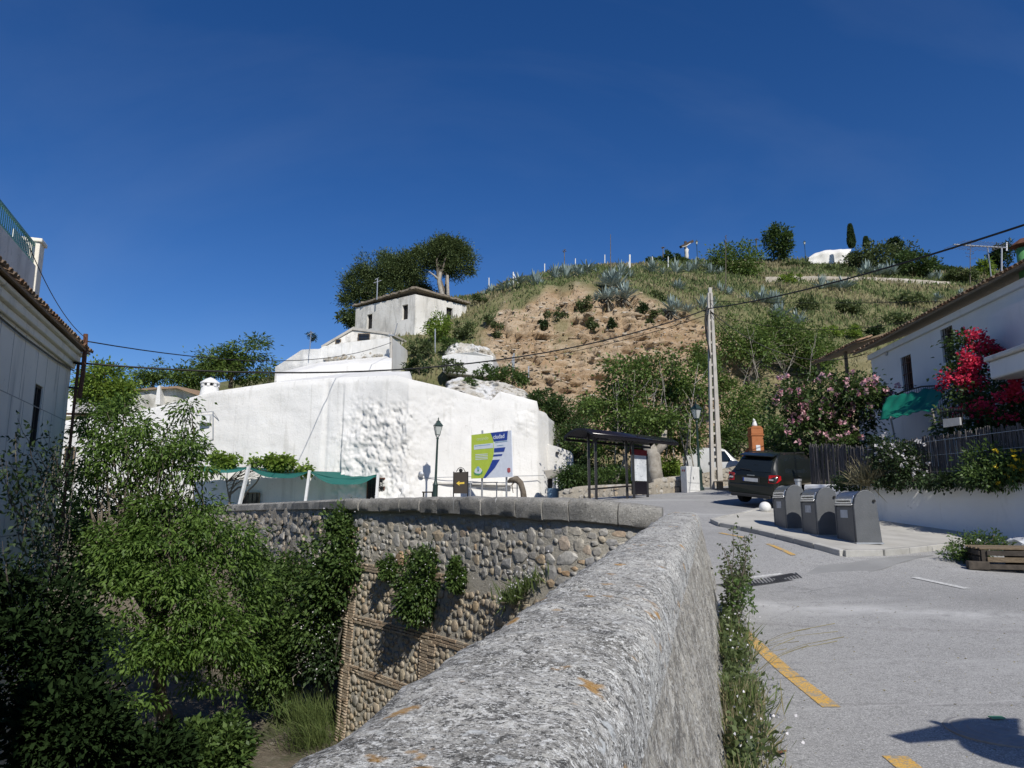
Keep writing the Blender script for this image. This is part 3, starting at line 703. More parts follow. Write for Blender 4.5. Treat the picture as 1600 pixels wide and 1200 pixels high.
# coping blocks
d = 0.0; r_ = random.Random(3)
while d < FPA.L - .05:
    ln = r_.uniform(.75, 1.35)*(1 if d > 3 else .9); e = min(FPA.L, d + ln)
    if FPA.L - e < .5: e = FPA.L
    k = max(3, int((e-d)/.14)); rows = []
    hgt = r_.uniform(.40, .46)*interp([0, 5, 14], [1.0, .95, .72], d); fo = r_.uniform(.08, .15)
    for i in range(k+1):
        s = d + .012 + (e - d - .024)*i/k; p = FPA.at(s); t, n = FPA.nrm(s)
        edge = .012*(abs(2*i/k-1)**6)
        prof = [(-.5, -hgt), (-.5, -.05), (-.42, -.01), (-.2, .0), (fo-.1, -.008), (fo-.04, -.03), (fo, -.08), (fo+.012, -.16), (fo+.005, -.26), (fo-.01, -hgt+.03), (fo-.05, -hgt), (-.5, -hgt)]
        row = []
        for o_, z_ in prof:
            q = p + n*(o_ - edge) + Vector((0, 0, z_ - edge))
            w = fbm(q.x, q.y, q.z, 2.5, 4)*.03 + fbm(q.x, q.y, q.z, 9, 3)*.02
            row.append(q + n*w + Vector((0, 0, w*.7)))
        rows.append(row)
    b_ = MB().grid(rows); b_.add(rows[0][:-1], [tuple(range(len(rows[0])-1))]); b_.add(rows[-1][:-1], [tuple(range(len(rows[0])-1))])
    b_.build('coping_stone', MAT['capstone'], fw, auto=45)
    d = e
# brick courses and piers
B1, B2, B3 = -.08, -1.48, -2.78
L0 = FPA.L
bricks = []
rb = random.Random(5)
bme = bpy.data.meshes.new('brick'); _b = MB().box((0, 0, 0), (1, 1, 1)); bme.from_pydata(_b.v, [], _b.f); bme.update()
bnp = mesh_np(bme)
def band(d0, d1, zc, courses=3, keep=1.0):
    for c in range(courses):
        z = zc + (c - (courses-1)/2)*.072; d = d0 + rb.uniform(0, .15)
        while d < d1:
            w = rb.uniform(.26, .34)
            if rb.random() < keep:
                p, t, n = wall_pt(FPA, d + w/2, z + rb.uniform(-.006, .006), .0, .05)
                p += n*(rb.uniform(.0, .022) - .055); bricks.append((p, t, n, w - .02, .14, .05 + rb.uniform(-.006, .006), 0, rb.uniform(-.02, .02)))
            d += w
def pier(d0, d1, z0, z1, keep=.97):
    z = z0; k = 0
    while z < z1:
        d = d0 + (0 if k % 2 else .0)
        while d < d1 - .05:
            w = min(d1 - d, rb.uniform(.27, .33))
            if rb.random() < keep:
                p, t, n = wall_pt(FPA, d + w/2, z, .0, .05); p += n*(rb.uniform(.005, .03) - .055)
                bricks.append((p, t, n, w - .02, .14, .052, 0, rb.uniform(-.03, .03)))
            d += w
        z += .072; k += 1
band(5.5, L0 - .02, B1, 3, .96); band(4.5, L0 - .02, B2, 3, .97); band(4.5, L0 - .02, B3, 3, .97)
pier(L0 - .55, L0, -6.2, B1 - .13)
pier(L0 - 4.6, L0 - 3.9, B3 - 2.0, B2 - .13)
place_pieces(bricks, fw, 'brick', MAT['brick'], [bme], [bnp], 300)
items = []
topz = lambda d: FPA.at(d).z - interp([0, 5, 14], [.5, .48, .36], d)
def av(d, z, w, h): return any(abs(z - zb) < .12 + h*.45 for zb in (B1, B2, B3)) or (d + w/2 > L0 - .56 and z < B1) or (L0 - 4.65 < d < L0 - 3.85 and z < B2)
scatter_wall(FPA, .2, L0 - .05, B1 + .14, topz, .215, items, 21, avoid=av, aspect=(.7, 1.4), tries=42000, wide=1.3, depth=.36, proud=-.015)
low = []
scatter_wall(FPA, 2.5, L0 - .6, -5.4, B1 - .1, .18, low, 22, avoid=av, tall=1.15, tries=50000, wide=1.25, depth=.5, proud=-.005)
it2 = [i for i in items]; 
# 300 largest over both kinds stay parts of their own
allst = sorted([(-(i[3]*i[5])/(i[0].length**2), 0, k) for k, i in enumerate(items)] + [(-(i[3]*i[5])/(i[0].length**2), 1, k) for k, i in enumerate(low)])
nup = sum(1 for a in allst[:300] if a[1] == 0); nlo = sum(1 for a in allst[:300] if a[1] == 1)
LW = []
for l in ROUND:
    c = l.copy(); c.materials.clear(); LW.append(c)
place_pieces(items, fw, 'stone', MAT['stone'], LUMPS, LNP, nup)
place_pieces(low, fw, 'river_stone', MAT['stone_warm'], LW, RNP, nlo, True)

# ------------------------------------------------------------------ rubble wall further round
rw = thing('rubble_wall', 'pale rubble street wall below the green shade nets', 'wall', at(440, 860, 29))
_rows = []
for d in np.arange(0, RPA.L + .01, .22):
    p = RPA.at(d); t, n = RPA.nrm(d); r = [p + n*(-.45) - Vector((0, 0, 1.5)), p + n*(-.45), p + n*(-.2) + Vector((0, 0, .03)), p + n*.02]
    for z in np.arange(.12, 4.4, .2):
        q = p + n*(.02 + z*.05) - Vector((0, 0, z)); r.append(q + n*(fbm(q.x, q.y, q.z, 1.0, 3)*.1 + fbm(q.x, q.y, q.z, 4, 3)*.06))
    _rows.append(r)
MAT['rubble'] = surf('rubble_render', [(0.3, (0.27, 0.24, 0.195)), (0.7, (0.42, 0.38, 0.31))], 1.4, 0.95, layers=(('n', 9, 0.57, 0.66, (0.17, 0.15, 0.12), 0.7), ('n', 1.1, 0.56, 0.62, (0.5, 0.47, 0.42), 0.7)), bumps=((5, 0.7), (25, 0.7)), bdist=0.05)
MB().grid(_rows).build('mortar_face', MAT['rubble'], rw, smooth=True)
it3 = []
scatter_wall(RPA, 1.0, 17, lambda d: RPA.at(d).z - 2.6, lambda d: RPA.at(d).z - .28, .32, it3, 31, proud=.07, wide=2.0, depth=.55, tries=9000)
LW2 = []
for l in LUMPS:
    c = l.copy(); c.materials.clear(); LW2.append(c)
MAT['stone_pale'] = stonemat('pale_rubble_stone', [(0.0, (0.30, 0.275, 0.23)), (0.35, (0.40, 0.37, 0.31)), (0.6, (0.44, 0.36, 0.26)), (0.8, (0.36, 0.345, 0.31)), (1.0, (0.5, 0.47, 0.42))])
place_pieces(it3, rw, 'stone', MAT['stone_pale'], LW2, LNP, 300)
d = 0.05
while d < 17:
    e = d + rb.uniform(.8, 1.6); rows = []
    for i in range(5):
        s = d + .01 + (e-d-.02)*i/4; p = RPA.at(s); t, n = RPA.nrm(s); h = .3
        rows.append([p + n*o_ + Vector((0, 0, z_)) + n*fbm(p.x, p.y, z_, 3, 3)*.05 for o_, z_ in ((-.46, -.1), (-.4, .09), (.02, .1), (.1, .03), (.1, -.2), (.0, -.24))])
    MB().grid(rows).build('coping_stone', MAT['capstone'], rw, auto=45); d = e
def qbox(mb, a, b, nrm, z0, z1):
    """vertical slab between plan points a,b, thickness vector nrm"""
    a, b, n = Vector((a[0], a[1], 0)), Vector((b[0], b[1], 0)), Vector(nrm)
    P = [a, b, b+n, a+n]; mb.prism([Vector((p.x, p.y, z0)) for p in P], (0, 0, z1-z0)); return mb
def facade_frame(a, b, out):
    """local frame of a vertical wall: along t, outward n"""
    t = Vector((b[0]-a[0], b[1]-a[1], 0)).normalized(); n = Vector((t.y, -t.x, 0))
    if n.dot(Vector((out[0], out[1], 0))) < 0: n = -n
    return t, n
def fbox(mb, a, t, n, s0, s1, z0, z1, o0, o1):
    a = Vector((a[0], a[1], 0)); P = [a + t*s0 + n*o0, a + t*s1 + n*o0, a + t*s1 + n*o1, a + t*s0 + n*o1]
    mb.prism([Vector((p.x, p.y, z0)) for p in P], (0, 0, z1-z0)); return mb
def tile_mesh(name='roof_tile', L=.42, r=.1, n=6):
    mb = MB(); V = []
    for i, (y, k) in enumerate(((0, 1.0), (L, .86))):
        for rr in (r, r-.016):
            for j in range(n+1):
                a = math.pi*j/n; V.append((math.cos(a)*rr*k, y, math.sin(a)*rr*k*.8))
    m_ = n+1; F = []
    for j in range(n):
        F += [(j, j+1, 2*m_+j+1, 2*m_+j), (m_+j, 3*m_+j, 3*m_+j+1, m_+j+1), (j, m_+j, m_+j+1, j+1), (2*m_+j, 2*m_+j+1, 3*m_+j+1, 3*m_+j)]
    mb.add(V, F); me = mb.mesh(name); me.polygons.foreach_set('use_smooth', [True]*len(me.polygons)); me.materials.append(MAT['tile']); return me
TILE = tile_mesh()
def eave_tiles(parent, a, t, up, s0, s1, pitch, rows=2, flip=0, zlift=0.0, rr=None):
    """a: 3D start on eave line, t along, up: slope direction (unit, rising)"""
    rr = rr or random.Random(4); off = OFF[OFFROOT.get(parent.name, parent.name)] if False else OFF[parent.name]
    nrm = t.cross(up).normalized()
    if nrm.z < 0: nrm = -nrm
    for r in range(rows):
        s = s0
        while s < s1:
            p = Vector(a) + t*(s + rr.uniform(-.015, .015)) + up*(r*.34 - .04 + rr.uniform(-.02, .02)) + nrm*(.02 + r*.008 + zlift)
            x = t.copy(); y = (up + nrm*rr.uniform(.0, .03)).normalized(); z = x.cross(y)
            if z.z < 0: x = -x; z = -z
            o = link('roof_tile', TILE, None, parent); o.matrix_local = Matrix.Translation(p - off) @ Matrix((x, y, z)).transposed().to_4x4()
            s += pitch
def fwall(mb, a, t, n, s0, s1, z0, z1, ops, o0, o1):
    """wall slab with real openings (s0, s1, z0, z1)"""
    S = sorted({s0, s1} | {o[0] for o in ops} | {o[1] for o in ops}); Z = sorted({z0, z1} | {o[2] for o in ops} | {o[3] for o in ops})
    for i in range(len(S)-1):
        for j in range(len(Z)-1):
            sm, zm = (S[i]+S[i+1])/2, (Z[j]+Z[j+1])/2
            if any(o[0] < sm < o[1] and o[2] < zm < o[3] for o in ops): continue
            fbox(mb, a, t, n, S[i], S[i+1], Z[j], Z[j+1], o0, o1)
    return mb
def deep_window(parent, a, t, n, s, z, w, h, face, thick, sash, bars=0, barmat=None, sill=None, pane=None):
    """sash, pane and grille set back inside a real opening; face: outward offset of the wall face"""
    fr = MB(); b_ = face - thick*.72
    for (p0, p1, q0, q1) in ((s-w/2, s-w/2+.06, z, z+h), (s+w/2-.06, s+w/2, z, z+h), (s-w/2+.06, s+w/2-.06, z, z+.06), (s-w/2+.06, s+w/2-.06, z+h-.06, z+h), (s-.025, s+.025, z+.06, z+h-.06)):
        fbox(fr, a, t, n, p0, p1, q0, q1, b_-.03, b_+.03)
    o = fr.build('window', sash, parent); pb = MB(); fbox(pb, a, t, n, s-w/2, s+w/2, z, z+h, b_-.05, b_-.035); pb.build('pane', pane or MAT['pane'], o)
    if bars:
        bb = MB()
        for i in range(bars): x = s - w/2 + w*(i+.5)/bars; fbox(bb, a, t, n, x-.011, x+.011, z, z+h, face-.07, face-.045)
        for f_ in (.2, .5, .8): fbox(bb, a, t, n, s-w/2, s+w/2, z+h*f_-.012, z+h*f_+.012, face-.045, face-.03)
        bb.build('grille', barmat or MAT['iron'], o)
    if sill: sb_ = MB(); fbox(sb_, a, t, n, s-w/2-.08, s+w/2+.08, z-.06, z, face-.1, face+.05); sb_.build('sill', sill, o)
    return o
def window(parent, a, t, n, s, z, w, h, mat_f, bars=0, deep=.10, barmat=None, name='window', hbars=2):
    """recess lined by a proud surround, dark pane and bars; n outward"""
    fr = MB()
    for (s0, s1, z0, z1) in ((s-w/2-.06, s-w/2, z-.06, z+h+.06), (s+w/2, s+w/2+.06, z-.06, z+h+.06), (s-w/2, s+w/2, z-.06, z), (s-w/2, s+w/2, z+h, z+h+.06)):
        fbox(fr, a, t, n, s0, s1, z0, z1, -.02, .03)
    o = fr.build(name, mat_f, parent)
    pb = MB(); fbox(pb, a, t, n, s-w/2, s+w/2, z, z+h, -.04, .008); pb.build('pane', MAT['pane'], o)
    if bars:
        bb = MB()
        for i in range(bars):
            x = s - w/2 + w*(i+.5)/bars; fbox(bb, a, t, n, x-.012, x+.012, z-.02, z+h+.02, .035, .06)
        for i in range(hbars):
            zz = z + h*(i+.5)/hbars; fbox(bb, a, t, n, s-w/2-.03, s+w/2+.03, zz-.012, zz+.012, .06, .075)
        bb.build('grille', barmat or MAT['iron'], o)
    return o
m, nt, b, out = newmat('dark_window_glass'); b.inputs['Base Color'].default_value = (.02, .022, .025, 1); b.inputs['Roughness'].default_value = .15; MAT['pane'] = m

MAT['wood_old'] = paint('dark_old_joinery', (.03, .025, .02), .8)
# ------------------------------------------------------------------ house on the left
K = at(124, 540, 20); HA = Vector((-.35, .937, 0)).normalized()          # facade runs back towards the camera
lh = thing('town_house', 'old grey rendered house with a clay tile eave at the left edge', 'house', (K.x, K.y, -5))
t_, n_ = -HA, Vector((HA.y, -HA.x, 0))
EZ = K.z - .30
LW_ = [(2.75, 3.45, 3.0, 4.5), (6.5, 7.3, 2.2, 3.8)]
w_ = MB(); fbox(w_, K, t_, n_, .12, 14.2, -6.5, EZ, -7, -.42); fwall(w_, K, t_, n_, .12, 14.2, -6.5, EZ, LW_, -.42, -.12); w_.build('wall', MAT['facade'], lh)
mo = MB(); fbox(mo, K, t_, n_, .10, 14.2, EZ-.42, EZ-.24, -.1, -.02); fbox(mo, K, t_, n_, .05, 14.2, EZ-.24, EZ-.05, -.1, .08); fbox(mo, K, t_, n_, .0, 14.2, EZ-.05, EZ+.04, -.3, .17)
mo.build('cornice', MAT['facade'], lh, bevel=.03)
# roof slab and tiles
up = (-n_*math.cos(R(20)) + Vector((0, 0, math.sin(R(20)))))
e0 = Vector((K.x, K.y, EZ+.05)) + n_*.28
rs = MB(); rs.prism([e0 + t_*-.1, e0 + t_*14.4, e0 + t_*14.4 + up*1.0, e0 + t_*-.1 + up*1.0], (0, 0, .06)); rs.build('roof', MAT['tile'], lh)
eave_tiles(lh, e0 + Vector((0, 0, .06)), t_, up, 0, 14.2, .235, 3)
# scored block joints in the render
for z in (3.95, 2.45, 0.95):
    j = MB(); fbox(j, K, t_, n_, .12, 14.2, z, z+.02, -.13, -.116); j.build('joint', MAT['groove'], lh)
rj = random.Random(8)
for k, (z0, z1) in enumerate(((3.97, EZ-.44), (2.47, 3.95), (.97, 2.45))):
    s = .5
    while s < 13:
        j = MB(); fbox(j, K, t_, n_, s, s+.016, z0, z1, -.13, -.116); j.build('joint', MAT['groove'], lh); s += rj.uniform(.8, 1.25)
sc = MB(); fbox(sc, K, t_, n_, .1, 14.2, -.05, .14, -.13, -.05); sc.build('string_course', MAT['facade'], lh, bevel=.03)
deep_window(lh, K, t_, n_, 3.1, 3.0, .7, 1.5, -.12, .09, MAT['wood_old'], pane=MAT['dark'])
deep_window(lh, K, t_, n_, 6.9, 2.2, .8, 1.6, -.12, .09, MAT['wood_old'], pane=MAT['dark'])
# roof terrace with green railing
tp = MB(); fbox(tp, K, t_, n_, 2.2, 14.2, EZ-.2, EZ+1.9, -5, -.72); tp.build('terrace_wall', MAT['white_dirty'], lh)
pp = MB(); fbox(pp, K, t_, n_, 1.75, 2.2, EZ-.2, EZ+2.55, -1.1, -.68); fbox(pp, K, t_, n_, 1.7, 2.25, EZ+2.55, EZ+2.65, -1.15, -.63); pp.build('terrace_pier', MAT['facade'], lh, bevel=.02)
MAT['railgreen'] = paint('green_railing', (.10, .30, .27), .5)
rl = MB(); fbox(rl, K, t_, n_, 2.2, 14, EZ+2.44, EZ+2.5, -.84, -.78); fbox(rl, K, t_, n_, 2.2, 14, EZ+1.98, EZ+2.02, -.84, -.78)
for i in range(80): fbox(rl, K, t_, n_, 2.3+i*.14, 2.325+i*.14, EZ+1.88, EZ+2.46, -.82, -.80)
rl.build('railing', MAT['railgreen'], lh)
sh = MB(); fbox(sh, K, t_, n_, 2.25, 3.5, EZ+1.95, EZ+2.4, -.94, -.9); sh.build('screen', MAT['whitepaint'], lh)
# conduit and drain pipe down the corner
cd = MB(); cd.tube([K + n_*.03 + t_*.03 + Vector((0, 0, z)) for z in (-.1, -1.5, -3.4, -6.5)], .045, 6); cd.build('drain_pipe', MAT['rust'], lh)
cb = MB(); cb.tube([K + t_*s + n_*(-.07) + Vector((0, 0, z)) for s, z in ((0, -.75), (2, -.83), (5, -.86), (9, -.8), (14, -.82))], .022, 5); cb.build('wall_cable', MAT['iron'], lh)
# unseen house block added behind the camera, sized to shade the ravine
hw = thing('ravine_shade_block', 'tall rendered house beyond the left edge, shading the ravine', 'house', (-8, -5, -5))
w_ = MB(); w_.box((-9.2, -5.5, 3.0), (12, 9, 18)); w_.build('wall', MAT['facade'], hw)
w_ = MB(); w_.prism([(-15.5, -10.3, 12.0), (-2.9, -10.3, 12.0), (-9.2, -10.3, 13.8)], (0, 9.6, 0)); w_.build('roof', MAT['tile'], hw)

# ------------------------------------------------------------------ great whitewashed cave house
ch = thing('cave_house', 'long whitewashed cave house wall with a rough rock face behind the lamp', 'house', at(560, 790, 39.5))
CX = [40, 75, 200, 330, 430, 520, 560, 600, 640, 665, 700, 760, 840, 857]
CY = [41.5, 41.2, 40.7, 40.2, 39.9, 39.5, 39.2, 38.7, 38.3, 38.7, 39.2, 39.9, 40.6, 41.6]
TX = [40, 75, 200, 250, 330, 430, 520, 615, 622, 640, 700, 766, 768, 781, 840, 842, 853, 857]
TY = [664, 660, 646, 634, 612, 597, 590, 586, 587, 592, 606, 626, 625, 611, 627, 641, 645, 652]
def rough(px, py):
    n = fbm(px*.03, py*.03, 1.3, 1.0, 3)*18
    a = sstep(528, 590, px + n + (py-640)*.25)*sstep(682, 636, px + n*.7)*sstep(604, 656, py + n)
    b_ = sstep(655, 672, px)*sstep(716, 706, px)*sstep(606, 625, py + n*.5)*sstep(690, 665, py + n*.6)*.4
    c_ = sstep(797, 804, px)*sstep(845, 835, px)*sstep(638, 646, py)*sstep(690, 670, py - (px-820)*.5)*.55
    return max(a, b_, c_)
PXS = np.concatenate([np.arange(40, 520, 4.0), np.arange(520, 722, 1.7), np.arange(722, 858, 3.0)])
cols = []
for px in PXS:
    Y = interp(CX, CY, px); topy = interp(TX, TY, px); top = at(px, topy, Y); col = []
    for i in range(111):
        k = i/110; z = lerp(top.z, .4, k); p = Vector((top.x, Y - (.9*k if px > 540 else .25*k), z)); py = topx(p)[1]
        a = rough(px, py); q = fbm(p.x, p.y, p.z, .3, 2)*.10 + fbm(p.x, p.y, p.z, 1.1, 3)*.03
        if a > 0:
            v3 = Vector((p.x*1.0 + p.z*.25, p.y, p.z*.9 - p.x*.2)); dd, _ = noise.voronoi(v3*1.7)
            d2, _ = noise.voronoi(v3*3.6)
            q += a*((d2[1]-d2[0]-.2)*.10 + fbm(p.x, p.y, p.z, .7, 4)*.16 + fbm(p.x, p.y, p.z, 2.6, 5)*.11 + abs(fbm(p.x, p.y, p.z, 5.5, 4))*.11)
        if px < 534 and abs(px-512-(py-600)*.0) < 4: q += .12*(1-abs(px-512)/4)
        edge = sstep(0, .05, k); rnd_ = .06*(1-edge)**2
        p.y += q*edge + rnd_; p.x += .3*q*a; col.append(p)
    # top rolls back to the roof
    bk = interp([40, 330, 430, 520, 615, 640, 857], [2.5, 3.5, 5.5, 6.5, 6.0, 1.2, .8], px); rise = interp([40, 330, 430, 520, 615, 640, 700, 857], [.2, .45, 1.05, 1.55, 1.35, .1, .05, .0], px)
    tp_ = col[0]
    col = [Vector((tp_.x + .0, tp_.y + bk, top.z + rise - .9)), Vector((tp_.x, tp_.y + bk, top.z + rise)), Vector((tp_.x, tp_.y + bk*.6, top.z + rise*.66 + .05*fbm(px*.05, 1, 1, 1))), Vector((tp_.x, tp_.y + bk*.25, top.z + rise*.3)), Vector((tp_.x, tp_.y + .12, top.z + .015))] + col
    cols.append(col)
cw = MB().grid([list(r) for r in zip(*cols)])
lastc = cols[-1]; cw.grid([lastc, [p + Vector((1.0, 5, 0)) for p in lastc]])
cw.build('wall', MAT['white'], ch, smooth=True)
# pale painted band along the head of the right-hand wall
# right-hand lower annex
ax = MB(); ax.prism([at(852, 800, 41.2), at(852, 693, 41.2), at(868, 697, 41.0), at(893, 706, 41.6), at(896, 712, 41.6), at(896, 800, 41.6)], (0.3, 5, 0)); ax.build('annex', MAT['white'], ch, bevel=.05)
av_ = MB(); p = at(871, 708, 40.95); av_.box(p, (.18, .06, .16)); av_.build('vent', MAT['dark'], ch)
# chimney
def chimney(parent, base, w, h, mat):
    mb = MB(); mb.lathe([(w*.56, 0), (w*.5, h*.35), (w*.46, h*.55), (w*.47, h*.56)], 12, base, True); o = mb.build('chimney', mat, parent, auto=40)
    dk = MB(); dk.lathe([(w*.38, h*.55), (w*.38, h*.70)], 12, base); dk.build('flue', MAT['dark'], o)
    pl = MB()
    for i in range(8):
        a = 2*math.pi*i/8 + .2; pl.box(Vector(base) + Vector((math.cos(a)*w*.43, math.sin(a)*w*.43, h*.625)), (w*.15, w*.15, h*.15), Matrix.Rotation(a, 3, 'Z'))
    pl.build('chimney_post', mat, o)
    cp_ = MB(); cp_.lathe([(w*.55, h*.70), (w*.55, h*.74), (w*.28, h*.92), (.02, h*1.02)], 12, base); cp_.build('chimney_cap', mat, o, auto=35)
chimney(ch, at(327, 622, 42.5), 1.05, 1.25, MAT['white'])
# electricity meter box with pipes
cf = lambda px: interp(CX, CY, px)
bx = MB(); p = at(324, 656, cf(324)); bx.box(p + Vector((0, -.22, 0)), (.55, .34, .42)); bx.build('meter_box', MAT['whitepaint'], ch, bevel=.02)
pi = MB(); p0 = at(333, 643, cf(333)-.2)
pi.tube([p0, at(333, 686, cf(333)-.2), at(331, 688, cf(331)-.15), at(328, 686, cf(328)-.1)], .035, 6); pi.tube([at(305, 645, cf(305)-.1), at(333, 643, cf(333)-.2), at(342, 657, cf(342)-.1)], .02, 5); pi.tube([at(330, 688, cf(330)-.12), at(329, 720, cf(329)-.3)], .015, 5)
pi.build('conduit', MAT['galv'], ch)
# windows under the nets and the grille window
def cave_window(px0, px1, py0, py1, bars, hb, Y, frame):
    a = at(px0, py1, Y); b2 = at(px1, py0, Y); w = b2.x - a.x
    return window(ch, a, Vector((1, 0, 0)), Vector((0, -1, 0)), w/2, a.z, w, b2.z - a.z, frame, bars, hbars=hb)
cave_window(376, 405, 771, 795, 4, 1, 39.55, MAT['wood'])
cave_window(574, 600, 748, 785, 6, 7, 38.05, MAT['rust'])
cave_window(100, 116, 700, 735, 3, 2, 40.6, MAT['wood'])
# ledge, pipes and small fittings along the foot of the wall
lg = MB(); lg.beam(at(645, 754, 38.2), at(800, 757, 39.4), .35, .12); lg.build('ledge', MAT['white_dirty'], ch, bevel=.03)
cbx = MB(); cbx.tube([at(650, 747, 38.0), at(720, 745, 38.6), at(800, 744, 39.2), at(850, 743, 39.8)], .02, 5); cbx.build('wall_cable', MAT['galv'], ch)
vn = MB(); vn.sphere(at(658, 741, 37.9), .16, 10, 6, (1, .5, 1)); vn.build('wall_lamp', MAT['galv'], ch)

MAT['rock_white'] = surf('patchy_whitewashed_rock', [(.3, (.42, .38, .31)), (.6, (.62, .6, .55))], .8, .95, layers=(('n', .9, .5, .56, (.72, .72, .71), .8), ('n', 2.5, .58, .64, (.3, .25, .18), .7), ('n', 7, .6, .66, (.2, .17, .12), .6)), bumps=((4, .8), (15, .7)), bdist=.12)
# whitewashed rock rising above the wall, right of the crest
def rock_patch(name, label, pxs, top, bot, Y0, Y1, mat, amp=.7, seed=0, n=(90, 40), cat='rock'):
    t = thing(name, label, cat, at((pxs[0]+pxs[-1])/2, max(bot), Y0))
    rows = []
    for j in range(n[1]):
        k = j/(n[1]-1); r = []
        for i in range(n[0]):
            px = lerp(pxs[0], pxs[-1], i/(n[0]-1)); a, b2 = interp(pxs, top, px), interp(pxs, bot, px)
            p = at(px, lerp(b2, a, k), lerp(Y0, Y1, k)); side_ = min(1, min(i, n[0]-1-i)/8)
            dd, _ = noise.voronoi(Vector((p.x*.8, p.y*.8, p.z*.8 + seed)))
            d2, _ = noise.voronoi(Vector((p.x*2.2, p.y*2.2, p.z*2.2 + seed)))
            p.y += (dd[0]-.4)*amp*.6 + (d2[1]-d2[0]-.2)*amp*.45 + fbm(p.x, p.y, p.z + seed, 1.3, 5)*amp*.6 + (1-side_)**2*2.5; p.z += fbm(p.x, p.y, seed, 1.0, 3)*amp*.25
            r.append(p)
        rows.append(r)
    rows.append([p + Vector((0, 2.5, -1)) for p in rows[-1]])
    MB().grid(rows).build('rock_face', mat, t, smooth=True); return t
rock_patch('whitewashed_rock', 'whitewashed lumpy rock above the wall head beside the tall scrub', [690, 720, 745, 770, 800, 830], [594, 590, 592, 596, 602, 614], [606, 612, 622, 630, 628, 634], 41.6, 44.0, MAT['rock_white'], .6, 2)
rock_patch('whitewashed_cave_front', 'pale blue-white cave front under the earth cliff', [688, 700, 735, 765, 780], [556, 540, 536, 546, 560], [578, 582, 586, 590, 592], 51.2, 54.2, MAT['rock_white'], .8, 5)
wc = thing('cave_wall', 'small plain white wall at the cliff foot right of the cave front', 'wall', at(745, 590, 47.5))
mb = MB(); mb.prism([at(692, 582, 48), at(690, 556, 48), at(712, 552, 48), at(740, 549, 47.6), at(771, 556, 47.6), at(770, 590, 47.6)], (.3, 3.5, .1)); mb.build('wall', MAT['white'], wc, bevel=.08)

MAT['oldroof'] = surf('lichened_roof', [(.3, (.16, .13, .1)), (.7, (.3, .26, .2))], 3, .95, bumps=((6, .8),), bdist=.08)
# ------------------------------------------------------------------ houses above
uh = thing('ruined_house', 'weathered white house with empty windows on the ridge below the pines', 'house', at(649, 527, 60))
c0, c1, c2 = at(649, 458, 60), at(556, 482, 64.4), at(729, 478, 63.6)
zb = c0.z - 6
qa = [c0, c1, c1 + (c2-c0), c2]
tf, nf = facade_frame(c0, c1, (-.5, -1)); tr_, nr_ = facade_frame(c0, c2, (.5, -1))
LF, LR = (c1-c0).length, (c2-c0).length; cc0 = c0 - nf*.35 - nr_*.35
mb = MB(); mb.prism([Vector((p.x, p.y, zb)) for p in (cc0, c1 - nf*.35, c1 + (c2-c0), c2 - nr_*.35)], (0, 0, c0.z - zb - .1))
OF = [(.85, 1.55, c0.z-2.2, c0.z-.85), (LF-2.25, LF-1.55, c0.z-2.4, c0.z-1.0)]; OR = [(LR*.66-.35, LR*.66+.35, c0.z-1.75, c0.z-.65)]
fwall(mb, c0, tf, nf, 0, LF, zb, c0.z-.1, OF, -.35, 0); fwall(mb, c0, tr_, nr_, 0, LR, zb, c0.z-.1, OR, -.35, 0); mb.build('wall', MAT['white_dirty'], uh)
ctr = (c1 + c2)/2
rf = MB(); rq = [p + (p - ctr)*.07 for p in qa]; rf.prism([Vector((p.x, p.y, c0.z - .12 + (.5 if i == 0 else .15 if i in (1, 3) else 0))) for i, p in enumerate(rq)], (0, 0, .16)); ro_ = rf.build('roof', MAT['oldroof'], uh)
r5 = random.Random(2)
for i in range(26):
    s = r5.random(); e_ = r5.choice((0, 1)); p = (rq[0].lerp(rq[1], s) if e_ == 0 else rq[0].lerp(rq[3], s))
    mb = MB(); mb.box(Vector((p.x, p.y + .1, c0.z + .12 + .35*(1-s))), (r5.uniform(.2, .5), .3, r5.uniform(.1, .22)), Matrix.Rotation(r5.uniform(0, 3), 3, 'Z')); mb.build('loose_tile', MAT['oldroof'], ro_)
for s_, z_, w_, h_, T_, N_ in ((1.2, c0.z-2.2, .7, 1.35, tf, nf), (LF-1.9, c0.z-2.4, .7, 1.4, tf, nf), (LR*.66, c0.z-1.75, .7, 1.1, tr_, nr_)): deep_window(uh, c0, T_, N_, s_, z_, w_, h_, 0, .35, MAT['wood_old'], pane=MAT['dark'])
an = MB(); p = at(589, 470, 62); an.tube([at(589, 468, 62), at(590, 436, 62)], .05, 6); an.tube([at(584, 442, 62), at(596, 438, 62)], .03, 5); an.tube([at(586, 437, 62), at(592, 434, 62)], .03, 5); an.build('aerial', MAT['galv'], uh)
# lean-to in front
lt = thing('lean_to', 'low lean-to with broken window and sloping grey roof below the ruined house', 'house', at(560, 545, 55))
mb = MB(); mb.prism([at(503, 552, 56), at(507, 541, 56), at(552, 514, 56), at(609, 522, 55), at(609, 555, 55)], (1.0, 4, 0)); mb.build('wall', MAT['white_dirty'], lt)
mb = MB(); mb.prism([at(550, 511, 55.8), at(612, 520, 54.8), at(612, 523.5, 54.8), at(550, 515, 55.8)], (.8, 4.5, .25)); mb.prism([at(502, 540, 55.9), at(553, 510, 55.8), at(553, 514, 55.8), at(502, 544, 55.9)], (.4, 4.5, .3)); mb.build('roof', MAT['concrete'], lt)
def px_window(parent, px0, px1, py0, py1, Y, frame, bars=0):
    a = at(px0, py1, Y); b2 = at(px1, py0, Y); w = b2.x - a.x
    return window(parent, a, Vector((1, 0, 0)), Vector((0, -1, 0)), w/2, a.z, w, b2.z - a.z, frame, bars)
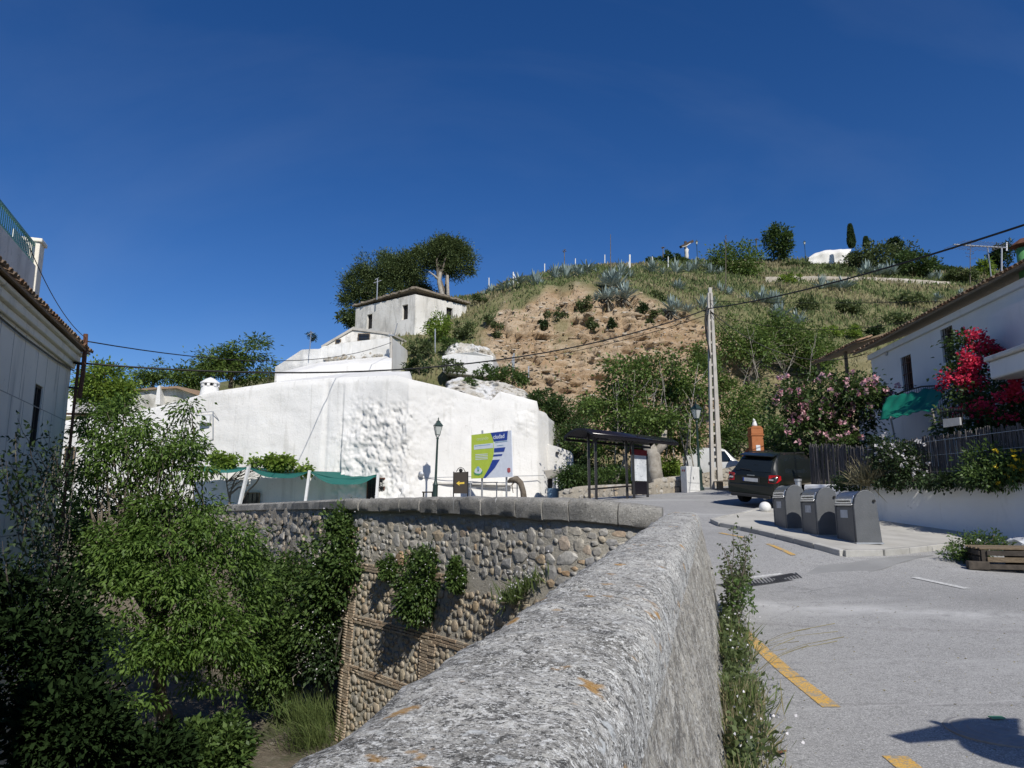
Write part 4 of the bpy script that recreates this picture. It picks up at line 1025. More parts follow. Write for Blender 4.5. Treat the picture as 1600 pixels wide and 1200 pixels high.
px_window(lt, 560, 577, 522, 532, 55.3, MAT['wood'], 3); px_window(lt, 525, 532, 531, 536, 55.8, MAT['wood'])
# white terrace below it
wt = thing('terrace_house', 'stepped whitewashed terrace wall with exposed rubble band above the cave house', 'house', at(520, 590, 50))
def wall_sheet(parent, name, pxs, top, bot, Y, mat, depth=4, n=80, rows_=24, amp=.12, bare=None):
    rows = []
    for j in range(rows_):
        k = j/(rows_-1); r = []
        for i in range(n):
            px = lerp(pxs[0], pxs[-1], i/(n-1)); a, b2 = interp(pxs, top, px), interp(pxs, bot, px); Yv = interp(pxs, Y, px) if hasattr(Y, '__len__') else Y
            tpz = at(px, a, Yv); btz = at(px, b2, Yv); p = Vector((tpz.x, Yv, lerp(btz.z, tpz.z, k)))
            p.y += fbm(p.x, p.y, p.z, .6, 4)*amp; r.append(p)
        rows.append(r)
    rows.append([p + Vector((0, depth, .15)) for p in rows[-1]]); rows.append([p + Vector((0, .2, -2)) for p in rows[-1]])
    o = MB().grid(rows); 
    R_ = [r[-1] for r in rows[:rows_]]; o.grid([R_, [p + Vector((.5, depth, 0)) for p in R_]])
    Lq = [r[0] for r in rows[:rows_]]; o.grid([Lq, [p + Vector((-.5, depth, 0)) for p in Lq]])
    return o.build(name, mat, parent, smooth=False, auto=35)
wall_sheet(wt, 'wall', [430, 434, 470, 472, 500, 505, 560, 612], [573, 571, 547, 546, 545, 541, 533, 527], [600, 600, 598, 598, 597, 597, 595, 596], [51.5, 51.4, 50.6, 50.5, 50, 50, 49.4, 48.8], MAT['white'], 4.5)
itt = []; rz = random.Random(12); meshesT = []
for l in LUMPS:
    c = l.copy(); c.materials.clear(); meshesT.append(c)
for i in range(150):
    px = rz.uniform(478, 596); lo, hi = interp([478, 520, 596], [582, 576, 562], px), interp([478, 520, 596], [574, 555, 550], px)
    p = at(px, rz.uniform(hi, lo), interp([430, 500, 612], [51.5, 50, 48.8], px)); s = rz.uniform(.2, .42)
    itt.append((p, Vector((1, 0, 0)), Vector((0, -1, 0)), s, .2, s*.7, rz.randrange(10), rz.uniform(-.3, .3)))
place_pieces(itt, wt, 'stone', MAT['stone_pale'], meshesT, LNP, 150)
sl = MB(); rows = []
for px in np.arange(432, 613, 6):
    f_ = at(px, interp([432, 500, 612], [590, 574, 568], px), interp([432, 612], [45.5, 45.2], px)); b_ = at(px, interp([432, 500, 612], [583, 566, 556], px), interp([432, 500, 612], [51, 49.8, 48.6], px))
    rows.append([f_ + Vector((0, 0, -1.5)), f_, f_.lerp(b_, .5) + Vector((0, 0, .15*fbm(px*.03, 1, 2, 1))), b_])
sl.grid(rows); sl.build('sloping_roof', MAT['white'], wt, smooth=True)
# drainage post at its right corner
po = thing('wooden_utility_post', 'grey wooden post at the right corner of the white terrace', 'post', at(612, 590, 47.8))
mb = MB(); mb.tube([at(611, 592, 47.8), at(611, 520, 47.8)], .10, 8); mb.build('shaft', MAT['concrete'], po); mb = MB(); mb.beam(at(607, 523, 47.7), at(616, 524, 47.7), .08); mb.tube([at(616, 524, 47.7), at(621, 505, 47.7)], .03, 5); mb.build('bracket', MAT['galv'], po)
for (px, y0, y1, Y) in ((484, 545, 517, 49.5),):
    t = thing('aerial_mast', 'thin bare aerial mast on the white terrace wall', 'aerial', at(px, y0, Y)); mb = MB(); mb.tube([at(px, y0+2, Y), at(px+2, y1, Y)], .03, 5); mb.tube([at(px-4, y1+6, Y), at(px+6, y1+2, Y)], .02, 4); mb.build('mast', MAT['galv'], t)
# small cottage behind
ct = thing('small_cottage', 'small cream cottage with low tiled roof behind the cave house', 'house', at(255, 640, 58))
mb = MB(); mb.prism([at(200, 660, 58), at(200, 611, 58), at(243, 607, 57.5), at(262, 604, 57.5), at(312, 617, 58), at(312, 660, 58)], (0, 5, 0)); mb.build('wall', MAT['plaster_cream'] if 'plaster_cream' in MAT else MAT['white_dirty'], ct)
mb = MB(); mb.prism([at(196, 609, 57.6), at(244, 605, 57.2), at(244, 608, 57.2), at(196, 612, 57.6)], (0, 6, .4)); mb.prism([at(248, 605, 57.2), at(276, 603, 57.2), at(316, 617, 57.6), at(316, 620, 57.6), at(276, 606.5, 57.2), at(248, 608, 57.2)], (0, 6, .4)); mb.build('roof', MAT['tile'], ct)
mb = MB(); mb.prism([at(242, 632, 57), at(246, 604, 57), at(250, 602, 57), at(250, 632, 57)], (0, .8, 0)); mb.build('buttress', MAT['white'], ct)
# shed with metal roof left of cottage
hs = thing('tin_shed', 'little pale shed with rusty roof beside the left house corner', 'shed', at(118, 650, 50))
mb = MB(); mb.prism([at(104, 650, 50), at(107, 610, 50), at(118, 612, 50), at(118, 650, 50)], (0, 3, 0)); mb.build('wall', MAT['white_shade'], hs); mb = MB(); mb.prism([at(100, 645, 49), at(190, 645, 49), at(190, 648, 49), at(100, 648, 49)], (0, 3, .3)); mb.build('roof', MAT['rust'], hs)
# far white rim of a round house on the hilltop
wr = thing('round_white_house', 'low rounded whitewashed building on the hilltop', 'house', at(1298, 408, 140))
mb = MB(); rows = []
for j in range(8):
    k = j/7; rows.append([at(lerp(1264, 1330, i/20), lerp(412, interp([1264, 1272, 1290, 1330], [402, 396, 391, 389], lerp(1264, 1330, i/20)), min(1, k*1.2)), 140 + 5*max(0, k-.8)*5) + Vector((0, fbm(i, j, 1, .4)*.4, 0)) for i in range(21)])
rows.append([p + Vector((0, 8, 0)) for p in rows[-1]]); mb.grid(rows); mb.build('wall', MAT['white'], wr, smooth=True)

# ------------------------------------------------------------------ house on the right
rh = thing('white_house', 'white house in shade with clay tile eaves above the reed fence', 'house', (15.4, 26, 2))
def fx(Y): return 15.0 + .081*(Y - 20.8)
B_ = Vector((fx(30.6), 30.6, 0)); A_ = Vector((fx(9), 9, 0))
tt, nn = facade_frame(B_, A_, (-1, 0)); LF = (A_-B_).length
ze = at(1372, 533, 30.6).z - .5
MAT['right_wall'] = surf('shaded_white_wall', [(0.3, (0.70, 0.70, 0.68)), (0.7, (0.78, 0.78, 0.76))], 0.6, 0.9, layers=(('n', 1.2, 0.58, 0.75, (0.58, 0.575, 0.54), 0.5, (1.5, 1.5, 0.3)),), bumps=((25, 0.15),), bdist=0.02)
zw1, zw2 = at(1425, 612, 27.6).z, at(1500, 565, 24.4).z
mb = MB(); fbox(mb, B_, tt, nn, 0, LF, 1.0, ze-.12, -8, -.34); fwall(mb, B_, tt, nn, 0, LF, 1.0, ze-.12, [(2.72, 3.58, zw1, zw1+1.4), (5.9, 6.7, zw2, zw2+1.2)], -.34, 0); mb.build('wall', MAT['right_wall'], rh)
up = (-nn*math.cos(R(20)) + Vector((0, 0, math.sin(R(20)))))
e0 = Vector((B_.x, B_.y, ze)) + nn*.5
mb = MB(); mb.prism([e0 - tt*.7, e0 + tt*LF, e0 + tt*LF + up*5, e0 - tt*.7 + up*5], (0, 0, .08)); rfo = mb.build('roof', MAT['wood'], rh)
mb = MB(); fbox(mb, B_, tt, nn, -.1, LF, ze-.35, ze-.12, -.1, .12); mb.build('eave_moulding', MAT['right_wall'], rh, bevel=.03)
eave_tiles(rh, e0 + Vector((0, 0, .08)), tt, up, -.65, LF, .225, 3)
deep_window(rh, B_, tt, nn, 3.15, zw1, .86, 1.4, 0, .34, MAT['wood'], 6, MAT['rust'])
deep_window(rh, B_, tt, nn, 6.3, zw2, .8, 1.2, 0, .34, MAT['wood'], 5)
mb = MB(); p = B_ + tt*1.6 + nn*.02; mb.box((p.x, p.y, at(1420, 548, 28.5).z), (.1, .16, .16)); mb.build('wall_light', MAT['galv'], rh)
# projecting white bay and terrace parapet at the right edge
mb = MB(); fbox(mb, B_, tt, nn, 10.0, 21, 1, at(1580, 476, 19.5).z, -.2, .7); mb.build('bay', MAT['right_wall'], rh)
mb = MB(); fbox(mb, B_, tt, nn, 12.4, 20, at(1580, 585, 17.6).z, at(1580, 556, 17.6).z, .7, 2.2); mb.build('terrace_parapet', MAT['right_wall'], rh, bevel=.05)
mb = MB(); fbox(mb, B_, tt, nn, 12.35, 20, at(1580, 556, 17.6).z, at(1580, 548, 17.6).z, .68, 2.3); mb.build('parapet_cap', MAT['white_dirty'], rh, bevel=.04)
# green flue with cowl
MAT['flue'] = surf('green_flue', [(0.4, (.10, .28, .10)), (0.7, (.14, .36, .13))], 3, .6, layers=(('n', 2, .6, .65, (.35, .12, .04), .8),), obj=False)
mb = MB(); q = at(1600, 470, 20.0); q.x = at(1611, 470, 20.5).x; mb.tube([Vector((q.x, 20.5, ze-.2)), Vector((q.x, 20.5, at(1600, 388, 20.5).z))], .22, 12); fl = mb.build('flue_pipe', MAT['flue'], rh, smooth=True)
mb = MB(); mb.lathe([(.38, 0), (.3, .08), (.1, .22), (.01, .25)], 12, (q.x, 20.5, at(1600, 384, 20.5).z)); mb.build('cowl', MAT['rust'], fl, smooth=False)
# lean-to roof at the far end, with porch post
lo = thing('porch_roof', 'tiled porch lean-to at the far end of the white house', 'porch', (15.2, 33, 2))
B2 = Vector((fx(30.7)+.1, 30.75, 0)); zt = at(1340, 552, 33).z
e1 = Vector((B2.x - .55, 30.8, zt)); tt2 = Vector((.02, 1, 0)).normalized(); up2 = Vector((math.cos(R(17)), 0, math.sin(R(17))))
mb = MB(); mb.prism([e1, e1 + tt2*5.2, e1 + tt2*5.2 + up2*4, e1 + up2*4], (0, 0, .07)); mb.build('roof', MAT['wood'], lo)
eave_tiles(lo, e1 + Vector((0, 0, .07)), tt2, up2, 0, 5.1, .225, 2)
mb = MB(); mb.box((e1.x+.3, 32.6, zt/2+1), (.12, .12, zt-2)); mb.box((e1.x+.3, 35.6, zt/2+1), (.12, .12, zt-2)); mb.build('post', MAT['wood'], lo)
mb = MB(); mb.box((e1.x+3.2, 34.5, 4), (.3, 6, 5.5)); mb.build('wall', MAT['right_wall'], lo)
# TV aerial on the ridge
ta = thing('tv_aerial', 'long television aerial on two poles above the tiled roof', 'aerial', at(1560, 430, 23))
mb = MB(); mb.tube([at(1565, 436, 23), at(1565, 388, 23)], .028, 6); mb.tube([at(1549, 434, 23.3), at(1543, 386, 23.2)], .02, 6); mb.build('mast', MAT['galv'], ta)
mb = MB(); mb.tube([at(1490, 382, 22.6), at(1573, 387, 23.2)], .028, 5)
for k in range(13):
    p = at(1492 + k*6, 382.3 + k*.36, 22.62 + k*.045); mb.tube([p + Vector((.12, -.4, 0)), p + Vector((-.12, .4, 0))], .008, 4)
mb.tube([at(1573, 379, 23.2), at(1573, 392, 23.2)], .03, 5); mb.build('boom', MAT['galv'], ta)
# ------------------------------------------------------------------ pavement, kerb, markings
pv = [onroad(1113, 818), onroad(1180, 833), onroad(1300, 864), onroad(1345, 868), onroad(1400, 866), onroad(1470, 858), onroad(1540, 850), at(1610, 853, 15.7), Vector((11.75, 16.0, 0)), Vector((9.2, 22.3, 0)), onroad(1240, 806), onroad(1195, 798), onroad(1160, 806)]
pave = sheet('pavement', pv, MAT['pave'], 0.09, .7, .3); tag(pave, 'pale concrete pavement island under the three bins', kind='structure')
ke = thing('kerb', 'pale stone kerb edging the bin pavement', 'kerb', pv[2])
line = catmull(pv[10:] + pv[:7], 8); kp = Path([Vector((p.x, p.y, gz(p.x, p.y))) for p in line]); d = 0
while d < kp.L - .3:
    a, b_ = kp.at(d + .006), kp.at(min(kp.L, d + .79)); mb = MB(); tn = (b_-a); tn.z = 0; tn.normalize(); nrm_ = Vector((tn.y, -tn.x, 0))
    mb.prism([a + nrm_*.07 + Vector((0, 0, -.1)), b_ + nrm_*.07 + Vector((0, 0, -.1)), b_ - nrm_*.07 + Vector((0, 0, -.1)), a - nrm_*.07 + Vector((0, 0, -.1))], (0, 0, .205)); mb.build('kerb_stone', MAT['kerb'], ke, bevel=.015); d += .8
# paving joints: shallow grooves laid as dark strips
def strip(name, pts, w, mat, zoff, parent=None, label=None, cat=None, seg=.35):
    P = []
    for a, b_ in zip(pts, pts[1:]):
        k = max(1, int((b_-a).length/seg)); P += [a.lerp(b_, i/k) for i in range(k)]
    P.append(pts[-1]); rows = []
    for i, p in enumerate(P):
        t = (P[min(i+1, len(P)-1)] - P[max(i-1, 0)]); t.z = 0; t.normalize(); n = Vector((t.y, -t.x, 0))
        hw_ = w(i/(len(P)-1))/2 if callable(w) else w/2
        rows.append([Vector((q.x, q.y, gz(q.x, q.y) + zoff)) for q in (p - n*hw_, p, p + n*hw_)])
    o = MB().grid(rows).build(name, mat, parent)
    if parent is None:
        fl = o.data.polygons[0].normal.z < 0
        if fl: o.data.flip_normals()
    return o
mk = lambda n, pts, w, m_, lab, cat='road marking': tag(strip(n, [onroad(*p) for p in pts], w, m_, .006), lab, cat, None, 'thing')
mk('road_marking', [(1158, 985), (1225, 1047), (1300, 1108)], lambda f: .15, MAT['yellow'], 'long yellow line slanting beside the weeds at the parapet foot')
mk('road_marking', [(1398, 1183), (1440, 1220)], .16, MAT['yellow'], 'short yellow dash cut by the bottom edge')
mk('road_marking', [(1117, 815), (1150, 806), (1184, 798)], .22, MAT['yellow'], 'yellow kerb line beyond the white stone ball')
mk('road_marking', [(1125, 833), (1162, 840)], .12, MAT['yellow'], 'worn yellow dash at the tip of the pavement')
mk('road_marking', [(1200, 850), (1240, 868)], .10, MAT['yellow'], 'worn thin yellow dash along the kerb by the bins')
mk('road_marking', [(1428, 903), (1512, 921)], .13, MAT['whiteline'], 'short worn white dash in the middle of the street')
mk('road_marking', [(1148, 905), (1222, 897)], .10, MAT['whiteline'], 'white line along the far edge of the dark drain')
MAT['newtar'] = surf('fresh_tar', [(0.3, (0.055, 0.055, 0.055)), (0.7, (0.09, 0.09, 0.09))], 8, 0.9, bumps=((120, .5),), bdist=.008)
MAT['patch'] = surf('patched_asphalt', [(0.3, (0.23, 0.23, 0.225)), (0.7, (0.30, 0.30, 0.29))], 1.0, 0.92, layers=(('n', 80, .56, .68, (.15, .15, .15), .5),), bumps=((150, .5),), bdist=.006)
MAT['dustline'] = surf('cement_dust', [(0.35, (0.40, 0.397, 0.385)), (0.7, (0.56, 0.555, 0.54))], 2.5, .95, layers=(('n', 1.5, .5, .6, (.36, .355, .345), .9),), bumps=((100, .3),), bdist=.005)
dr = thing('drain_grate', 'dark cast drain strip across the street by the parapet', 'drain', onroad(1180, 908))
strip('grate_bed', [onroad(1128, 918), onroad(1250, 900)], .42, MAT['newtar'], .005, dr)
for i in range(24):
    a = onroad(1128, 918).lerp(onroad(1250, 900), (i+.5)/24); q = Vector((.12, 1, 0)).normalized()*.19
    strip('grate_bar', [a - q, a + q], .025, MAT['iron'], .013, dr)
pt = [onroad(1255, 897), onroad(1330, 896), onroad(1450, 868), onroad(1390, 871), onroad(1300, 875), onroad(1215, 868), onroad(1290, 885)]
tag(sheet('asphalt_patch', [(p.x, p.y) for p in [onroad(1250, 903), onroad(1330, 902), onroad(1380, 890), onroad(1460, 868), onroad(1400, 870), onroad(1330, 880), onroad(1280, 884)]], MAT['patch'], .004, .5), kind='structure')
# manhole cover
mh = thing('manhole_cover', 'round cast iron manhole cover at the lower right corner', 'manhole', onroad(1565, 1143))
p = onroad(1565, 1143); mb = MB()
mb.lathe([(.36, -.02), (.36, .004), (.33, .007), (.325, .002), (.31, .002), (.305, .007), (.26, .007), (.255, .003), (.21, .003), (.205, .007), (.16, .007), (.155, .003), (.11, .003), (.105, .007), (.05, .007), (.045, .003), (.001, .003)], 32, p); mb.build('cover', MAT['castiron'] if 'castiron' in MAT else paint('cast_iron', (.27, .265, .26), .7, .2), mh)
gp = MB(); q = onroad(1558, 1126); gp.box(q + Vector((0, 0, .016)), (.1, .05, .008)); gp.build('paint_spot', paint('green_spot', (.1, .3, .16)), mh)

# ------------------------------------------------------------------ bins
MAT['bingrey'] = surf('bin_steel_grey', [(0.3, (0.085, 0.09, 0.095)), (0.7, (0.115, 0.12, 0.126))], 3, .48, layers=(('n', 14, .62, .72, (.16, .16, .16), .35), ('n', 2, .6, .7, (.14, .13, .12), .4, (1, 1, .2))), obj=True, spec=.4)
MAT['chrome'] = surf('brushed_steel', [(0.3, (0.55, 0.56, 0.58)), (0.7, (0.68, 0.69, 0.71))], 4, .28, stretch=(1, 30, 1), obj=True, metal=1.0, bumps=((60, .1),))
MAT['label'] = surf('bin_label', [(0.4, (.42, .43, .44)), (.6, (.55, .56, .57))], 9, .6, obj=True, layers=(('n', 14, .52, .6, (.25, .25, .25), .6, (1, 2, 9)),))
MAT['labelp'] = paint('pale_label', (.52, .55, .58), .6)
def make_bin(label, loc, rz, sc=1.0, face='label'):
    t = thing('waste_bin', label, 'bin', loc, rz, 'underground waste bin chutes on the pavement')
    W, D = .95, .52
    pr = [(0, 0), (-.01, .76), (.005, .80), (.02, .88), (.065, .965), (.135, 1.03), (.22, 1.06), (.30, 1.05), (.38, 1.005), (.435, .93), (.5, 0)]
    def ext(poly, y0, y1): return MB().prism([(x, y0, z) for x, z in poly], (0, y1-y0, 0))
    ext(pr, 0, .06).build('side_panel', MAT['bingrey'], t, False, bevel=.012)
    ext(pr, W-.06, W).build('side_panel', MAT['bingrey'], t, False, bevel=.012)
    pi = [(.03, 0), (.02, .755), (.42, .90), (.47, 0)]
    ext(pi, .06, W-.06).build('body', MAT['bingrey'], t, False)
    dr_ = MB(); rows = []
    for y in (.065, W-.065): rows.append([(x, y, z) for x, z in ((.0, .80), (.012, .88), (.05, .95), (.12, 1.012), (.21, 1.04), (.30, 1.03), (.37, .985), (.42, .90))])
    dr_.grid(rows); d_ = dr_.build('drum', MAT['chrome'], t, False, smooth=True)
    fl = MB(); fl.prism([(-.02, .075, .79), (-.005, .075, .885), (.03, .075, .94), (.05, .075, .93), (.02, .075, .80)], (0, W-.15, 0)); fo_ = fl.build('flap', MAT['chrome'], t, False, bevel=.006)
    hb_ = MB(); hb_.beam((-.035, .2, .84), (-.035, W-.2, .84), .02); hb_.box((-.02, .2, .84), (.04, .025, .02)); hb_.box((-.02, W-.2, .84), (.04, .025, .02)); hb_.build('handle', MAT['iron'], fo_, False)
    b2 = MB(); b2.box((-.012, W/2, .765), (.03, W-.14, .035)); b2.build('trim_bar', MAT['chrome'], t, False, bevel=.005)
    fp = MB(); fp.box((.012, W/2, .37), (.03, W-.16, .70)); do = fp.build('front_door', MAT['bingrey'], t, False, bevel=.01)
    lb = MB(); lb.box((-.006, W*.52, .58), (.006, .34, .16)); lb.build('notice', MAT[face], do, False)
    lk = MB(); lk.tube([(.39, -.03, .84), (.39, .01, .84)], .028, 10); lk.build('lock', MAT['iron'], t, False)
    ft = MB(); ft.box((.25, W/2, .012), (.54, W+.04, .03)); ft.build('plinth', MAT['galv'], t, False)
    return t
for (px, py, lab, fc) in ((1340, 853, 'grey steel waste bin chute, the frontmost beside the kerb corner', 'labelp'), (1279.7, 840, 'grey steel waste bin chute, the middle of three', 'label'), (1231, 829, 'grey steel waste bin chute, the rearmost by the stone ball', 'label')):
    p = onroad(px, py + 4); p = Vector((p.x, p.y, gz(p.x, p.y) + .085)); make_bin(lab, p, R(-2), 1, fc)
# stone ball
sb = thing('stone_ball', 'white painted stone ball bollard at the pavement tip', 'bollard', onroad(1196, 804)); p = onroad(1196, 804)
mb = MB(); mb.sphere(p + Vector((0, 0, .21)), .175, 20, 14, (1, 1, .95)); mb.build('ball', MAT['whitepaint'], sb, smooth=True); mb = MB(); mb.lathe([(.12, -.05), (.12, .04), (.1, .06)], 14, p + Vector((0, 0, .02))); mb.build('foot', MAT['concrete'], sb)
# steel bollard
sbl = thing('steel_bollard', 'short brushed steel bollard behind the bins', 'bollard', at(1248, 800, 21.5)); q = at(1248, 770, 21.5); g0 = gz(q.x, q.y)
mb = MB(); mb.lathe([(.09, 0), (.09, at(1248, 752, 21.5).z - g0), (.085, at(1248, 750, 21.5).z - g0)], 16, (q.x, q.y, g0)); mb.build('shaft', MAT['galv'], sbl, auto=40); mb = MB(); mb.lathe([(.11, at(1248, 752, 21.5).z - g0), (.11, at(1248, 748.5, 21.5).z - g0)], 16, (q.x, q.y, g0)); mb.build('cap', MAT['galv'], sbl, auto=40)

# ------------------------------------------------------------------ white retaining wall, reed fence
def rwx(Y): return 11.55 - .408*(Y-16)
rt = thing('retaining_wall', 'low white garden wall in shade behind the bins', 'wall', (10.5, 18.5, .8))
rows = []
for Y in np.arange(9.0, 22.4, .2):
    x = rwx(Y); zt = interp([9, 16, 19.45, 22.3], [at(1600, 753, 16).z-.2, at(1600, 753, 16).z, at(1378, 757, 19.45).z, at(1255, 757, 22.3).z], Y); g = gz(x, Y) - .4
    prof = [(-.0, g), (.02, g + .6), (.03, lerp(g, zt, .75)), (.04, zt-.04), (.07, zt), (.30, zt+.01), (.34, zt-.2), (.34, g)]
    rows.append([Vector((x + o_ + fbm(x, Y, z_, 1.2, 3)*.03, Y, z_ + fbm(Y, 1, o_, .8, 3)*.03*(z_ > g+.3))) for o_, z_ in prof])
mb = MB().grid(rows); mb.add(rows[-1], [tuple(range(8))]); mb.build('wall', MAT['white_shade'], rt, smooth=True)
rows_zt = lambda Y: interp([9, 16, 19.45, 22.3], [at(1600, 753, 16).z-.2, at(1600, 753, 16).z, at(1378, 757, 19.45).z, at(1255, 757, 22.3).z], Y)
gb = MB(); gb.grid([[Vector((x, y, rows_zt(y) - .04 + .1*(x-rwx(y)))) for x in (rwx(min(y, 22.2))+.3, rwx(min(y, 22.2))+2 + max(0, y-22)*.4, 15.5)] for y in np.arange(9, 34, .5)]); tag(gb.build('garden_ground', MAT['ravine']), kind='structure')
MAT['reed'] = surf('dark_reed', [(0.3, (0.065, 0.06, 0.06)), (0.7, (0.14, 0.13, 0.125))], 6, .9, island=.6, stretch=(6, 6, .6))
rfz = thing('reed_fence', 'dark grey reed screen fence on top of the white garden wall', 'fence', (10.8, 18.5, 2.2))
P_, F_ = [], []
rr = random.Random(9); mb = MB()
def fence_top(Y): 
    return interp([12, 16, 17, 17.9, 19, 20.2, 22.3], [at(1600, 655, 16).z, at(1600, 660, 16).z, at(1540, 668, 17).z, at(1470, 678, 17.9).z, at(1400, 688, 19).z, at(1340, 697, 20.2).z, at(1258, 694, 22.3).z], Y)
y = 12.0
while y < 22.25:
    x = rwx(y) + .30 + rr.uniform(-.02, .02); w = rr.uniform(.018, .035); zt = fence_top(y) + rr.uniform(-.09, .05); zb_ = rows_zt(y) - .05
    mb.box((x, y, (zt+zb_)/2), (.02, w, zt-zb_), Matrix.Rotation(rr.uniform(-.02, .02), 3, 'X')); y += w*.95
mb.build('reed_infill', MAT['reed'], rfz, kind='stuff')
for Y in np.arange(12.2, 22.3, 2.0):
    mb = MB(); zb_ = rows_zt(Y) - .1; mb.box((rwx(Y)+.36, Y, (fence_top(Y)+zb_)/2), (.06, .06, fence_top(Y)-zb_)); mb.build('fence_post', MAT['iron'], rfz)
mb = MB()
for f_ in (.25, .6, .9):
    for Y in np.arange(12.2, 20.0, 2.0): mb.beam((rwx(Y)+.265, Y, lerp(rows_zt(Y), fence_top(Y), f_)), (rwx(Y+2)+.265, Y+2, lerp(rows_zt(Y+2), fence_top(Y+2), f_)), .012)
mb.build('binding_wire', MAT['galv'], rfz)
# wooden notice board and wrought gate panel on the fence
nb = thing('notice_board', 'small pale plank sign fixed over the reed fence under the bougainvillea', 'sign', at(1488, 665, 17.6))
mb = MB(); mb.prism([at(1474, 668, 17.7), at(1500, 664, 17.35), at(1499, 652, 17.35), at(1473, 655, 17.7)], (.05, .01, 0)); mb.build('board', paint('grey_board', (.33, .33, .33), .8), nb)
ip = thing('iron_railing', 'black wrought iron railing panel above the reed fence', 'railing', at(1480, 660, 18.1)); mb = MB()
for k in range(9): mb.beam(at(1470 + k*4.2, 668, 18.1 - k*.06), at(1470 + k*4.2, 637, 18.1 - k*.06), .02)
mb.build('bars', MAT['iron'], ip); mb = MB(); mb.beam(at(1468, 645, 18.1), at(1508, 640, 17.55), .03); mb.beam(at(1468, 662, 18.1), at(1508, 658, 17.55), .03); mb.build('rails', MAT['iron'], ip)
# balcony rail of the house
br = thing('balcony_railing', 'curved black balcony rail in front of the white house window', 'railing', (14.2, 27, 4)); mb = MB(); pts = [at(px, py, Y) for px, py, Y in ((1392, 622, 28), (1410, 612, 27.2), (1440, 604, 26), (1475, 602, 24.6), (1500, 606, 23.6))]; lowp = [p - Vector((0, 0, .85)) for p in pts]
mb.tube(pts, .03, 6); mb.tube(lowp, .02, 6); pa_ = Path(pts); br_ = mb.build('rails', MAT['iron'], br); mb = MB()
for d in np.arange(0, pa_.L, .14): q = pa_.at(d); mb.tube([q, q - Vector((0, 0, .85))], .009, 4)
mb.build('balusters', MAT['iron'], br)
# green tarpaulin
tpn = thing('green_tarpaulin', 'sagging green tarpaulin awning between the rose bush and the bougainvillea', 'tarpaulin', at(1425, 690, 24))
rows = []
for j in range(15):
    v_ = j/14; r = []
    for i in range(31):
        u_ = i/30; a_ = at(lerp(1384, 1478, u_), lerp(622, 604, u_), 24.6 - 3*u_); b_ = at(lerp(1374, 1462, u_), lerp(658, 640, u_), 22.6 - 2.6*u_)
        p = a_.lerp(b_, v_); p.z += -.16*math.sin(math.pi*v_)*math.sin(math.pi*u_) + .07*fbm(u_*5, v_*3, 2, 1, 3) + .05*abs(math.sin(u_*17 + v_*4)); r.append(p)
    rows.append(r)
m_ = leafmat('green_tarp', (.015, .26, .17), (.03, .34, .23), .5, .5, 1.5); mb = MB().grid(rows); o = mb.build('sheet', m_, tpn, smooth=True); o.modifiers.new('thick', 'SOLIDIFY').thickness = .008
for i, (u_, v_) in enumerate(((.22, 1), (.95, 1))):
    p = rows[14][int(u_*30)]; mb = MB(); mb.tube([p + Vector((0, 0, .03)), Vector((p.x + .25, p.y, rows_zt(p.y)))], .03, 6); mb.build('pole', MAT['bark_pale'], tpn)

# ------------------------------------------------------------------ pallet cart of wood at the right edge and a rubble sack
pl = thing('timber_crate', 'broken weathered timber platform lying at the right edge of the street', 'crate', onroad(1575, 905))
c_ = onroad(1536, 892); ax_ = Vector((.95, -.31, 0)); ay_ = Vector((.31, .95, 0)); az_ = Vector((0, 0, 1)); gz0 = c_.z
def lp(a, b, h): return c_ + ax_*a + ay_*b + az_*h
rc = random.Random(6)
for i in range(7):
    mb = MB(); b0 = i*.145; mb.prism([lp(-.04 + rc.uniform(-.03, .03), b0, .36), lp(2.0, b0, .36), lp(2.0, b0+.13, .36), lp(-.04 + rc.uniform(-.03, .03), b0+.13, .36)], (0, 0, .03)); mb.build('plank', MAT['wood'], pl, bevel=.006)
MAT['wood_dark'] = surf('dark_wood', [(0.3, (0.03, 0.025, 0.02)), (0.7, (0.08, 0.066, 0.052))], 6, .8, island=.4, obj=True)  # darker wood tone for the platform's sides, bearers and the bench
for i, a in enumerate((0.0, .62, 1.3, 1.9)):
    mb = MB(); mb.prism([lp(a, 0, .02), lp(a+.1, 0, .02), lp(a+.1, .98, .02), lp(a, .98, .02)], (0, 0, .33)); mb.build('bearer', MAT['wood_dark'], pl, bevel=.008)
for h in (.03, .15, .26):
    mb = MB(); mb.prism([lp(.08, -.03, h), lp(2.0, -.03, h), lp(2.0, .0, h), lp(.08, .0, h)], (0, 0, .085)); mb.build('side_board', MAT['wood_dark'] if h != .15 else MAT['wood'], pl, bevel=.006)
    mb = MB(); mb.prism([lp(-.03, .03, h), lp(0, .03, h), lp(0, .95, h), lp(-.03, .95, h)], (0, 0, .085)); mb.build('end_board', MAT['wood_dark'], pl, bevel=.006)
mb = MB(); mb.prism([lp(-.22, -.05, .02), lp(.1, -.05, .02), lp(.1, .12, .02), lp(-.22, .12, .02)], (0, 0, .14)); mb.build('block', MAT['wood_dark'], pl, bevel=.01)
rs_ = thing('rubble_sack', 'pale plastic sack lying beside the white garden wall', 'sack', onroad(1598, 862)); mb = MB(); q = onroad(1600, 864); rows = []
mb.sphere(q + Vector((.2, 0, .14)), .5, 22, 14, (1.2, .8, .42)); 
for i, v3 in enumerate(mb.v): 
    v3 = Vector(v3); k = fbm(v3.x, v3.y, v3.z, 3.5, 4)*.12; mb.v[i] = tuple(v3 + Vector((k, k, k)))
mb.build('sack', surf('sack_plastic', [(.3, (.45, .47, .5)), (.7, (.66, .68, .7))], 5, .5, bumps=((9, .6),), bdist=.05), rs_, smooth=True)

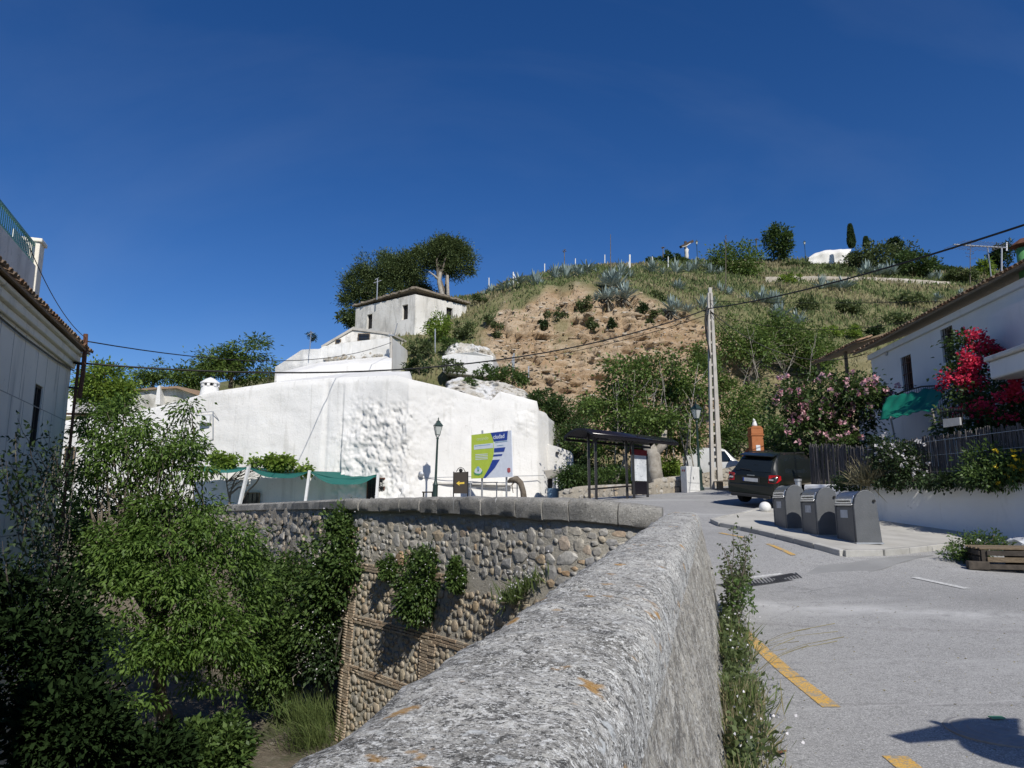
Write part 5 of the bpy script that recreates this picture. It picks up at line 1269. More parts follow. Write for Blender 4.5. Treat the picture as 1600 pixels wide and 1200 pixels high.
# unseen pole and plates added to cast a shadow on the street
g_s = onroad(1552, 1160); h_s = Vector((-SDIR.x, -SDIR.y, 0))/SDIR.z; S0 = Vector((g_s.x, g_s.y, 0)) - h_s*2.35; S0.z = gz(S0.x, S0.y)
ts = thing('shadow_caster', 'pole-mounted traffic sign standing just beyond the right edge', 'sign', S0); mb = MB(); mb.tube([S0, S0 + Vector((0, 0, 2.75))], .035, 8); mb.build('pole', MAT['galv'], ts)
nS = Vector((SDIR.x, SDIR.y, .0)).normalized(); tS = Vector((-nS.y, nS.x, 0))
mb = MB(); cS = S0 + Vector((0, 0, 2.2)) + nS*.05; mb.prism([cS + tS*.34*math.cos(a) + Vector((0, 0, .34*math.sin(a))) for a in np.linspace(0, 2*math.pi, 24, endpoint=False)], nS*.02); mb.build('disc', MAT['whitepaint'], ts)
mb = MB(); mb.prism([S0 + Vector((0, 0, 2.62)) + nS*.05 + tS*x + Vector((0, 0, z)) for x, z in ((-.55, -.06), (.3, -.2), (.62, 0.02), (.3, .14), (-.55, .08))] , nS*.02); mb.build('pointed_plate', MAT['whitepaint'], ts)
# ------------------------------------------------------------------ lamps
m, nt, b, out = newmat('lantern_glass'); b.inputs['Base Color'].default_value = (.62, .64, .6, 1); b.inputs['Roughness'].default_value = .25; b.inputs['Transmission Weight'].default_value = .35; b.inputs['Alpha'].default_value = 1; MAT['lantern'] = m
def street_lamp(name, label, base, H, s=1.0, group=None, mat=None):
    t = thing(name, label, 'lamp', base, 0, group); mat = mat or MAT['lampgreen']; s = H/4.2
    mb = MB(); mb.lathe([(.2*s, 0), (.2*s, .12*s), (.14*s, .18*s), (.125*s, .9*s), (.15*s, .95*s), (.09*s, 1.05*s), (.065*s, 1.2*s), (.05*s, 3.2*s), (.075*s, 3.25*s), (.05*s, 3.32*s)], 14); mb.build('post', mat, t, False, auto=40)
    mb = MB()
    for a in range(4):
        an = math.pi/4 + a*math.pi/2; mb.tube([(.03*s, 0, 3.3*s) if 0 else (0, 0, 3.3*s), (.1*s*math.cos(an), .1*s*math.sin(an), 3.36*s), (.13*s*math.cos(an), .13*s*math.sin(an), 3.42*s), (.245*s*math.cos(an), .245*s*math.sin(an), 3.86*s)], .014*s, 5)
    for z, w in ((3.42, .13), (3.86, .245)):
        for a in range(4):
            a0, a1 = math.pi/4 + a*math.pi/2, math.pi/4 + (a+1)*math.pi/2; mb.beam((w*s*math.cos(a0), w*s*math.sin(a0), z*s), (w*s*math.cos(a1), w*s*math.sin(a1), z*s), .025*s)
    mb.build('lantern_frame', mat, t, False)
    mb = MB(); k = [(.115, 3.43), (.228, 3.85)]; V = []
    for w, z in k: V += [(w*s*math.cos(math.pi/4 + a*math.pi/2), w*s*math.sin(math.pi/4 + a*math.pi/2), z*s) for a in range(4)]
    mb.add(V, [(i, (i+1) % 4, 4 + (i+1) % 4, 4 + i) for i in range(4)] + [(0, 1, 2, 3)]); mb.build('glass', MAT['lantern'], t, False)
    mb = MB(); V = []
    for w, z in ((.29, 3.86), (.29, 3.89), (.13, 4.05), (.13, 4.09), (.09, 4.12)): V += [(w*s*math.cos(math.pi/4 + a*math.pi/2), w*s*math.sin(math.pi/4 + a*math.pi/2), z*s) for a in range(4)]
    F = [(i*4+j, i*4+(j+1) % 4, (i+1)*4+(j+1) % 4, (i+1)*4+j) for i in range(4) for j in range(4)] + [(0, 1, 2, 3), (16, 17, 18, 19)]
    mb.add(V, F); hd = mb.build('hood', mat, t, False); mb = MB(); mb.lathe([(.03*s, 4.12*s), (.045*s, 4.16*s), (.02*s, 4.2*s), (.035*s, 4.23*s), (.005*s, 4.3*s)], 8); mb.build('finial', mat, hd, False)
    return t
p = at(679, 790, 36.0); l1 = street_lamp('street_lamp', 'green lantern street lamp in front of the whitewashed rock face', Vector((p.x, p.y, gz(p.x, p.y))), at(684, 655, 36).z - gz(p.x, p.y)); l1.rotation_euler = (0, R(1.6), R(20))
p = at(1094, 766, 33.0); l2 = street_lamp('street_lamp', 'green lantern street lamp beside the white cabinet', Vector((p.x, p.y, gz(p.x, p.y))), at(1091, 629, 33).z - gz(p.x, p.y)); l2.rotation_euler = (0, R(-.6), R(30))
for (px, y0, y1, Y, lab) in ((1090, 412, 375, 138, 'small lantern lamp beside the hilltop crucifix'), (1259, 408, 376, 142, 'small lantern lamp beside the round white building')):
    p = at(px, y0, Y); street_lamp('street_lamp', lab, p, at(px, y1, Y).z - p.z)
# crucifix with a figure
cr = thing('crucifix', 'stone crucifix with a pale hanging figure on the hilltop', 'crucifix', at(1073, 412, 136)); s1 = 136/FPX
MAT['palestone'] = paint('pale_stone', (.62, .6, .56), .9); MAT['crosswood'] = paint('dark_cross', (.06, .045, .035), .9)
q = at(1073, 412, 136); mb = MB(); mb.box(q + Vector((0, .3, 20*s1)), (.45, .4, 38*s1)); mb.beam(at(1063.5, 386, 135), at(1082, 377, 137), .55, .5); mb.build('cross', MAT['crosswood'], cr)
mb = MB(); mb.lathe([(.6, 0), (.5, 3*s1), (.32, 5*s1), (.28, 12*s1), (.4, 17*s1), (.33, 22*s1), (.45, 27*s1), (.2, 29*s1), (.22, 30*s1), (.02, 32*s1)], 10, q + Vector((0, -.3, -.5))); mb.build('figure', MAT['palestone'], cr, smooth=True)
mb = MB(); mb.tube([at(1066, 386, 134.6), at(1072, 384.5, 134.8), at(1079, 380, 135.6)], .08, 6); mb.build('figure_arms', MAT['palestone'], cr, smooth=True)

# ------------------------------------------------------------------ billboard
def onplane(px, py, p0, n):
    d = ray(px, py); o_ = Vector((0, 0, EYE)); return o_ + d*((p0 - o_).dot(n)/d.dot(n))
bb = thing('information_board', 'lime, white and blue information billboard on posts before the white wall', 'billboard', at(768, 790, 36))
A0, A1 = at(736.5, 748, 36.9), at(800.5, 745, 34.9); tb = Vector((A1.x-A0.x, A1.y-A0.y, 0)).normalized(); nb_ = Vector((tb.y, -tb.x, 0))
def zp(zx, zy): return onplane(720 + zx/12, 660 + zy/12, A0, nb_)
MAT['bwhite'] = paint('board_white', (.74, .77, .82), .5, var=.05); MAT['lime'] = paint('board_lime', (.50, .62, .06), .5, var=.06); MAT['bblue'] = paint('board_blue', (.02, .055, .30), .5, var=.06)
MAT['bpale'] = paint('board_pale', (.70, .74, .78), .5, var=.05); MAT['bgreen'] = paint('board_green', (.08, .32, .12), .5); MAT['bred'] = paint('board_crest_red', (.45, .10, .10), .5); MAT['bsky'] = paint('board_emblem_blue', (.25, .45, .62), .5)
mb = MB(); mb.prism([zp(*c) for c in ((200, 235), (945, 150), (970, 1020), (195, 1055))], -nb_*.05); mb.build('panel', MAT['bwhite'], bb)
def flat(name, poly, mat, lift): mb = MB(); mb.prism([zp(*c) + nb_*lift for c in poly], nb_*.004); return mb.build(name, mat, bb)
flat('lime_field', [(200, 237), (560, 197), (600, 290), (622, 420), (618, 600), (590, 720), (530, 860), (420, 1046), (196, 1053)], MAT['lime'], .003)
flat('blue_field', [(560, 195), (885, 158), (870, 330), (622, 358), (600, 290)], MAT['bblue'], .009)
flat('blue_bar', [(628, 485), (838, 465), (812, 548), (628, 560)], MAT['bblue'], .009); flat('blue_bar', [(615, 605), (785, 592), (770, 625), (612, 638)], MAT['bblue'], .009)
flat('blue_swoosh', [(600, 705), (735, 695), (640, 850), (560, 940), (460, 1048), (420, 1046), (530, 860), (590, 720)], MAT['bblue'], .009)
flat('pale_strip', [(250, 425), (612, 385), (612, 478), (250, 512)], MAT['bpale'], .009)
for k in range(4): flat('text_line', [(275, 600 + k*30), (510, 585 + k*30), (505, 598 + k*30), (275, 614 + k*30)], MAT['bpale'], .009)
flat('text_line', [(265, 440), (560, 408), (560, 418), (265, 450)], MAT['bsky'], .015); flat('text_line', [(640, 372), (880, 345), (880, 352), (640, 380)], MAT['bsky'], .009); flat('text_line', [(680, 432), (800, 420), (800, 428), (680, 440)], MAT['bsky'], .009)
flat('emblem_disc', [(330 + 70*math.cos(a), 920 + 75*math.sin(a)) for a in np.linspace(0, 6.283, 20, endpoint=False)], MAT['bpale'], .009)
flat('emblem_leaf', [(240, 930), (300, 960), (370, 960), (415, 895), (408, 960), (340, 995), (270, 985)], MAT['bgreen'], .015); flat('emblem_top', [(305, 830), (350, 825), (355, 880), (325, 895), (300, 870)], MAT['bsky'], .015); flat('emblem_core', [(318, 890), (345, 888), (345, 915), (318, 918)], MAT['bgreen'], .021)
flat('crest', [(875, 860), (900, 850), (930, 858), (935, 920), (905, 948), (875, 925)], MAT['bred'], .009)
def text_mesh(name, body, h, mat, parent, origin, tx, nz, lift, bold=True):
    cu = bpy.data.curves.new(name, 'FONT'); cu.body = body; cu.size = h; cu.extrude = .002; cu.offset = h*.012 if bold else 0
    o_ = bpy.data.objects.new(name, cu); C.objects.link(o_); dg = bpy.context.evaluated_depsgraph_get(); me = bpy.data.meshes.new_from_object(o_.evaluated_get(dg)); C.objects.unlink(o_); bpy.data.objects.remove(o_)
    me.materials.clear(); o = link(name, me, mat, parent); up = nz.cross(tx)
    if up.z < 0: up = -up
    off = OFF[parent.name]; o.matrix_local = Matrix.Translation(origin + nz*lift - off) @ Matrix((tx, up, nz)).transposed().to_4x4(); return o
tx = (zp(860, 285) - zp(612, 312)).normalized(); text_mesh('lettering', 'ciudad', .305, MAT['bwhite'], bb, zp(612, 312), tx, nb_, .016)
text_mesh('lettering', 'creando', .26, paint('pale_lime', (.66, .74, .42), .5), bb, zp(300, 345), tx, nb_, .012, False)
for zx, top in ((372, 1050), (830, 1020)):
    q = zp(zx, top); q2 = zp(362, 150) if zx == 372 else q; mb = MB(); mb.tube([Vector((q.x, q.y, gz(q.x, q.y))) - nb_*.1, Vector((q.x, q.y, q2.z)) - nb_*.1], .05, 8); mb.build('post', MAT['galv'], bb)
# small brown arrow board
ab = thing('arrow_board', 'small dark brown board with a yellow arrow beside the lamp', 'sign', at(720, 790, 35.5)); P0 = at(710, 770, 35.5)
mb = MB(); mb.prism([at(709.5, 771, 35.5), at(709.5, 738, 35.5), at(730.5, 737, 35.5), at(730.5, 771, 35.5)], (0, .05, 0)); mb.build('panel', paint('brown_board', (.035, .026, .018), .6), ab)
mb = MB(); mb.prism([p + Vector((0, -.006, 0)) for p in (at(713, 755, 35.5), at(718, 751.5, 35.5), at(717.5, 754, 35.5), at(725.5, 753, 35.5), at(725.5, 756, 35.5), at(717.5, 756.5, 35.5), at(718, 759, 35.5))], (0, .004, 0)); mb.build('arrow', paint('arrow_yellow', (.65, .45, .05), .6), ab)
for px in (709, 731): mb = MB(); q = at(px, 737, 35.52); mb.tube([q, Vector((q.x, q.y, gz(q.x, q.y)))], .03, 6); mb.build('post', MAT['iron'], ab)
mb = MB(); mb.sphere(at(720, 735, 35.52), .1, 8, 6); mb.tube([at(713, 737, 35.52), at(716, 732, 35.52), at(720, 730, 35.52), at(724, 732, 35.52), at(727, 737, 35.52)], .02, 5); mb.build('ornament', MAT['iron'], ab)
# steel railing in front of wall
rg = thing('steel_railing', 'low grey steel railing under the billboard', 'railing', at(780, 790, 36.6)); mb = MB()
for px in (735, 776, 792, 808): q = at(px, 760, 37); mb.tube([Vector((q.x, q.y, gz(q.x, q.y))), at(px, 753, 37)], .03, 6)
mb.build('posts', MAT['galv'], rg); mb = MB(); mb.tube([at(733, 754, 37), at(810, 753.5, 37)], .03, 6); mb.tube([at(733, 763, 37), at(810, 762.5, 37)], .02, 6); mb.build('rails', MAT['galv'], rg)
# bench-like small table left of lamp
bt = thing('park_bench', 'low dark bench at the foot of the lamp', 'bench', at(668, 785, 36.4)); mb = MB(); mb.beam(at(660, 769, 36.6), at(678, 769, 36.6), .4, .06); mb.build('seat', MAT['wood_dark'], bt)
for px in (662, 676): mb = MB(); q = at(px, 769, 36.6); mb.box((q.x, q.y, (q.z + gz(q.x, q.y))/2), (.06, .3, q.z - gz(q.x, q.y))); mb.build('leg', MAT['iron'], bt)
# bent dead trunk
dt = thing('bent_trunk', 'bent bare grey vine trunk leaning below the billboard', 'trunk', at(816, 785, 36.5)); mb = MB(); mb.tube([at(819, 786, 36.4), at(817, 768, 36.5), at(813, 755, 36.5), at(806, 748.5, 36.6), at(798, 750, 36.7), at(794, 753, 36.8)], [.17, .16, .17, .18, .13, .07], 9); mb.tube([at(806, 749, 36.6), at(800, 758, 36.6), at(802, 770, 36.6)], [.06, .03, .02], 6)
for i, v3 in enumerate(mb.v): v3 = Vector(v3); k = fbm(v3.x, v3.y, v3.z, 5, 3)*.05; mb.v[i] = tuple(v3 + Vector((k, k, k)))
mb.build('trunk', MAT['bark'], dt, smooth=True)
# grey door hood with post and blue barrel
dh = thing('door_hood', 'grey tapered hood over a doorway with one white post', 'canopy', at(866, 785, 38)); mb = MB(); mb.prism([at(849, 735, 37.5), at(878, 732, 38), at(873, 745, 38.2), at(855, 748, 37.8)], (.1, 1.2, 0)); mb.build('hood', MAT['concrete'], dh, bevel=.03)
mb = MB(); mb.prism([at(856, 748, 38.7), at(863, 748, 38.7), at(863, 785, 38.7), at(856, 785, 38.7)], (0, .3, 0)); mb.build('doorway', MAT['dark'], dh); mb = MB(); q = at(870, 746, 37.9); mb.tube([q, Vector((q.x, q.y, gz(q.x, q.y)))], .05, 8); mb.build('post', MAT['whitepaint'], dh)
bl = thing('blue_barrel', 'pale blue drum standing behind the coping', 'barrel', at(866, 785, 35)); q = at(866, 785, 35); g0 = gz(q.x, q.y); hz = at(866, 763, 35).z - g0
mb = MB(); mb.lathe([(.34, 0), (.34, hz*.3), (.355, hz*.32), (.34, hz*.34), (.34, hz*.65), (.355, hz*.67), (.34, hz*.69), (.34, hz), (.30, hz), (.30, hz-.05)], 20, (q.x, q.y, g0)); mb.build('drum', paint('drum_blue', (.17, .27, .36), .5), bl, auto=40)

# ------------------------------------------------------------------ shade nets
MAT['net'] = leafmat('green_shade_net', (.02, .14, .12), (.045, .22, .19), .4, .7, 2)
nets = [((300, 729), (388, 731), 6, 'a'), ((389, 731), (482, 737), 9, 'b'), ((484, 737), (591, 741), 13, 'c')]
labs = ['green shade net at the left end, half hidden by the ravine tree', 'green shade net between the slanting post and the middle post', 'green shade net with the deepest sag, beside the barred window']
for ((x0, y0), (x1, y1), sg, _), lab in zip(nets, labs):
    t = thing('shade_net', lab, 'awning', at((x0+x1)/2, 790, 37.4)); rows = []
    for j in range(13):
        v_ = j/12; r = []
        for i in range(25):
            u_ = i/24; s_ = math.sin(math.pi*u_)
            if v_ < .5:
                k = v_/.5; bk = at(lerp(x0+4, x1+2, u_), lerp(y0, y1, u_) - 1, 39.2); fr = at(lerp(x0, x1, u_), lerp(y0, y1, u_) + s_*sg*.7, 37.0); p = bk.lerp(fr, k); p.z -= .2*math.sin(math.pi*k)*s_
            else:
                k = (v_-.5)/.5; p = at(lerp(x0, x1, u_), lerp(y0, y1, u_) + s_*sg*.7 + k*(1 + sg*s_*(.8 + .2*math.sin(u_*9))), 37.0 - .25*k*s_)
            p.y += .06*fbm(u_*6, v_*3, sg, 1, 3); r.append(p)
        rows.append(r)
    MB().grid(rows).build('net', MAT['net'], t, smooth=True)
    mb = MB(); mb.tube([at(lerp(x0, x1, i/10), lerp(y0, y1, i/10) + math.sin(math.pi*i/10)*sg*.7, 37.0) for i in range(11)], .02, 5); mb.build('edge_cord', MAT['net'], t)
for (a_, b_, lab) in (((389, 729), (374, 790), 'white slanting awning post, the leftmost of three'), ((484, 735), (477, 786), 'white awning post in the middle of the nets'), ((591, 739), (588, 784), 'white awning post in front of the barred window')):
    t = thing('awning_post', lab, 'post', at(b_[0], b_[1], 37)); mb = MB(); q0, q1 = at(a_[0], a_[1], 36.95), at(b_[0], b_[1], 37.1); q1 = q0 + (q1-q0)*1.25; mb.beam(q0, q1, .15, .13); mb.build('shaft', MAT['whitepaint'], t)

# ------------------------------------------------------------------ bus shelter
bs = thing('bus_shelter', 'dark bus shelter with curved canopy and poster panel', 'bus shelter', at(970, 782, 26.5))
SA, SB = at(913, 677, 25.4), at(1046, 690, 29.2); ta_ = Vector((SB.x-SA.x, SB.y-SA.y, 0)).normalized(); na_ = Vector((ta_.y, -ta_.x, 0)); LS = Vector((SB.x-SA.x, SB.y-SA.y)).length; ZS = (SA.z + SB.z)/2
MAT['shelter'] = paint('shelter_black', (.017, .015, .016), .4, .2); MAT['tint'] = paint('tinted_canopy', (.014, .012, .016), .25)
def sp3(s, o_, z): return Vector((SA.x, SA.y, z)) + ta_*s + na_*o_
rows = []
for i in range(2):
    rows.append([sp3(LS*i, -.95 + 1.35*k/12, ZS - .12 + .42*math.sin(math.pi*(.12 + .75*k/12))*1.0 - .10) for k in range(13)])
mb = MB().grid(rows); o = mb.build('canopy', MAT['tint'], bs, smooth=True); o.modifiers.new('thick', 'SOLIDIFY').thickness = .03
mb = MB()
for s in (0, LS/3, 2*LS/3, LS):
    pts = [sp3(s, -.95 + 1.35*k/12, ZS - .12 + .42*math.sin(math.pi*(.12 + .75*k/12)) - .14) for k in range(13)]
    for a_, b_ in zip(pts, pts[1:]): mb.beam(a_, b_, .07, .07)
for o_, z_ in ((-.95, -.1), (.4, -.05)): mb.beam(sp3(0, o_, ZS + z_ - .08), sp3(LS, o_, ZS + z_ - .08), .06, .09)
mb.build('canopy_frame', MAT['shelter'], bs)
def sproj(px, Y): q = at(px, 780, Y); return (Vector((q.x, q.y, 0)) - Vector((SA.x, SA.y, 0))).dot(ta_)
s1_, s2_, s3_ = sproj(938, 25.7), sproj(992, 27.4), sproj(1016, 28.3)
for s in (s1_, s2_):
    for o_ in (-.32, -.08):
        mb = MB(); q = sp3(s + (.0 if o_ < -.2 else .1), o_, 0); mb.beam(Vector((q.x, q.y, gz(q.x, q.y) - .05)), Vector((q.x, q.y, ZS + .1)), .11, .09); mb.build('post', MAT['shelter'], bs)
    mb = MB(); q = sp3(s, -.2, ZS); mb.tube([q - Vector((0, 0, .5)), q - Vector((0, 0, .2)) + na_*.15, q + na_*.45 + Vector((0, 0, .08))], .035, 6); mb.build('bracket', MAT['shelter'], bs)
q = sp3(s3_, -.2, 0); mb = MB(); mb.beam(Vector((q.x, q.y, gz(q.x, q.y) - .05)), Vector((q.x, q.y, gz(q.x, q.y) + 1.7)), .09); mb.build('panel_post', MAT['shelter'], bs)
gS = gz(q.x, q.y)
mb = MB(); mb.prism([sp3(s2_ + .14, -.22, gS + .62), sp3(s3_ - .05, -.22, gS + .62), sp3(s3_ - .05, -.22, gS + 1.62), sp3(s2_ + .14, -.22, gS + 1.62)], na_*.04); po_ = mb.build('poster', surf('poster_print', [(.4, (.5, .52, .55)), (.6, (.66, .68, .7))], 3, .4, layers=(('n', 5, .6, .64, (.2, .22, .25), .7, (1, 1, 4)),)), bs)
mb = MB(); mb.prism([sp3(s2_ + .12, -.24, gS + 1.62), sp3(s3_, -.24, gS + 1.62), sp3(s3_, -.24, gS + 1.84), sp3(s2_ + .12, -.24, gS + 1.84)], na_*.08); mb.build('poster_header', paint('header_red', (.22, .02, .025), .5), bs)
mb = MB(); mb.prism([sp3(s2_ + .14, -.22, gS + .1), sp3(s3_ - .05, -.22, gS + .1), sp3(s3_ - .05, -.22, gS + .60), sp3(s2_ + .14, -.22, gS + .60)], na_*.03); mb.build('lower_panel', MAT['tint'], bs)
mb = MB(); mb.beam(sp3(s1_, -.25, gz(*sp3(s1_, 0, 0)[:2]) + .47), sp3(s2_, -.25, gz(*sp3(s2_, 0, 0)[:2]) + .47), .3, .05); mb.build('bench_seat', MAT['shelter'], bs)
# low stone bench wall behind
sw = thing('low_stone_wall', 'low rubble stone wall running behind the bus shelter', 'wall', at(980, 780, 31)); LWP = [at(872, 770, 33.5), at(905, 768, 33.2), at(960, 764, 32.6), at(1010, 762, 32.0), at(1030, 754, 32.2), at(1065, 749, 33.2)]
tops = [768, 760, 757, 755, 748, 743]
P1 = catmull([at(px, ty, p.y) for (px, ty, p) in zip((872, 905, 960, 1015, 1025, 1066), tops, LWP)], 10); rows = []
for p in P1:
    g = gz(p.x, p.y) - .2; rows.append([Vector((p.x + fbm(p.x, z, o_, 1.5, 3)*.06, p.y + o_ + fbm(p.x, p.y, z, 2, 3)*.07, z)) for o_, z in ((-.28, g), (-.27, lerp(g, p.z, .35)), (-.25, lerp(g, p.z, .7)), (-.22, p.z - .06), (-.14, p.z), (.2, p.z), (.25, p.z - .1), (.25, g))])
MB().grid(rows).build('mortar_face', MAT['rubble'], sw, smooth=True)
its = []; r8 = random.Random(8); mT = []
for l in LUMPS:
    c = l.copy(); c.materials.clear(); mT.append(c)
pS = Path(P1); d = .1
while d < pS.L:
    p = pS.at(d); g = gz(p.x, p.y)
    z = g + .1
    while z < p.z - .1:
        s = r8.uniform(.22, .4); its.append((Vector((p.x + r8.uniform(-.1, .1), p.y - .25, z)), Vector((1, 0, 0)), Vector((0, -1, 0)), s, .16, s*.75, r8.randrange(10), r8.uniform(-.3, .3))); z += .25
    d += .3
place_pieces(its, sw, 'stone', MAT['stone_pale'], mT, LNP, 300)
# electrical cabinet
cbn = thing('electrical_cabinet', 'white electrical cabinet on the pavement left of the concrete pole', 'cabinet', at(1078, 768, 32.6)); q0, q1, q2 = at(1064.5, 768, 32.2), at(1074, 769, 31.6), at(1094, 766.5, 32.6); h = at(1074, 728, 31.6).z - q1.z
base_ = [Vector((p.x, p.y, 0)) for p in (q0, q1, q2, q0 + (q2 - q1))]; g0 = min(gz(p.x, p.y) for p in base_) - .1
mb = MB(); mb.prism([p + Vector((0, 0, g0)) for p in base_], (0, 0, q1.z + h - g0)); cab = mb.build('housing', MAT['whitepaint'], cbn, bevel=.015)
def cface(u0, u1, v0, v1, nm, mat, lift=.004, par=None):
    a_, b_ = Vector((q1.x, q1.y, 0)), Vector((q2.x, q2.y, 0)); t2 = (b_-a_); n2 = Vector((t2.y, -t2.x, 0)).normalized()
    if n2.y > 0: n2 = -n2
    P = [a_ + t2*u + n2*lift + Vector((0, 0, q1.z + h*v)) for u, v in ((u0, v0), (u1, v0), (u1, v1), (u0, v1))]; mb = MB(); mb.prism(P, n2*.008); return mb.build(nm, mat, par or cbn)
dd_ = cface(.06, .94, .08, .94, 'door', MAT['whitepaint']); cface(.45, .52, .5, .6, 'warning_mark', MAT['galv'], .013, dd_); cface(.06, .94, .36, .37, 'door_seam', MAT['galv'], .013, dd_)
mb = MB(); nL = Vector((-(q1.y-q0.y), (q1.x-q0.x), 0)).normalized(); nL = nL if nL.y < 0 else -nL
for k in range(2): a_ = q0.lerp(q1, .25 + k*.3); mb.prism([a_ + nL*.004 + Vector((0, 0, h*.78)), a_ + nL*.004 + (q1-q0)*.2 + Vector((0, 0, h*.78)), a_ + nL*.004 + (q1-q0)*.2 + Vector((0, 0, h*.86)), a_ + nL*.004 + Vector((0, 0, h*.86))], nL*.004)
mb.build('red_mark', paint('red_mark', (.5, .12, .12), .6), cbn)

# ------------------------------------------------------------------ concrete pole
up_ = thing('utility_pole', 'tall concrete lattice utility pole with rungs', 'utility pole', at(1120, 764, 33.3)); q = at(1120, 764, 33.3); g0 = gz(q.x, q.y); top = at(1108.5, 455, 33.3); b0, b1 = at(1113, 764, 33.3), at(1125, 764, 33.3); t0, t1 = at(1106.5, 458, 33.3), at(1111, 458, 33.3)
for a_, b_, w, w2 in ((b0, t0, .16, .09), (b1, t1, .24, .11)):
    mb = MB(); a_ = Vector((a_.x, a_.y, g0 - .1)); V = [a_ + Vector((x*w/2, y*.15, 0)) for x, y in ((-1, -1), (1, -1), (1, 1), (-1, 1))] + [b_ + Vector((x*w2/2, y*.09, 0)) for x, y in ((-1, -1), (1, -1), (1, 1), (-1, 1))]
    mb.add(V, [(3, 2, 1, 0), (4, 5, 6, 7)] + [(i, (i+1) % 4, 4+(i+1) % 4, 4+i) for i in range(4)]); mb.build('leg', MAT['concrete'], up_, bevel=.012)
n_r = 16
for i in range(n_r):
    f_ = (i+.7)/n_r*.93; mb = MB(); a_ = Vector((lerp(b0.x, t0.x, f_), 33.3, lerp(g0, t0.z, f_))); b_ = Vector((lerp(b1.x, t1.x, f_), 33.3, lerp(g0, t1.z, f_))); mb.box((a_+b_)/2, (abs(b_.x-a_.x), .16*(1-f_*.4), .11)); mb.build('rung', MAT['concrete'], up_)
mb = MB(); mb.box(top + Vector((.03, 0, .02)), (.16, .16, .3)); mb.build('pole_head', MAT['concrete'], up_, bevel=.02)
mb = MB(); mb.tube([at(1106, 492, 33.1), at(1104, 505, 33.1), at(1103, 520, 33.1), at(1106, 535, 33.1), at(1110, 560, 33.1)], .035, 6); mb.tube([at(1105, 480, 33.1), at(1102, 500, 33.1), at(1104, 525, 33.1)], .05, 6); mb.build('cable_loop', MAT['iron'], up_)
ms = thing('service_mast', 'rusty cable mast at the corner of the grey house', 'mast', at(122, 640, 19.6)); mb = MB(); mb.tube([at(134, 522, 19.6), at(133, 545, 19.6), at(130, 580, 19.6), at(124, 622, 19.6)], .06, 8); mb.build('shaft', MAT['rust'], ms); mb = MB(); mb.tube([at(110, 566, 19.6), at(132, 570, 19.6)], .03, 5); mb.tube([at(108, 605, 19.7), at(128, 608, 19.6)], .03, 5); mb.build('bracket', MAT['iron'], ms)

def cable(label, pts, sag, r=.02, n=24):
    t = thing('overhead_cable', label, 'cable', pts[0]); mb = MB(); P = []
    for (a_, b_), s in zip(zip(pts, pts[1:]), sag): P += [a_.lerp(b_, i/n) - Vector((0, 0, 4*s*(i/n)*(1-i/n))) for i in range(n)]
    P.append(pts[-1]); mb.tube(P, r, 5); mb.build('wire', MAT['iron'], t, smooth=True); return t
PT = at(1108, 482, 33.2)
cable('thick black cable from the grey house across to the concrete pole', [at(112, 566, 19.6), PT], [1.35], .028)
cable('thick black cable from the concrete pole to the top right corner', [PT, at(1610, 348, 15)], [.25], .028)
cable('upper cable from the house mast to the white terrace post', [at(134, 533, 19.6), at(611, 535, 47.7)], [.9], .018)
cable('thin cable from the pole down to the cave front', [at(1106, 492, 33.2), at(768, 565, 47.4)], [.45], .018)
cable('thin wire from the roof terrace pier down to the mast', [at(47, 388, 14.7), at(134, 528, 19.6)], [.25], .01)
cable('drop cable from the pole to the porch roof', [at(1110, 486, 33.2), at(1352, 553, 31.5)], [1.1], .02)
cable('second drop cable sagging below the porch cable', [at(1110, 487, 33.2), at(1300, 566, 34.5)], [1.6], .016)
cable('thin level wire from the pole to the tiled roof ridge', [at(1109, 470, 33.2), at(1500, 470, 26)], [.1], .012)
cable('thin wire from the pole crossing the slope above the porch', [at(1109, 489, 33.2), at(1430, 500, 28)], [.6], .012)
# ------------------------------------------------------------------ vehicles
def carpaint(name, col, rough=.22):
    m, nt, b, out = newmat(name); v = pos_n(nt, None, True)
    c = ramp_n(nt, noise_n(nt, v, 2, 4), [(.3, tuple(x*.85 for x in col)), (.7, tuple(min(1, x*1.1) for x in col))])
    nt.links.new(c, b.inputs['Base Color']); b.inputs['Roughness'].default_value = rough; b.inputs['Coat Weight'].default_value = .4; b.inputs['Coat Roughness'].default_value = .1; return m
MAT['suv'] = carpaint('dark_olive_paint', (.009, .011, .008), .3); MAT['vanwhite'] = carpaint('white_van_paint', (.55, .56, .55), .4)
m, nt, b, out = newmat('car_glass'); b.inputs['Base Color'].default_value = (.012, .016, .018, 1); b.inputs['Roughness'].default_value = .06; MAT['carglass'] = m
MAT['rubber'] = paint('rubber', (.016, .016, .016), .85); MAT['plastic'] = paint('black_plastic', (.02, .02, .02), .6)
MAT['tail'] = paint('tail_light_red', (.42, .012, .016), .2); MAT['tailw'] = paint('tail_light_clear', (.55, .5, .5), .2)
def loft(st, half):
    """st: x stations; half(x) -> list of (y, z) from sill to roof centre"""
    rows = []
    for x in st:
        h = half(x); rows.append([(x + (dx[2] if len(dx) > 2 else 0), dx[0], dx[1]) for dx in h] + [(x + (dx[2] if len(dx) > 2 else 0), -dx[0], dx[1]) for dx in h[::-1]])
    mb = MB(); mb.grid(rows); n = len(rows[0])
    mb.add(rows[0], [tuple(range(n))]); mb.add(rows[-1], [tuple(range(n))[::-1]]); return mb
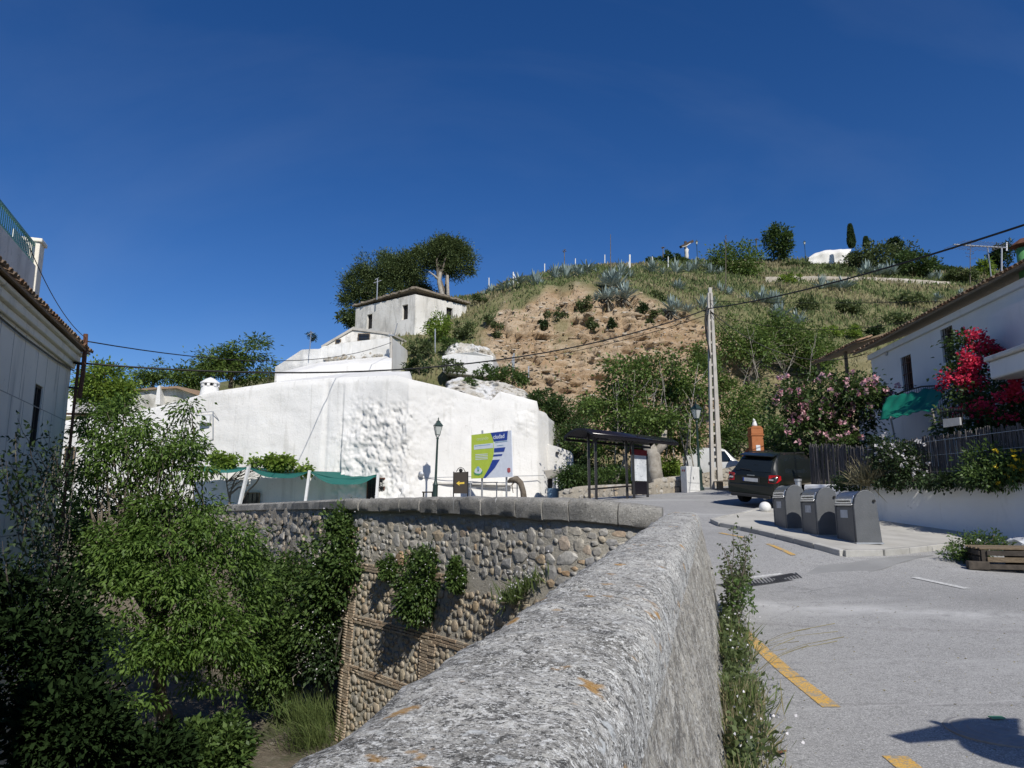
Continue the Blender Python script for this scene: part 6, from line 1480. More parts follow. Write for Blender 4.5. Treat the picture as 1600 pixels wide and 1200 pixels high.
def wheel(t, x, y, r, w, sgn):
    mb = MB(); pr = [(r*.62, -w/2), (r*.93, -w/2), (r, -w*.32), (r, w*.32), (r*.93, w/2), (r*.62, w/2)]; mb.lathe(pr, 28, (0, 0, 0), False); mb.v = [(x + a, y + c, r + b2) for a, b2, c in mb.v]; o = mb.build('wheel', MAT['rubber'], t, False, auto=40)
    mb = MB(); mb.lathe([(r*.64, -w*.30), (r*.60, w*.22*sgn), (r*.2, w*.30*sgn), (.02, w*.32*sgn)], 20, (0, 0, 0), False); mb.v = [(x + a, y + c, r + b2) for a, b2, c in mb.v]; mb.build('rim', MAT['galv'], o, False, auto=40)
    mb = MB()
    for k in range(5):
        a = 2*math.pi*k/5; mb.beam((x + r*.12*math.cos(a), y + sgn*w*.34, r + r*.12*math.sin(a)), (x + r*.58*math.cos(a), y + sgn*w*.30, r + r*.58*math.sin(a)), .07, .03, (0, 1, 0))
    mb.build('spokes', MAT['galv'], o, False)
def suv(label, loc, rz):
    t = thing('parked_car', label, 'car', loc, rz)
    X = [0, .03, .10, .22, .36, .50, .62, 1.2, 1.9, 2.4, 2.75, 3.05, 3.3, 3.8, 4.2, 4.36, 4.42]
    ZR = [.98, 1.02, 1.12, 1.30, 1.48, 1.61, 1.65, 1.70, 1.69, 1.64, 1.48, 1.25, 1.10, 1.05, .98, .88, .78]
    YR = [.66, .70, .68, .66, .64, .63, .63, .63, .63, .62, .62, .66, .72, .72, .68, .62, .55]
    YM = [.80, .86, .89, .90, .905, .91, .91, .91, .91, .91, .91, .91, .91, .90, .86, .78, .7]
    ZS = [.50, .42, .38, .34, .32, .30, .30, .30, .30, .30, .30, .30, .30, .32, .36, .42, .5]
    ZB = [.93, .96, 1.0, 1.02, 1.03, 1.04, 1.04, 1.04, 1.03, 1.02, 1.01, 1.0, .99, .95, .88, .8, .72]
    def half(x):
        f = lambda A: interp(X, A, x); ym, yr, zs, zb, zr = f(YM), f(YR), f(ZS), f(ZB), f(ZR)
        arch = 0
        return [(0, zs), (ym*.9, zs), (ym*.98, zs + .08), (ym, lerp(zs, zb, .45)), (ym*.985, zb - .08), (ym*.955, zb), (lerp(ym*.945, yr, .5), lerp(zb, zr, .52)), (yr, zr - .06), (yr*.93, zr - .015), (yr*.6, zr + .005), (0, zr + .015)]
    st = sorted(set(list(np.linspace(0, 4.42, 46)) + X)); mb = loft(st, half); mb.build('body', MAT['suv'], t, False, auto=38)
    def sidepanel(pts, y0, nm, mat, par=None, lift=.008):
        for sgn in (1, -1):
            P = []
            for x, z in pts:
                f = lambda A: interp(X, A, x); yb, yr, zb, zr = f(YM)*.955, f(YR), f(ZB), f(ZR); k = min(1, max(0, (z - zb)/(zr - .06 - zb))); P.append((x, sgn*(lerp(yb, yr, k) + lift - .02*k*(1-k)), z))
            mb = MB(); mb.prism(P, (0, -sgn*.02, 0)); mb.build(nm, mat, par or t, False)
    sidepanel([(.62, 1.10), (1.02, 1.09), (1.02, 1.55), (.86, 1.54), (.74, 1.40)], 0, 'side_window', MAT['carglass'])
    sidepanel([(1.10, 1.09), (1.85, 1.08), (1.85, 1.57), (1.10, 1.56)], 0, 'side_window', MAT['carglass'])
    sidepanel([(1.92, 1.08), (2.95, 1.07), (2.72, 1.40), (2.45, 1.54), (1.92, 1.57)], 0, 'side_window', MAT['carglass'])
    # rear window, tailgate details
    def rear(y, z, out=.012):
        x = interp(ZR[:6], X[:6], z) if z > ZR[0] else 0.0; return (x - out, y, z + out*.5)
    mb = MB(); mb.prism([rear(-.64, 1.12), rear(.64, 1.12), rear(.60, 1.30), rear(.55, 1.50), rear(-.55, 1.50), rear(-.60, 1.30)], (.02, 0, -.01)); rwn = mb.build('rear_window', MAT['carglass'], t, False)
    mb = MB(); mb.beam(rear(.05, 1.14, .03), rear(.45, 1.17, .03), .02); mb.build('wiper', MAT['plastic'], rwn, False)
    mb = MB(); mb.prism([(.30, -.60, 1.60), (.30, .60, 1.60), (.62, .60, 1.67), (.62, -.60, 1.67)], (0, 0, .03)); mb.build('roof_spoiler', MAT['suv'], t, False, bevel=.01)
    for sgn in (1, -1):
        mb = MB(); mb.prism([(-.012, sgn*.60, .80), (-.012, sgn*.78, .80), (.03, sgn*.885, .82), (.20, sgn*.915, .90), (.20, sgn*.90, 1.03), (.06, sgn*.86, 1.06), (.0, sgn*.62, 1.04)], (.035, 0, 0)); tl = mb.build('tail_light', MAT['tail'], t, False, bevel=.006)
        mb = MB(); mb.prism([(-.022, sgn*.64, .88), (-.022, sgn*.78, .88), (-.022, sgn*.78, .93), (-.022, sgn*.64, .93)], (.012, 0, 0)); mb.build('reversing_light', MAT['tailw'], tl, False)
        mb = MB(); mb.beam((.75, sgn*.57, 1.715), (2.3, sgn*.57, 1.715), .03, .04); mb.box((.78, sgn*.57, 1.69), (.06, .03, .05)); mb.box((2.27, sgn*.57, 1.69), (.06, .03, .05)); mb.build('roof_rail', MAT['plastic'], t, False)
        mb = MB(); mb.box((2.75, sgn*1.0, 1.12), (.12, .2, .16)); mb.build('mirror', MAT['suv'], t, False, bevel=.03)
        mb = MB(); mb.box((1.35, sgn*.92, .98), (.16, .03, .03)); mb.box((2.25, sgn*.92, .98), (.16, .03, .03)); mb.build('door_handle', MAT['plastic'], t, False, bevel=.008)
        for x in (.95, 3.55):
            mb = MB(); A = [(x + .43*math.cos(a), sgn*.915, .36 + .43*math.sin(a)) for a in np.linspace(-.1, math.pi+.1, 16)]; mb.prism(A, (0, -sgn*.25, 0)); mb.build('wheel_arch', MAT['plastic'], t, False); wheel(t, x, sgn*.80, .345, .22, sgn)
    mb = MB(); mb.prism([(-.03, -.82, .40), (-.03, .82, .40), (-.05, .80, .62), (-.03, .78, .72), (-.03, -.78, .72), (-.05, -.80, .62)], (.12, 0, 0)); mb.build('bumper', MAT['suv'], t, False, bevel=.03)
    mb = MB(); mb.box((-.02, 0, .36), (.1, 1.4, .1)); mb.build('bumper_skirt', MAT['plastic'], t, False, bevel=.02)
    mb = MB(); mb.box((-.02, 0, .86), (.03, .62, .17)); mb.build('plate_recess', MAT['plastic'], t, False, bevel=.01); mb = MB(); mb.box((-.042, 0, .86), (.01, .52, .11)); pl_ = mb.build('number_plate', paint('plate_white', (.45, .46, .47), .5), t, False)
    mb = MB(); mb.box((-.049, .24, .86), (.004, .04, .11)); mb.build('plate_band', MAT['bblue'], pl_, False)
    mb = MB(); mb.box((-.022, 0, 1.0), (.02, .26, .03)); mb.build('badge', MAT['chrome'], t, False)
    mb = MB(); mb.tube([(-.05, -.5, .30), (.3, -.5, .32)], .035, 10); mb.build('exhaust', MAT['galv'], t, False)
    mb = MB(); mb.box((2.2, 0, .42), (3.6, 1.3, .2)); mb.build('underbody', MAT['plastic'], t, False)
    return t
q = at(1164, 787, 24.3); hd = R(90 - 50)
# rear left corner wheel stands near q: find origin of the rear centre
fw_ = Vector((math.cos(hd), math.sin(hd), 0)); lf_ = Vector((-fw_.y, fw_.x, 0)); o0 = Vector((q.x, q.y, 0)) - fw_*.95 - lf_*.80
cx_ = o0 + fw_*2.2; zc_ = gz(o0.x + fw_.x*.95, o0.y + fw_.y*.95); c = suv('dark green four-wheel-drive car seen from behind by the fence', (o0.x, o0.y, zc_), hd)
gfront = gz(o0.x + fw_.x*3.5, o0.y + fw_.y*3.5); gl_ = gz(*(o0 + fw_*.95 + lf_*.8)[:2]); gr_ = gz(*(o0 + fw_*.95 - lf_*.8)[:2])
c.rotation_mode = 'ZYX'; c.rotation_euler = (math.atan2(gl_ - gr_, 1.6), -math.atan2(gfront - zc_, 2.55), hd); c.rotation_mode = 'XYZ'
c.rotation_euler = (Matrix.Rotation(hd, 3, 'Z') @ Matrix.Rotation(-math.atan2(gfront - zc_, 2.55), 3, 'Y') @ Matrix.Rotation(math.atan2(gl_ - gr_, 1.6), 3, 'X')).to_euler()

def van(label, loc, rz):
    t = thing('parked_van', label, 'van', loc, rz)
    X = [0, .06, .2, 1.0, 2.1, 2.35, 2.75, 3.0, 3.3, 3.8, 4.0]
    ZR = [1.5, 1.78, 1.86, 1.90, 1.86, 1.78, 1.36, 1.12, 1.06, .95, .75]; YR = [.66, .68, .70, .72, .70, .66, .66, .70, .72, .66, .6]; YM = [.74, .8, .82, .83, .83, .83, .83, .82, .82, .78, .7]
    def half(x):
        f = lambda A: interp(X, A, x); ym, yr, zr = f(YM), f(YR), f(ZR); zb = min(1.02, zr - .06)
        return [(0, .32), (ym*.92, .32), (ym, .5), (ym, .8), (ym*.98, zb), (lerp(ym*.97, yr, .5), lerp(zb, zr, .6)), (yr, zr - .05), (yr*.7, zr), (0, zr + .015)]
    loft(sorted(set(list(np.linspace(0, 4, 40)) + X)), half).build('body', MAT['vanwhite'], t, False, auto=38)
    for sgn in (1, -1):
        mb = MB(); mb.prism([(1.75, sgn*.835, 1.08), (2.55, sgn*.835, 1.08), (2.62, sgn*.80, 1.2), (2.32, sgn*.735, 1.66), (1.75, sgn*.74, 1.66)], (0, -sgn*.02, 0)); mb.build('side_window', MAT['carglass'], t, False)
        mb = MB(); mb.box((1.45, sgn*.838, .98), (.06, .02, .14)); mb.box((1.6, sgn*.838, .98), (.06, .02, .14)); mb.build('door_handle', MAT['plastic'], t, False)
        mb = MB(); mb.box((1.68, sgn*.832, 1.0), (.012, .012, 1.2)); mb.build('door_seam', MAT['plastic'], t, False)
        mb = MB(); mb.box((3.9, sgn*.6, .82), (.12, .22, .16)); mb.build('headlight', MAT['tailw'], t, False, bevel=.03)
        for x in (.75, 3.2):
            mb = MB(); mb.prism([(x + .38*math.cos(a), sgn*.835, .33 + .38*math.sin(a)) for a in np.linspace(-.1, math.pi+.1, 14)], (0, -sgn*.2, 0)); mb.build('wheel_arch', MAT['plastic'], t, False); wheel(t, x, sgn*.74, .3, .18, sgn)
    mb = MB(); mb.prism([(2.42, -.6, 1.74), (2.42, .6, 1.74), (2.86, .66, 1.28), (2.86, -.66, 1.28)], (.015, 0, .015)); mb.build('windscreen', MAT['carglass'], t, False)
    mb = MB(); mb.box((3.97, 0, .5), (.12, 1.5, .2)); mb.build('bumper', MAT['plastic'], t, False, bevel=.03)
    return t
pv_ = at(1068, 745, 41.5); gv = at(1100, 701, 41.5).z - 1.9
van('white van parked behind the concrete pole', (pv_.x, pv_.y, gv), R(-14))
# raised lay-by the van stands on, retained by a rubble wall
rv = thing('layby_wall', 'pale rubble wall below the parked white van', 'wall', at(1110, 765, 37.2)); mb = MB(); mb.prism([at(1092, 768, 37), at(1092, 741, 37), at(1150, 728, 37.4), at(1180, 728, 37.6), at(1180, 768, 37.6)], (0, .5, 0)); mb.build('mortar_face', MAT['rubble'], rv)
its = []
for i in range(60):
    px = r8.uniform(1094, 1178); p = at(px, r8.uniform(interp([1092, 1150, 1180], [743, 731, 731], px), 764), 36.97 + (px-1092)*.007); s = r8.uniform(.2, .4); its.append((p, Vector((1, 0, 0)), Vector((0, -1, 0)), s, .14, s*.75, r8.randrange(10), r8.uniform(-.3, .3)))
mT2 = []
for l in LUMPS:
    c = l.copy(); c.materials.clear(); mT2.append(c)
place_pieces(its, rv, 'stone', MAT['stone_pale'], mT2, LNP, 300)
lb = MB(); lb.grid([[Vector((x, y, gv - .0 + .02*(y-41))) for x in np.arange(8, 26, 1.0)] for y in (37.4, 40, 43, 46)]); tag(lb.build('layby_ground', MAT['road']), kind='structure')
# terracotta pillar with white figurine
tpil = thing('terracotta_pillar', 'terracotta brick gate pillar topped by a white figurine', 'pillar', at(1183, 720, 38)); A = at(1183, 725, 38); zt = at(1183, 670, 38).z; zb0 = gv - .1
mb = MB(); mb.box((A.x, 38, (zt + zb0)/2 - .2), (.62, .6, zt - zb0 - .4)); mb.build('shaft', surf('terracotta', [(.3, (.36, .13, .05)), (.7, (.44, .17, .07))], 4, .85, bumps=((30, .3),)), tpil, bevel=.02)
tm_ = tpil.children[0].data.materials[0]
mb = MB(); mb.box((A.x, 38, zt - .36), (.7, .68, .08)); mb.box((A.x, 38, zt - .16), (.64, .62, .3)); mb.prism([(A.x-.32, 37.7, zt), (A.x+.32, 37.7, zt), (A.x+.2, 37.7, zt+.12), (A.x-.2, 37.7, zt+.12)], (0, .6, 0)); mb.build('capital', tm_, tpil, bevel=.015)
mb = MB(); mb.box((A.x+.0, 37.685, zt - 1.05), (.22, .02, .3)); mb.build('plaque', MAT['bpale'], tpil)
mb = MB(); mb.lathe([(.15, 0), (.14, .1), (.1, .22), (.09, .28), (.05, .31)], 10, (A.x - .02, 38, zt + .12)); mb.sphere((A.x - .05, 37.96, zt + .45), .075, 10, 8); mb.tube([(A.x - .06, 37.95, zt + .5), (A.x - .08, 37.95, zt + .56)], [.03, .012], 6); mb.build('figurine', MAT['whitepaint'], tpil, smooth=True)
arc = thing('white_arch', 'small white rounded gate panel left of the terracotta pillar', 'gate', at(1168, 725, 38.4)); mb = MB(); B0 = at(1176, 725, 38.4); rr0 = .62
mb.prism([Vector((B0.x - rr0*math.sin(a) + .1, 38.4, gv + .75 + 0.9*math.cos(a))) for a in np.linspace(0, math.pi/2, 10)] + [Vector((B0.x - rr0 + .1, 38.4, gv)), Vector((B0.x + .1, 38.4, gv))], (0, .1, 0)); mb.build('panel', MAT['whitepaint'], arc)
mb = MB(); P = [Vector((B0.x - (rr0+.06)*math.sin(a) + .1, 38.38, gv + .75 + (.96)*math.cos(a))) for a in np.linspace(0, math.pi/2, 10)]; mb.tube(P, .07, 6); mb.build('brick_rim', tm_, arc)
# ------------------------------------------------------------------ plants
def A3(v): return np.array(v, dtype=float)
def clump_pts(ells, n, inner=.45):
    """clump centres spread through the shell of several ellipsoids (centre, radii)"""
    vol = np.array([e[1][0]*e[1][1]*e[1][2] for e in ells])**.67; k = nrs.choice(len(ells), n, p=vol/vol.sum())
    d = unit(nrs.normal(size=(n, 3))); r = nrs.uniform(inner, 1.0, n)**.6
    cc = A3([tuple(ells[i][0]) for i in k]); rr_ = A3([ells[i][1] for i in k]); return cc + d*rr_*r[:, None], d
def foliage(ells, nclump, per, crad, L, W, mat, parent, droop=.25, name='crown', inner=.45, updir=0.0, kind=None, flat=.75):
    c, d = clump_pts(ells, nclump, inner); n = nclump*per
    ci = np.repeat(np.arange(nclump), per); off = nrs.normal(size=(n, 3))*.55; off[:, 2] *= flat
    cr = (crad*nrs.uniform(.6, 1.3, nclump))[ci][:, None]
    P = c[ci] + off*cr; D = unit(off) + d[ci]*.5 + nrs.normal(size=(n, 3))*.5; D[:, 2] += -droop + updir
    N = nrs.normal(size=(n, 3))*.6; N[:, 2] += 1.0
    o = leaves(name, P, D, L*nrs.uniform(.6, 1.25, n), W*nrs.uniform(.7, 1.2, n), mat, parent, kind, N=N); return o, c
def branches(base, fork, tips, r0, mat, parent, name='trunk', nmax=40, wob=.12, extra=(), twig=0.012):
    mb = MB(); base, fork = Vector(base), Vector(fork); k = 7; P = []
    for i in range(k): f = i/(k-1); p = base.lerp(fork, f); s = (fork-base).length*wob; P.append(p + Vector((fbm(p.z, 1, base.x, .8)*s, fbm(p.z, 5, base.x, .8)*s, 0))*math.sin(math.pi*f))
    mb.tube(P, [lerp(r0, r0*.6, i/(k-1)) for i in range(k)], 9)
    for t in tips[:nmax]:
        t = Vector(tuple(t)); s0 = P[rnd.randrange(max(1, k//2), k)] if rnd.random() < .6 else P[-1]; m1 = s0.lerp(t, .4) + Vector((rnd.uniform(-1, 1), rnd.uniform(-1, 1), rnd.uniform(.1, 1)))*(t-s0).length*.12; m2 = s0.lerp(t, .75) + Vector((rnd.uniform(-1, 1), rnd.uniform(-1, 1), rnd.uniform(-.3, .6)))*(t-s0).length*.08
        rr_ = r0*rnd.uniform(.22, .4); mb.tube([s0, m1, m2, t], [rr_, rr_*.65, rr_*.4, twig], 5, False)
    for e in extra: mb.tube(*e)
    return mb.build(name, mat, parent, smooth=True)
def tree(name, label, base, fork, ells, nclump, per, crad, L, W, leaf, bark, r0=.15, droop=.25, cat='tree', group=None, nb=30, inner=.45, flat=.75, updir=0):
    t = thing(name, label, cat, base, 0, group); o, c = foliage(ells, nclump, per, crad, L, W, leaf, t, droop, 'crown', inner, updir, None, flat)
    branches(base, fork, list(c[nrs.permutation(len(c))]), r0, bark, t, 'trunk', nb); return t
def bush(name, label, px, py, rx, ry, Y=None, base=None, n=26, per=34, leaf='leaf_olive', L=None, cat='shrub', group=None, flat=.8, droop=0, inner=.3):
    """shrub whose silhouette is centred on a pixel with half sizes rx, ry in pixels"""
    c = at(px, py, Y); s = Y/FPX; ell = [(c, (rx*s, max(rx, ry)*s*.9, ry*s)), (c + Vector((rx*s*.35, 0, -ry*s*.3)), (rx*s*.6, rx*s*.6, ry*s*.6)), (c + Vector((-rx*s*.4, 0, ry*s*.1)), (rx*s*.5, rx*s*.5, ry*s*.7))]
    b0 = base or at(px, py + ry*1.05, Y); t = thing(name, label, cat, b0, 0, group); L = L or max(.1, 2.6*s); o, cc = foliage(ell, n, per, min(rx, ry)*s*.34, L, L*.55, MAT[leaf], t, droop, 'foliage', inner, .15, None, flat)
    branches(b0, b0.lerp(c, .5), list(cc[:10]), max(.03, ry*s*.06), MAT['bark'], t, 'stem', 10); return t

# pines on the ridge (Y about 75 m)
s75 = 75/FPX
def pe(px, py, rx, ry, Y=75): return (at(px, py, Y), (rx*Y/FPX, rx*Y/FPX*.8, ry*Y/FPX))
tree('pine_tree', 'left dark umbrella pine with broad low crown above the ruined house', at(600, 482, 75), at(592, 455, 75), [pe(590, 420, 36, 26), pe(568, 445, 32, 26), pe(600, 455, 30, 24), pe(553, 464, 20, 17), pe(615, 425, 22, 22)], 210, 130, .72, .3, .09, MAT['leaf_pine'], MAT['bark'], .3, 0, 'tree', None, 14, .5, .8, .3)
t_p = t = tree('pine_tree', 'tallest umbrella pine with bent bare trunk right of the ridge house', at(700, 478, 74), at(684, 432, 74), [pe(700, 398, 34, 22), pe(672, 402, 26, 22), pe(722, 408, 22, 20), pe(712, 420, 28, 10), pe(645, 414, 22, 22), pe(700, 383, 26, 10)], 220, 130, .72, .3, .09, MAT['leaf_pine'], MAT['bark'], .38, 0, 'tree', None, 12, .5, .8, .3)
mb = MB(); mb.tube([at(x, y, 72.5) for x, y in ((697, 484), (694, 468), (689, 455), (686, 440), (688, 425))], [.3, .27, .25, .22, .15], 8); mb.tube([at(687, 438, 72.5), at(678, 430, 72.5), at(670, 424, 72.5)], [.16, .1, .05], 6); mb.tube([at(703, 484, 73), at(700, 460, 73), at(699, 430, 73)], [.2, .18, .14], 8); mb.build('bare_limb', MAT['bark_pale'], t_p, smooth=True)
tree('pine_tree', 'middle umbrella pine between the two larger crowns', at(650, 480, 80), at(648, 445, 80), [pe(640, 440, 24, 22, 80), pe(655, 458, 30, 10, 80), pe(630, 405, 12, 14, 80)], 80, 130, .72, .3, .09, MAT['leaf_pine'], MAT['bark'], .28, 0, 'tree', None, 14, .5, .8, .3)
bush('pine_sapling', 'small dark pine at the left end of the ridge house', 545, 496, 16, 16, 68, leaf='leaf_pine', n=26, per=60, L=.3, cat='tree')
# trees behind the cave house
tree('ailanthus_tree', 'broad layered tree on the skyline behind the cave house', at(360, 606, 62), at(365, 575, 62), [pe(385, 550, 40, 18, 62), pe(345, 562, 40, 16, 62), pe(375, 578, 55, 22, 62), pe(400, 535, 12, 8, 62), pe(325, 572, 16, 12, 62)], 90, 60, .9, .42, .13, MAT['leaf_hill'], MAT['bark'], .2, .2, nb=30, flat=.35)
tree('ailanthus_tree', 'thin feathery tree on the skyline left of the chimney', at(238, 612, 75), at(238, 590, 75), [pe(238, 578, 26, 18, 75), pe(225, 592, 16, 12, 75), pe(252, 592, 14, 12, 75)], 42, 50, .8, .4, .12, MAT['leaf_hill'], MAT['bark'], .16, .2, nb=20, flat=.5)
tree('round_tree', 'rounded green tree between the house corner and the cottage', at(165, 640, 48), at(165, 615, 48), [pe(165, 598, 34, 26, 48), pe(190, 615, 22, 20, 48), pe(140, 612, 20, 26, 48)], 90, 80, .6, .26, .13, MAT['leaf_bright'], MAT['bark'], .16, .1, nb=16)
tree('round_tree', 'low dark tree between the chimney and the feathery tree', at(295, 612, 68), at(295, 600, 68), [pe(290, 592, 22, 14, 68), pe(312, 594, 16, 13, 68)], 40, 60, .8, .35, .14, MAT['leaf_hill'], MAT['bark'], .16, .1, nb=12)
bush('distant_bush', 'dusty shrub between the skyline trees and the white terrace', 420, 588, 18, 14, 58, leaf='leaf_olive')
bush('distant_bush', 'spindly dark shrub above the left end of the white terrace', 487, 526, 9, 9, 60, leaf='leaf_dark', n=14, per=26)

# ravine tree: leaning branches with drooping leaves
t = thing('ravine_tree', 'large tree with drooping leaves filling the ravine on the left', 'tree', at(255, 1130, 21)); 
def re(px, py, rx, ry, Y): s = Y/FPX; return (at(px, py, Y), (rx*s, rx*s*.75, ry*s))
E = [re(285, 860, 120, 70, 20), re(250, 950, 105, 75, 19), re(345, 930, 75, 85, 20.5), re(230, 1040, 75, 55, 18.5), re(330, 1030, 70, 55, 20), re(185, 860, 60, 60, 19.5), re(215, 1110, 38, 35, 18), re(300, 990, 90, 50, 19)]
foliage(E, 300, 70, .42, .17, .06, MAT['leaf_rav'], t, .75, 'crown', .3, 0, None, .6)
E2 = [re(215, 700, 85, 70, 20.5), re(275, 720, 55, 45, 20), re(300, 650, 26, 30, 20), re(160, 690, 45, 70, 21), re(305, 740, 28, 34, 20), re(180, 640, 30, 22, 21), re(270, 800, 75, 40, 20), re(130, 760, 40, 60, 21)]
o, cc = foliage(E2, 190, 50, .34, .18, .062, MAT['leaf_rav'], t, .75, 'upper_crown', .2, 0, None, .8)
ex = []; rq_ = random.Random(31)
forkp = [at(240, 980, 20.5), at(205, 900, 20.5), at(290, 900, 20.8)]
for i in range(70):
    tip = Vector(tuple(cc[rq_.randrange(len(cc))])); s0 = forkp[rq_.randrange(3)]; L_ = (tip - s0).length
    m1 = s0.lerp(tip, .35) + Vector((rq_.uniform(-1, 1), rq_.uniform(-.5, .5), rq_.uniform(-.6, .3)))*L_*.14; m2 = s0.lerp(tip, .7) + Vector((rq_.uniform(-1, 1), rq_.uniform(-.5, .5), rq_.uniform(-.3, .3)))*L_*.09
    ex.append(([s0, m1, m2, tip], [.055, .035, .022, .006], 5, False))
branches(at(262, 1140, 21), at(245, 985, 20.6), [], .22, MAT['bark'], t, 'trunk', 0, .1, [([at(245, 985, 20.6), at(225, 930, 20.5), at(205, 900, 20.5)], [.14, .11, .08], 8), ([at(245, 985, 20.6), at(262, 940, 20.7), at(290, 900, 20.8)], [.14, .11, .08], 8)] + ex)
# dry climber twigs against the grey house
t = thing('bare_climber', 'bare twiggy creeper on the shaded house corner', 'climber', at(70, 1000, 17.5)); mb = MB(); rq_ = random.Random(5); lv = []
for i in range(46):
    x, y = rq_.uniform(20, 110), rq_.uniform(760, 960); Yv = interp([0, 130], [13.2, 19.4], x) + .0; p = at(x, y, Yv); P = [p]; dx = rq_.uniform(-1, .8)
    for k in range(5): x += dx*9 + rq_.uniform(-5, 5); y -= rq_.uniform(8, 26); q = at(x, y, interp([-40, 0, 130], [11.5, 12.9, 19.4], min(x, 128)) - .12); P.append(q); lv.append(tuple(q))
    mb.tube(P, [.02, .016, .012, .009, .006, .004], 4, False)
mb.build('twigs', MAT['bark'], t)
lv = A3(lv)[nrs.randint(0, len(lv), 1500)] + nrs.normal(size=(1500, 3))*.14; leaves('leaves', lv, nrs.normal(size=(1500, 3)) + A3([[0, 0, -.6]]), .13, .06, MAT['leaf_dark'], t)
# dark undergrowth at the ravine bottom left
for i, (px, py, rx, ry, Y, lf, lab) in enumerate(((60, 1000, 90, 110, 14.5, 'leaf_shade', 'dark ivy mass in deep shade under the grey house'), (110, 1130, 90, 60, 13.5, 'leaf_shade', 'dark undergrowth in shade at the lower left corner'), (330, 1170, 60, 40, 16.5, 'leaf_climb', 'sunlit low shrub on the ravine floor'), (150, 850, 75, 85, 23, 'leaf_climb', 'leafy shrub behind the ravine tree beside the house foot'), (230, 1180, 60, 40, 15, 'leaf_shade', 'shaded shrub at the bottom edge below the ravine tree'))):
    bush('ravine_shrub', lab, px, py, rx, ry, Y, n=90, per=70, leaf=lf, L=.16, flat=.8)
# climbers along the wall
for (lab, E, lf, n_) in (('broad sunlit creeper covering the wall left of the brick pier', [re(440, 960, 50, 70, 23), re(425, 1050, 45, 55, 22.5), re(470, 900, 40, 45, 24), re(405, 900, 35, 45, 26), re(460, 1010, 40, 50, 22.5)], 'leaf_climb', 240),
        ('flowering shrub hanging over the left end of the cobbled wall', [re(533, 850, 28, 38, 21.0), re(515, 910, 36, 40, 21.0), re(530, 815, 20, 15, 21.3), re(495, 965, 28, 42, 21.2), re(545, 885, 16, 22, 20.5)], 'leaf_climb', 150),
        ('dark glossy creeper below the flowering shrub at the brick pier', [re(520, 985, 24, 36, 21.4), re(505, 1030, 22, 26, 21.2)], 'leaf_dark', 60)):
    t = thing('wall_creeper', lab, 'creeper', E[0][0] - Vector((0, 0, 2))); o, cc = foliage(E, n_, 62, .34, .15, .085, MAT[lf], t, .3, 'foliage', .35); branches(E[1][0] - Vector((0, -.6, 1.5)), E[0][0] + Vector((0, .5, 0)), list(cc[:24]), .08, MAT['bark'], t, 'stem', 24)
    if 'flower' in lab: k = nrs.randint(0, len(cc), 160); leaves('blossom', cc[k] + nrs.normal(size=(160, 3))*.2 + A3([[0, -.25, .1]]), nrs.normal(size=(160, 3)), .05, .045, MAT['whiteflower'], t)
t = thing('dead_vine', 'tangle of dry grey vine stems beside the brick pier', 'climber', at(480, 1080, 21.2)); mb = MB(); rq_ = random.Random(9)
for i in range(60):
    x, y = rq_.uniform(470, 525), rq_.uniform(930, 1060); P = []
    for k in range(5): P.append(at(x, y, 21.2 + rq_.uniform(-.3, .3))); x += rq_.uniform(-9, 9); y += rq_.uniform(-4, 14)
    mb.tube(P, .012, 4, False)
mb.build('stems', MAT['bark_pale'], t)
# tufts growing from the cobbled wall
def wall_tuft(label, px, py, rx, ry, Y, lf='leaf_climb', n=60, fl=60, cat='plant'):
    E = [re(px, py, rx, ry, Y), re(px - rx*.2, py + ry*.4, rx*.7, ry*.5, Y - .1)]; t = thing('wall_plant', label, cat, at(px, py - ry*.5, Y + .25)); o, cc = foliage(E, n, 60, rx*Y/FPX*.3, .12, .06, MAT[lf], t, .35, 'foliage', .2)
    branches(at(px, py - ry*.4, Y + .3), at(px, py, Y), list(cc[:12]), .03, MAT['bark'], t, 'stem', 12)
    if fl: k = nrs.randint(0, len(cc), fl); leaves('blossom', cc[k] + nrs.normal(size=(fl, 3))*.14 + A3([[0, -.12, .05]]), nrs.normal(size=(fl, 3)), .035, .03, MAT['whiteflower'], t)
wall_tuft('large hanging bush growing out of the middle of the cobbled wall', 660, 915, 34, 60, 17.8, n=130, fl=200)
wall_tuft('small round leafy tuft left of the large wall bush', 610, 888, 15, 16, 19.1, n=30, fl=40)
wall_tuft('narrow leafy tuft right of the large wall bush', 714, 898, 13, 28, 16.6, n=40, fl=40)
wall_tuft('small dry tuft at the head of the wall by the left coping', 540, 812, 14, 9, 22.4, 'leaf_olive', 20, 0)
t = thing('wall_plant', 'spiky pale weed rising behind the lichen parapet', 'plant', at(820, 960, 15.0)); n = 900; u = nrs.uniform(0, 1, n); px_ = 790 + 85*u + nrs.normal(size=n)*8; P = A3([tuple(at(x, 950 - 52*k - 3, 15.0 + d_)) for x, k, d_ in zip(px_, u, nrs.normal(size=n)*.3)])
D = nrs.normal(size=(n, 3))*.5 + A3([[0, -.15, 1]]); leaves('foliage', P, D, nrs.uniform(.2, .5, n), .03, MAT['grass_green'], t, 'stuff'); leaves('blossom', P[:300] + D[:300]*.3, nrs.normal(size=(300, 3)), .04, .04, MAT['whiteflower'], t); branches(at(830, 960, 15.2), at(830, 940, 15), list(P[:6]), .03, MAT['bark'], t, 'stem', 6)
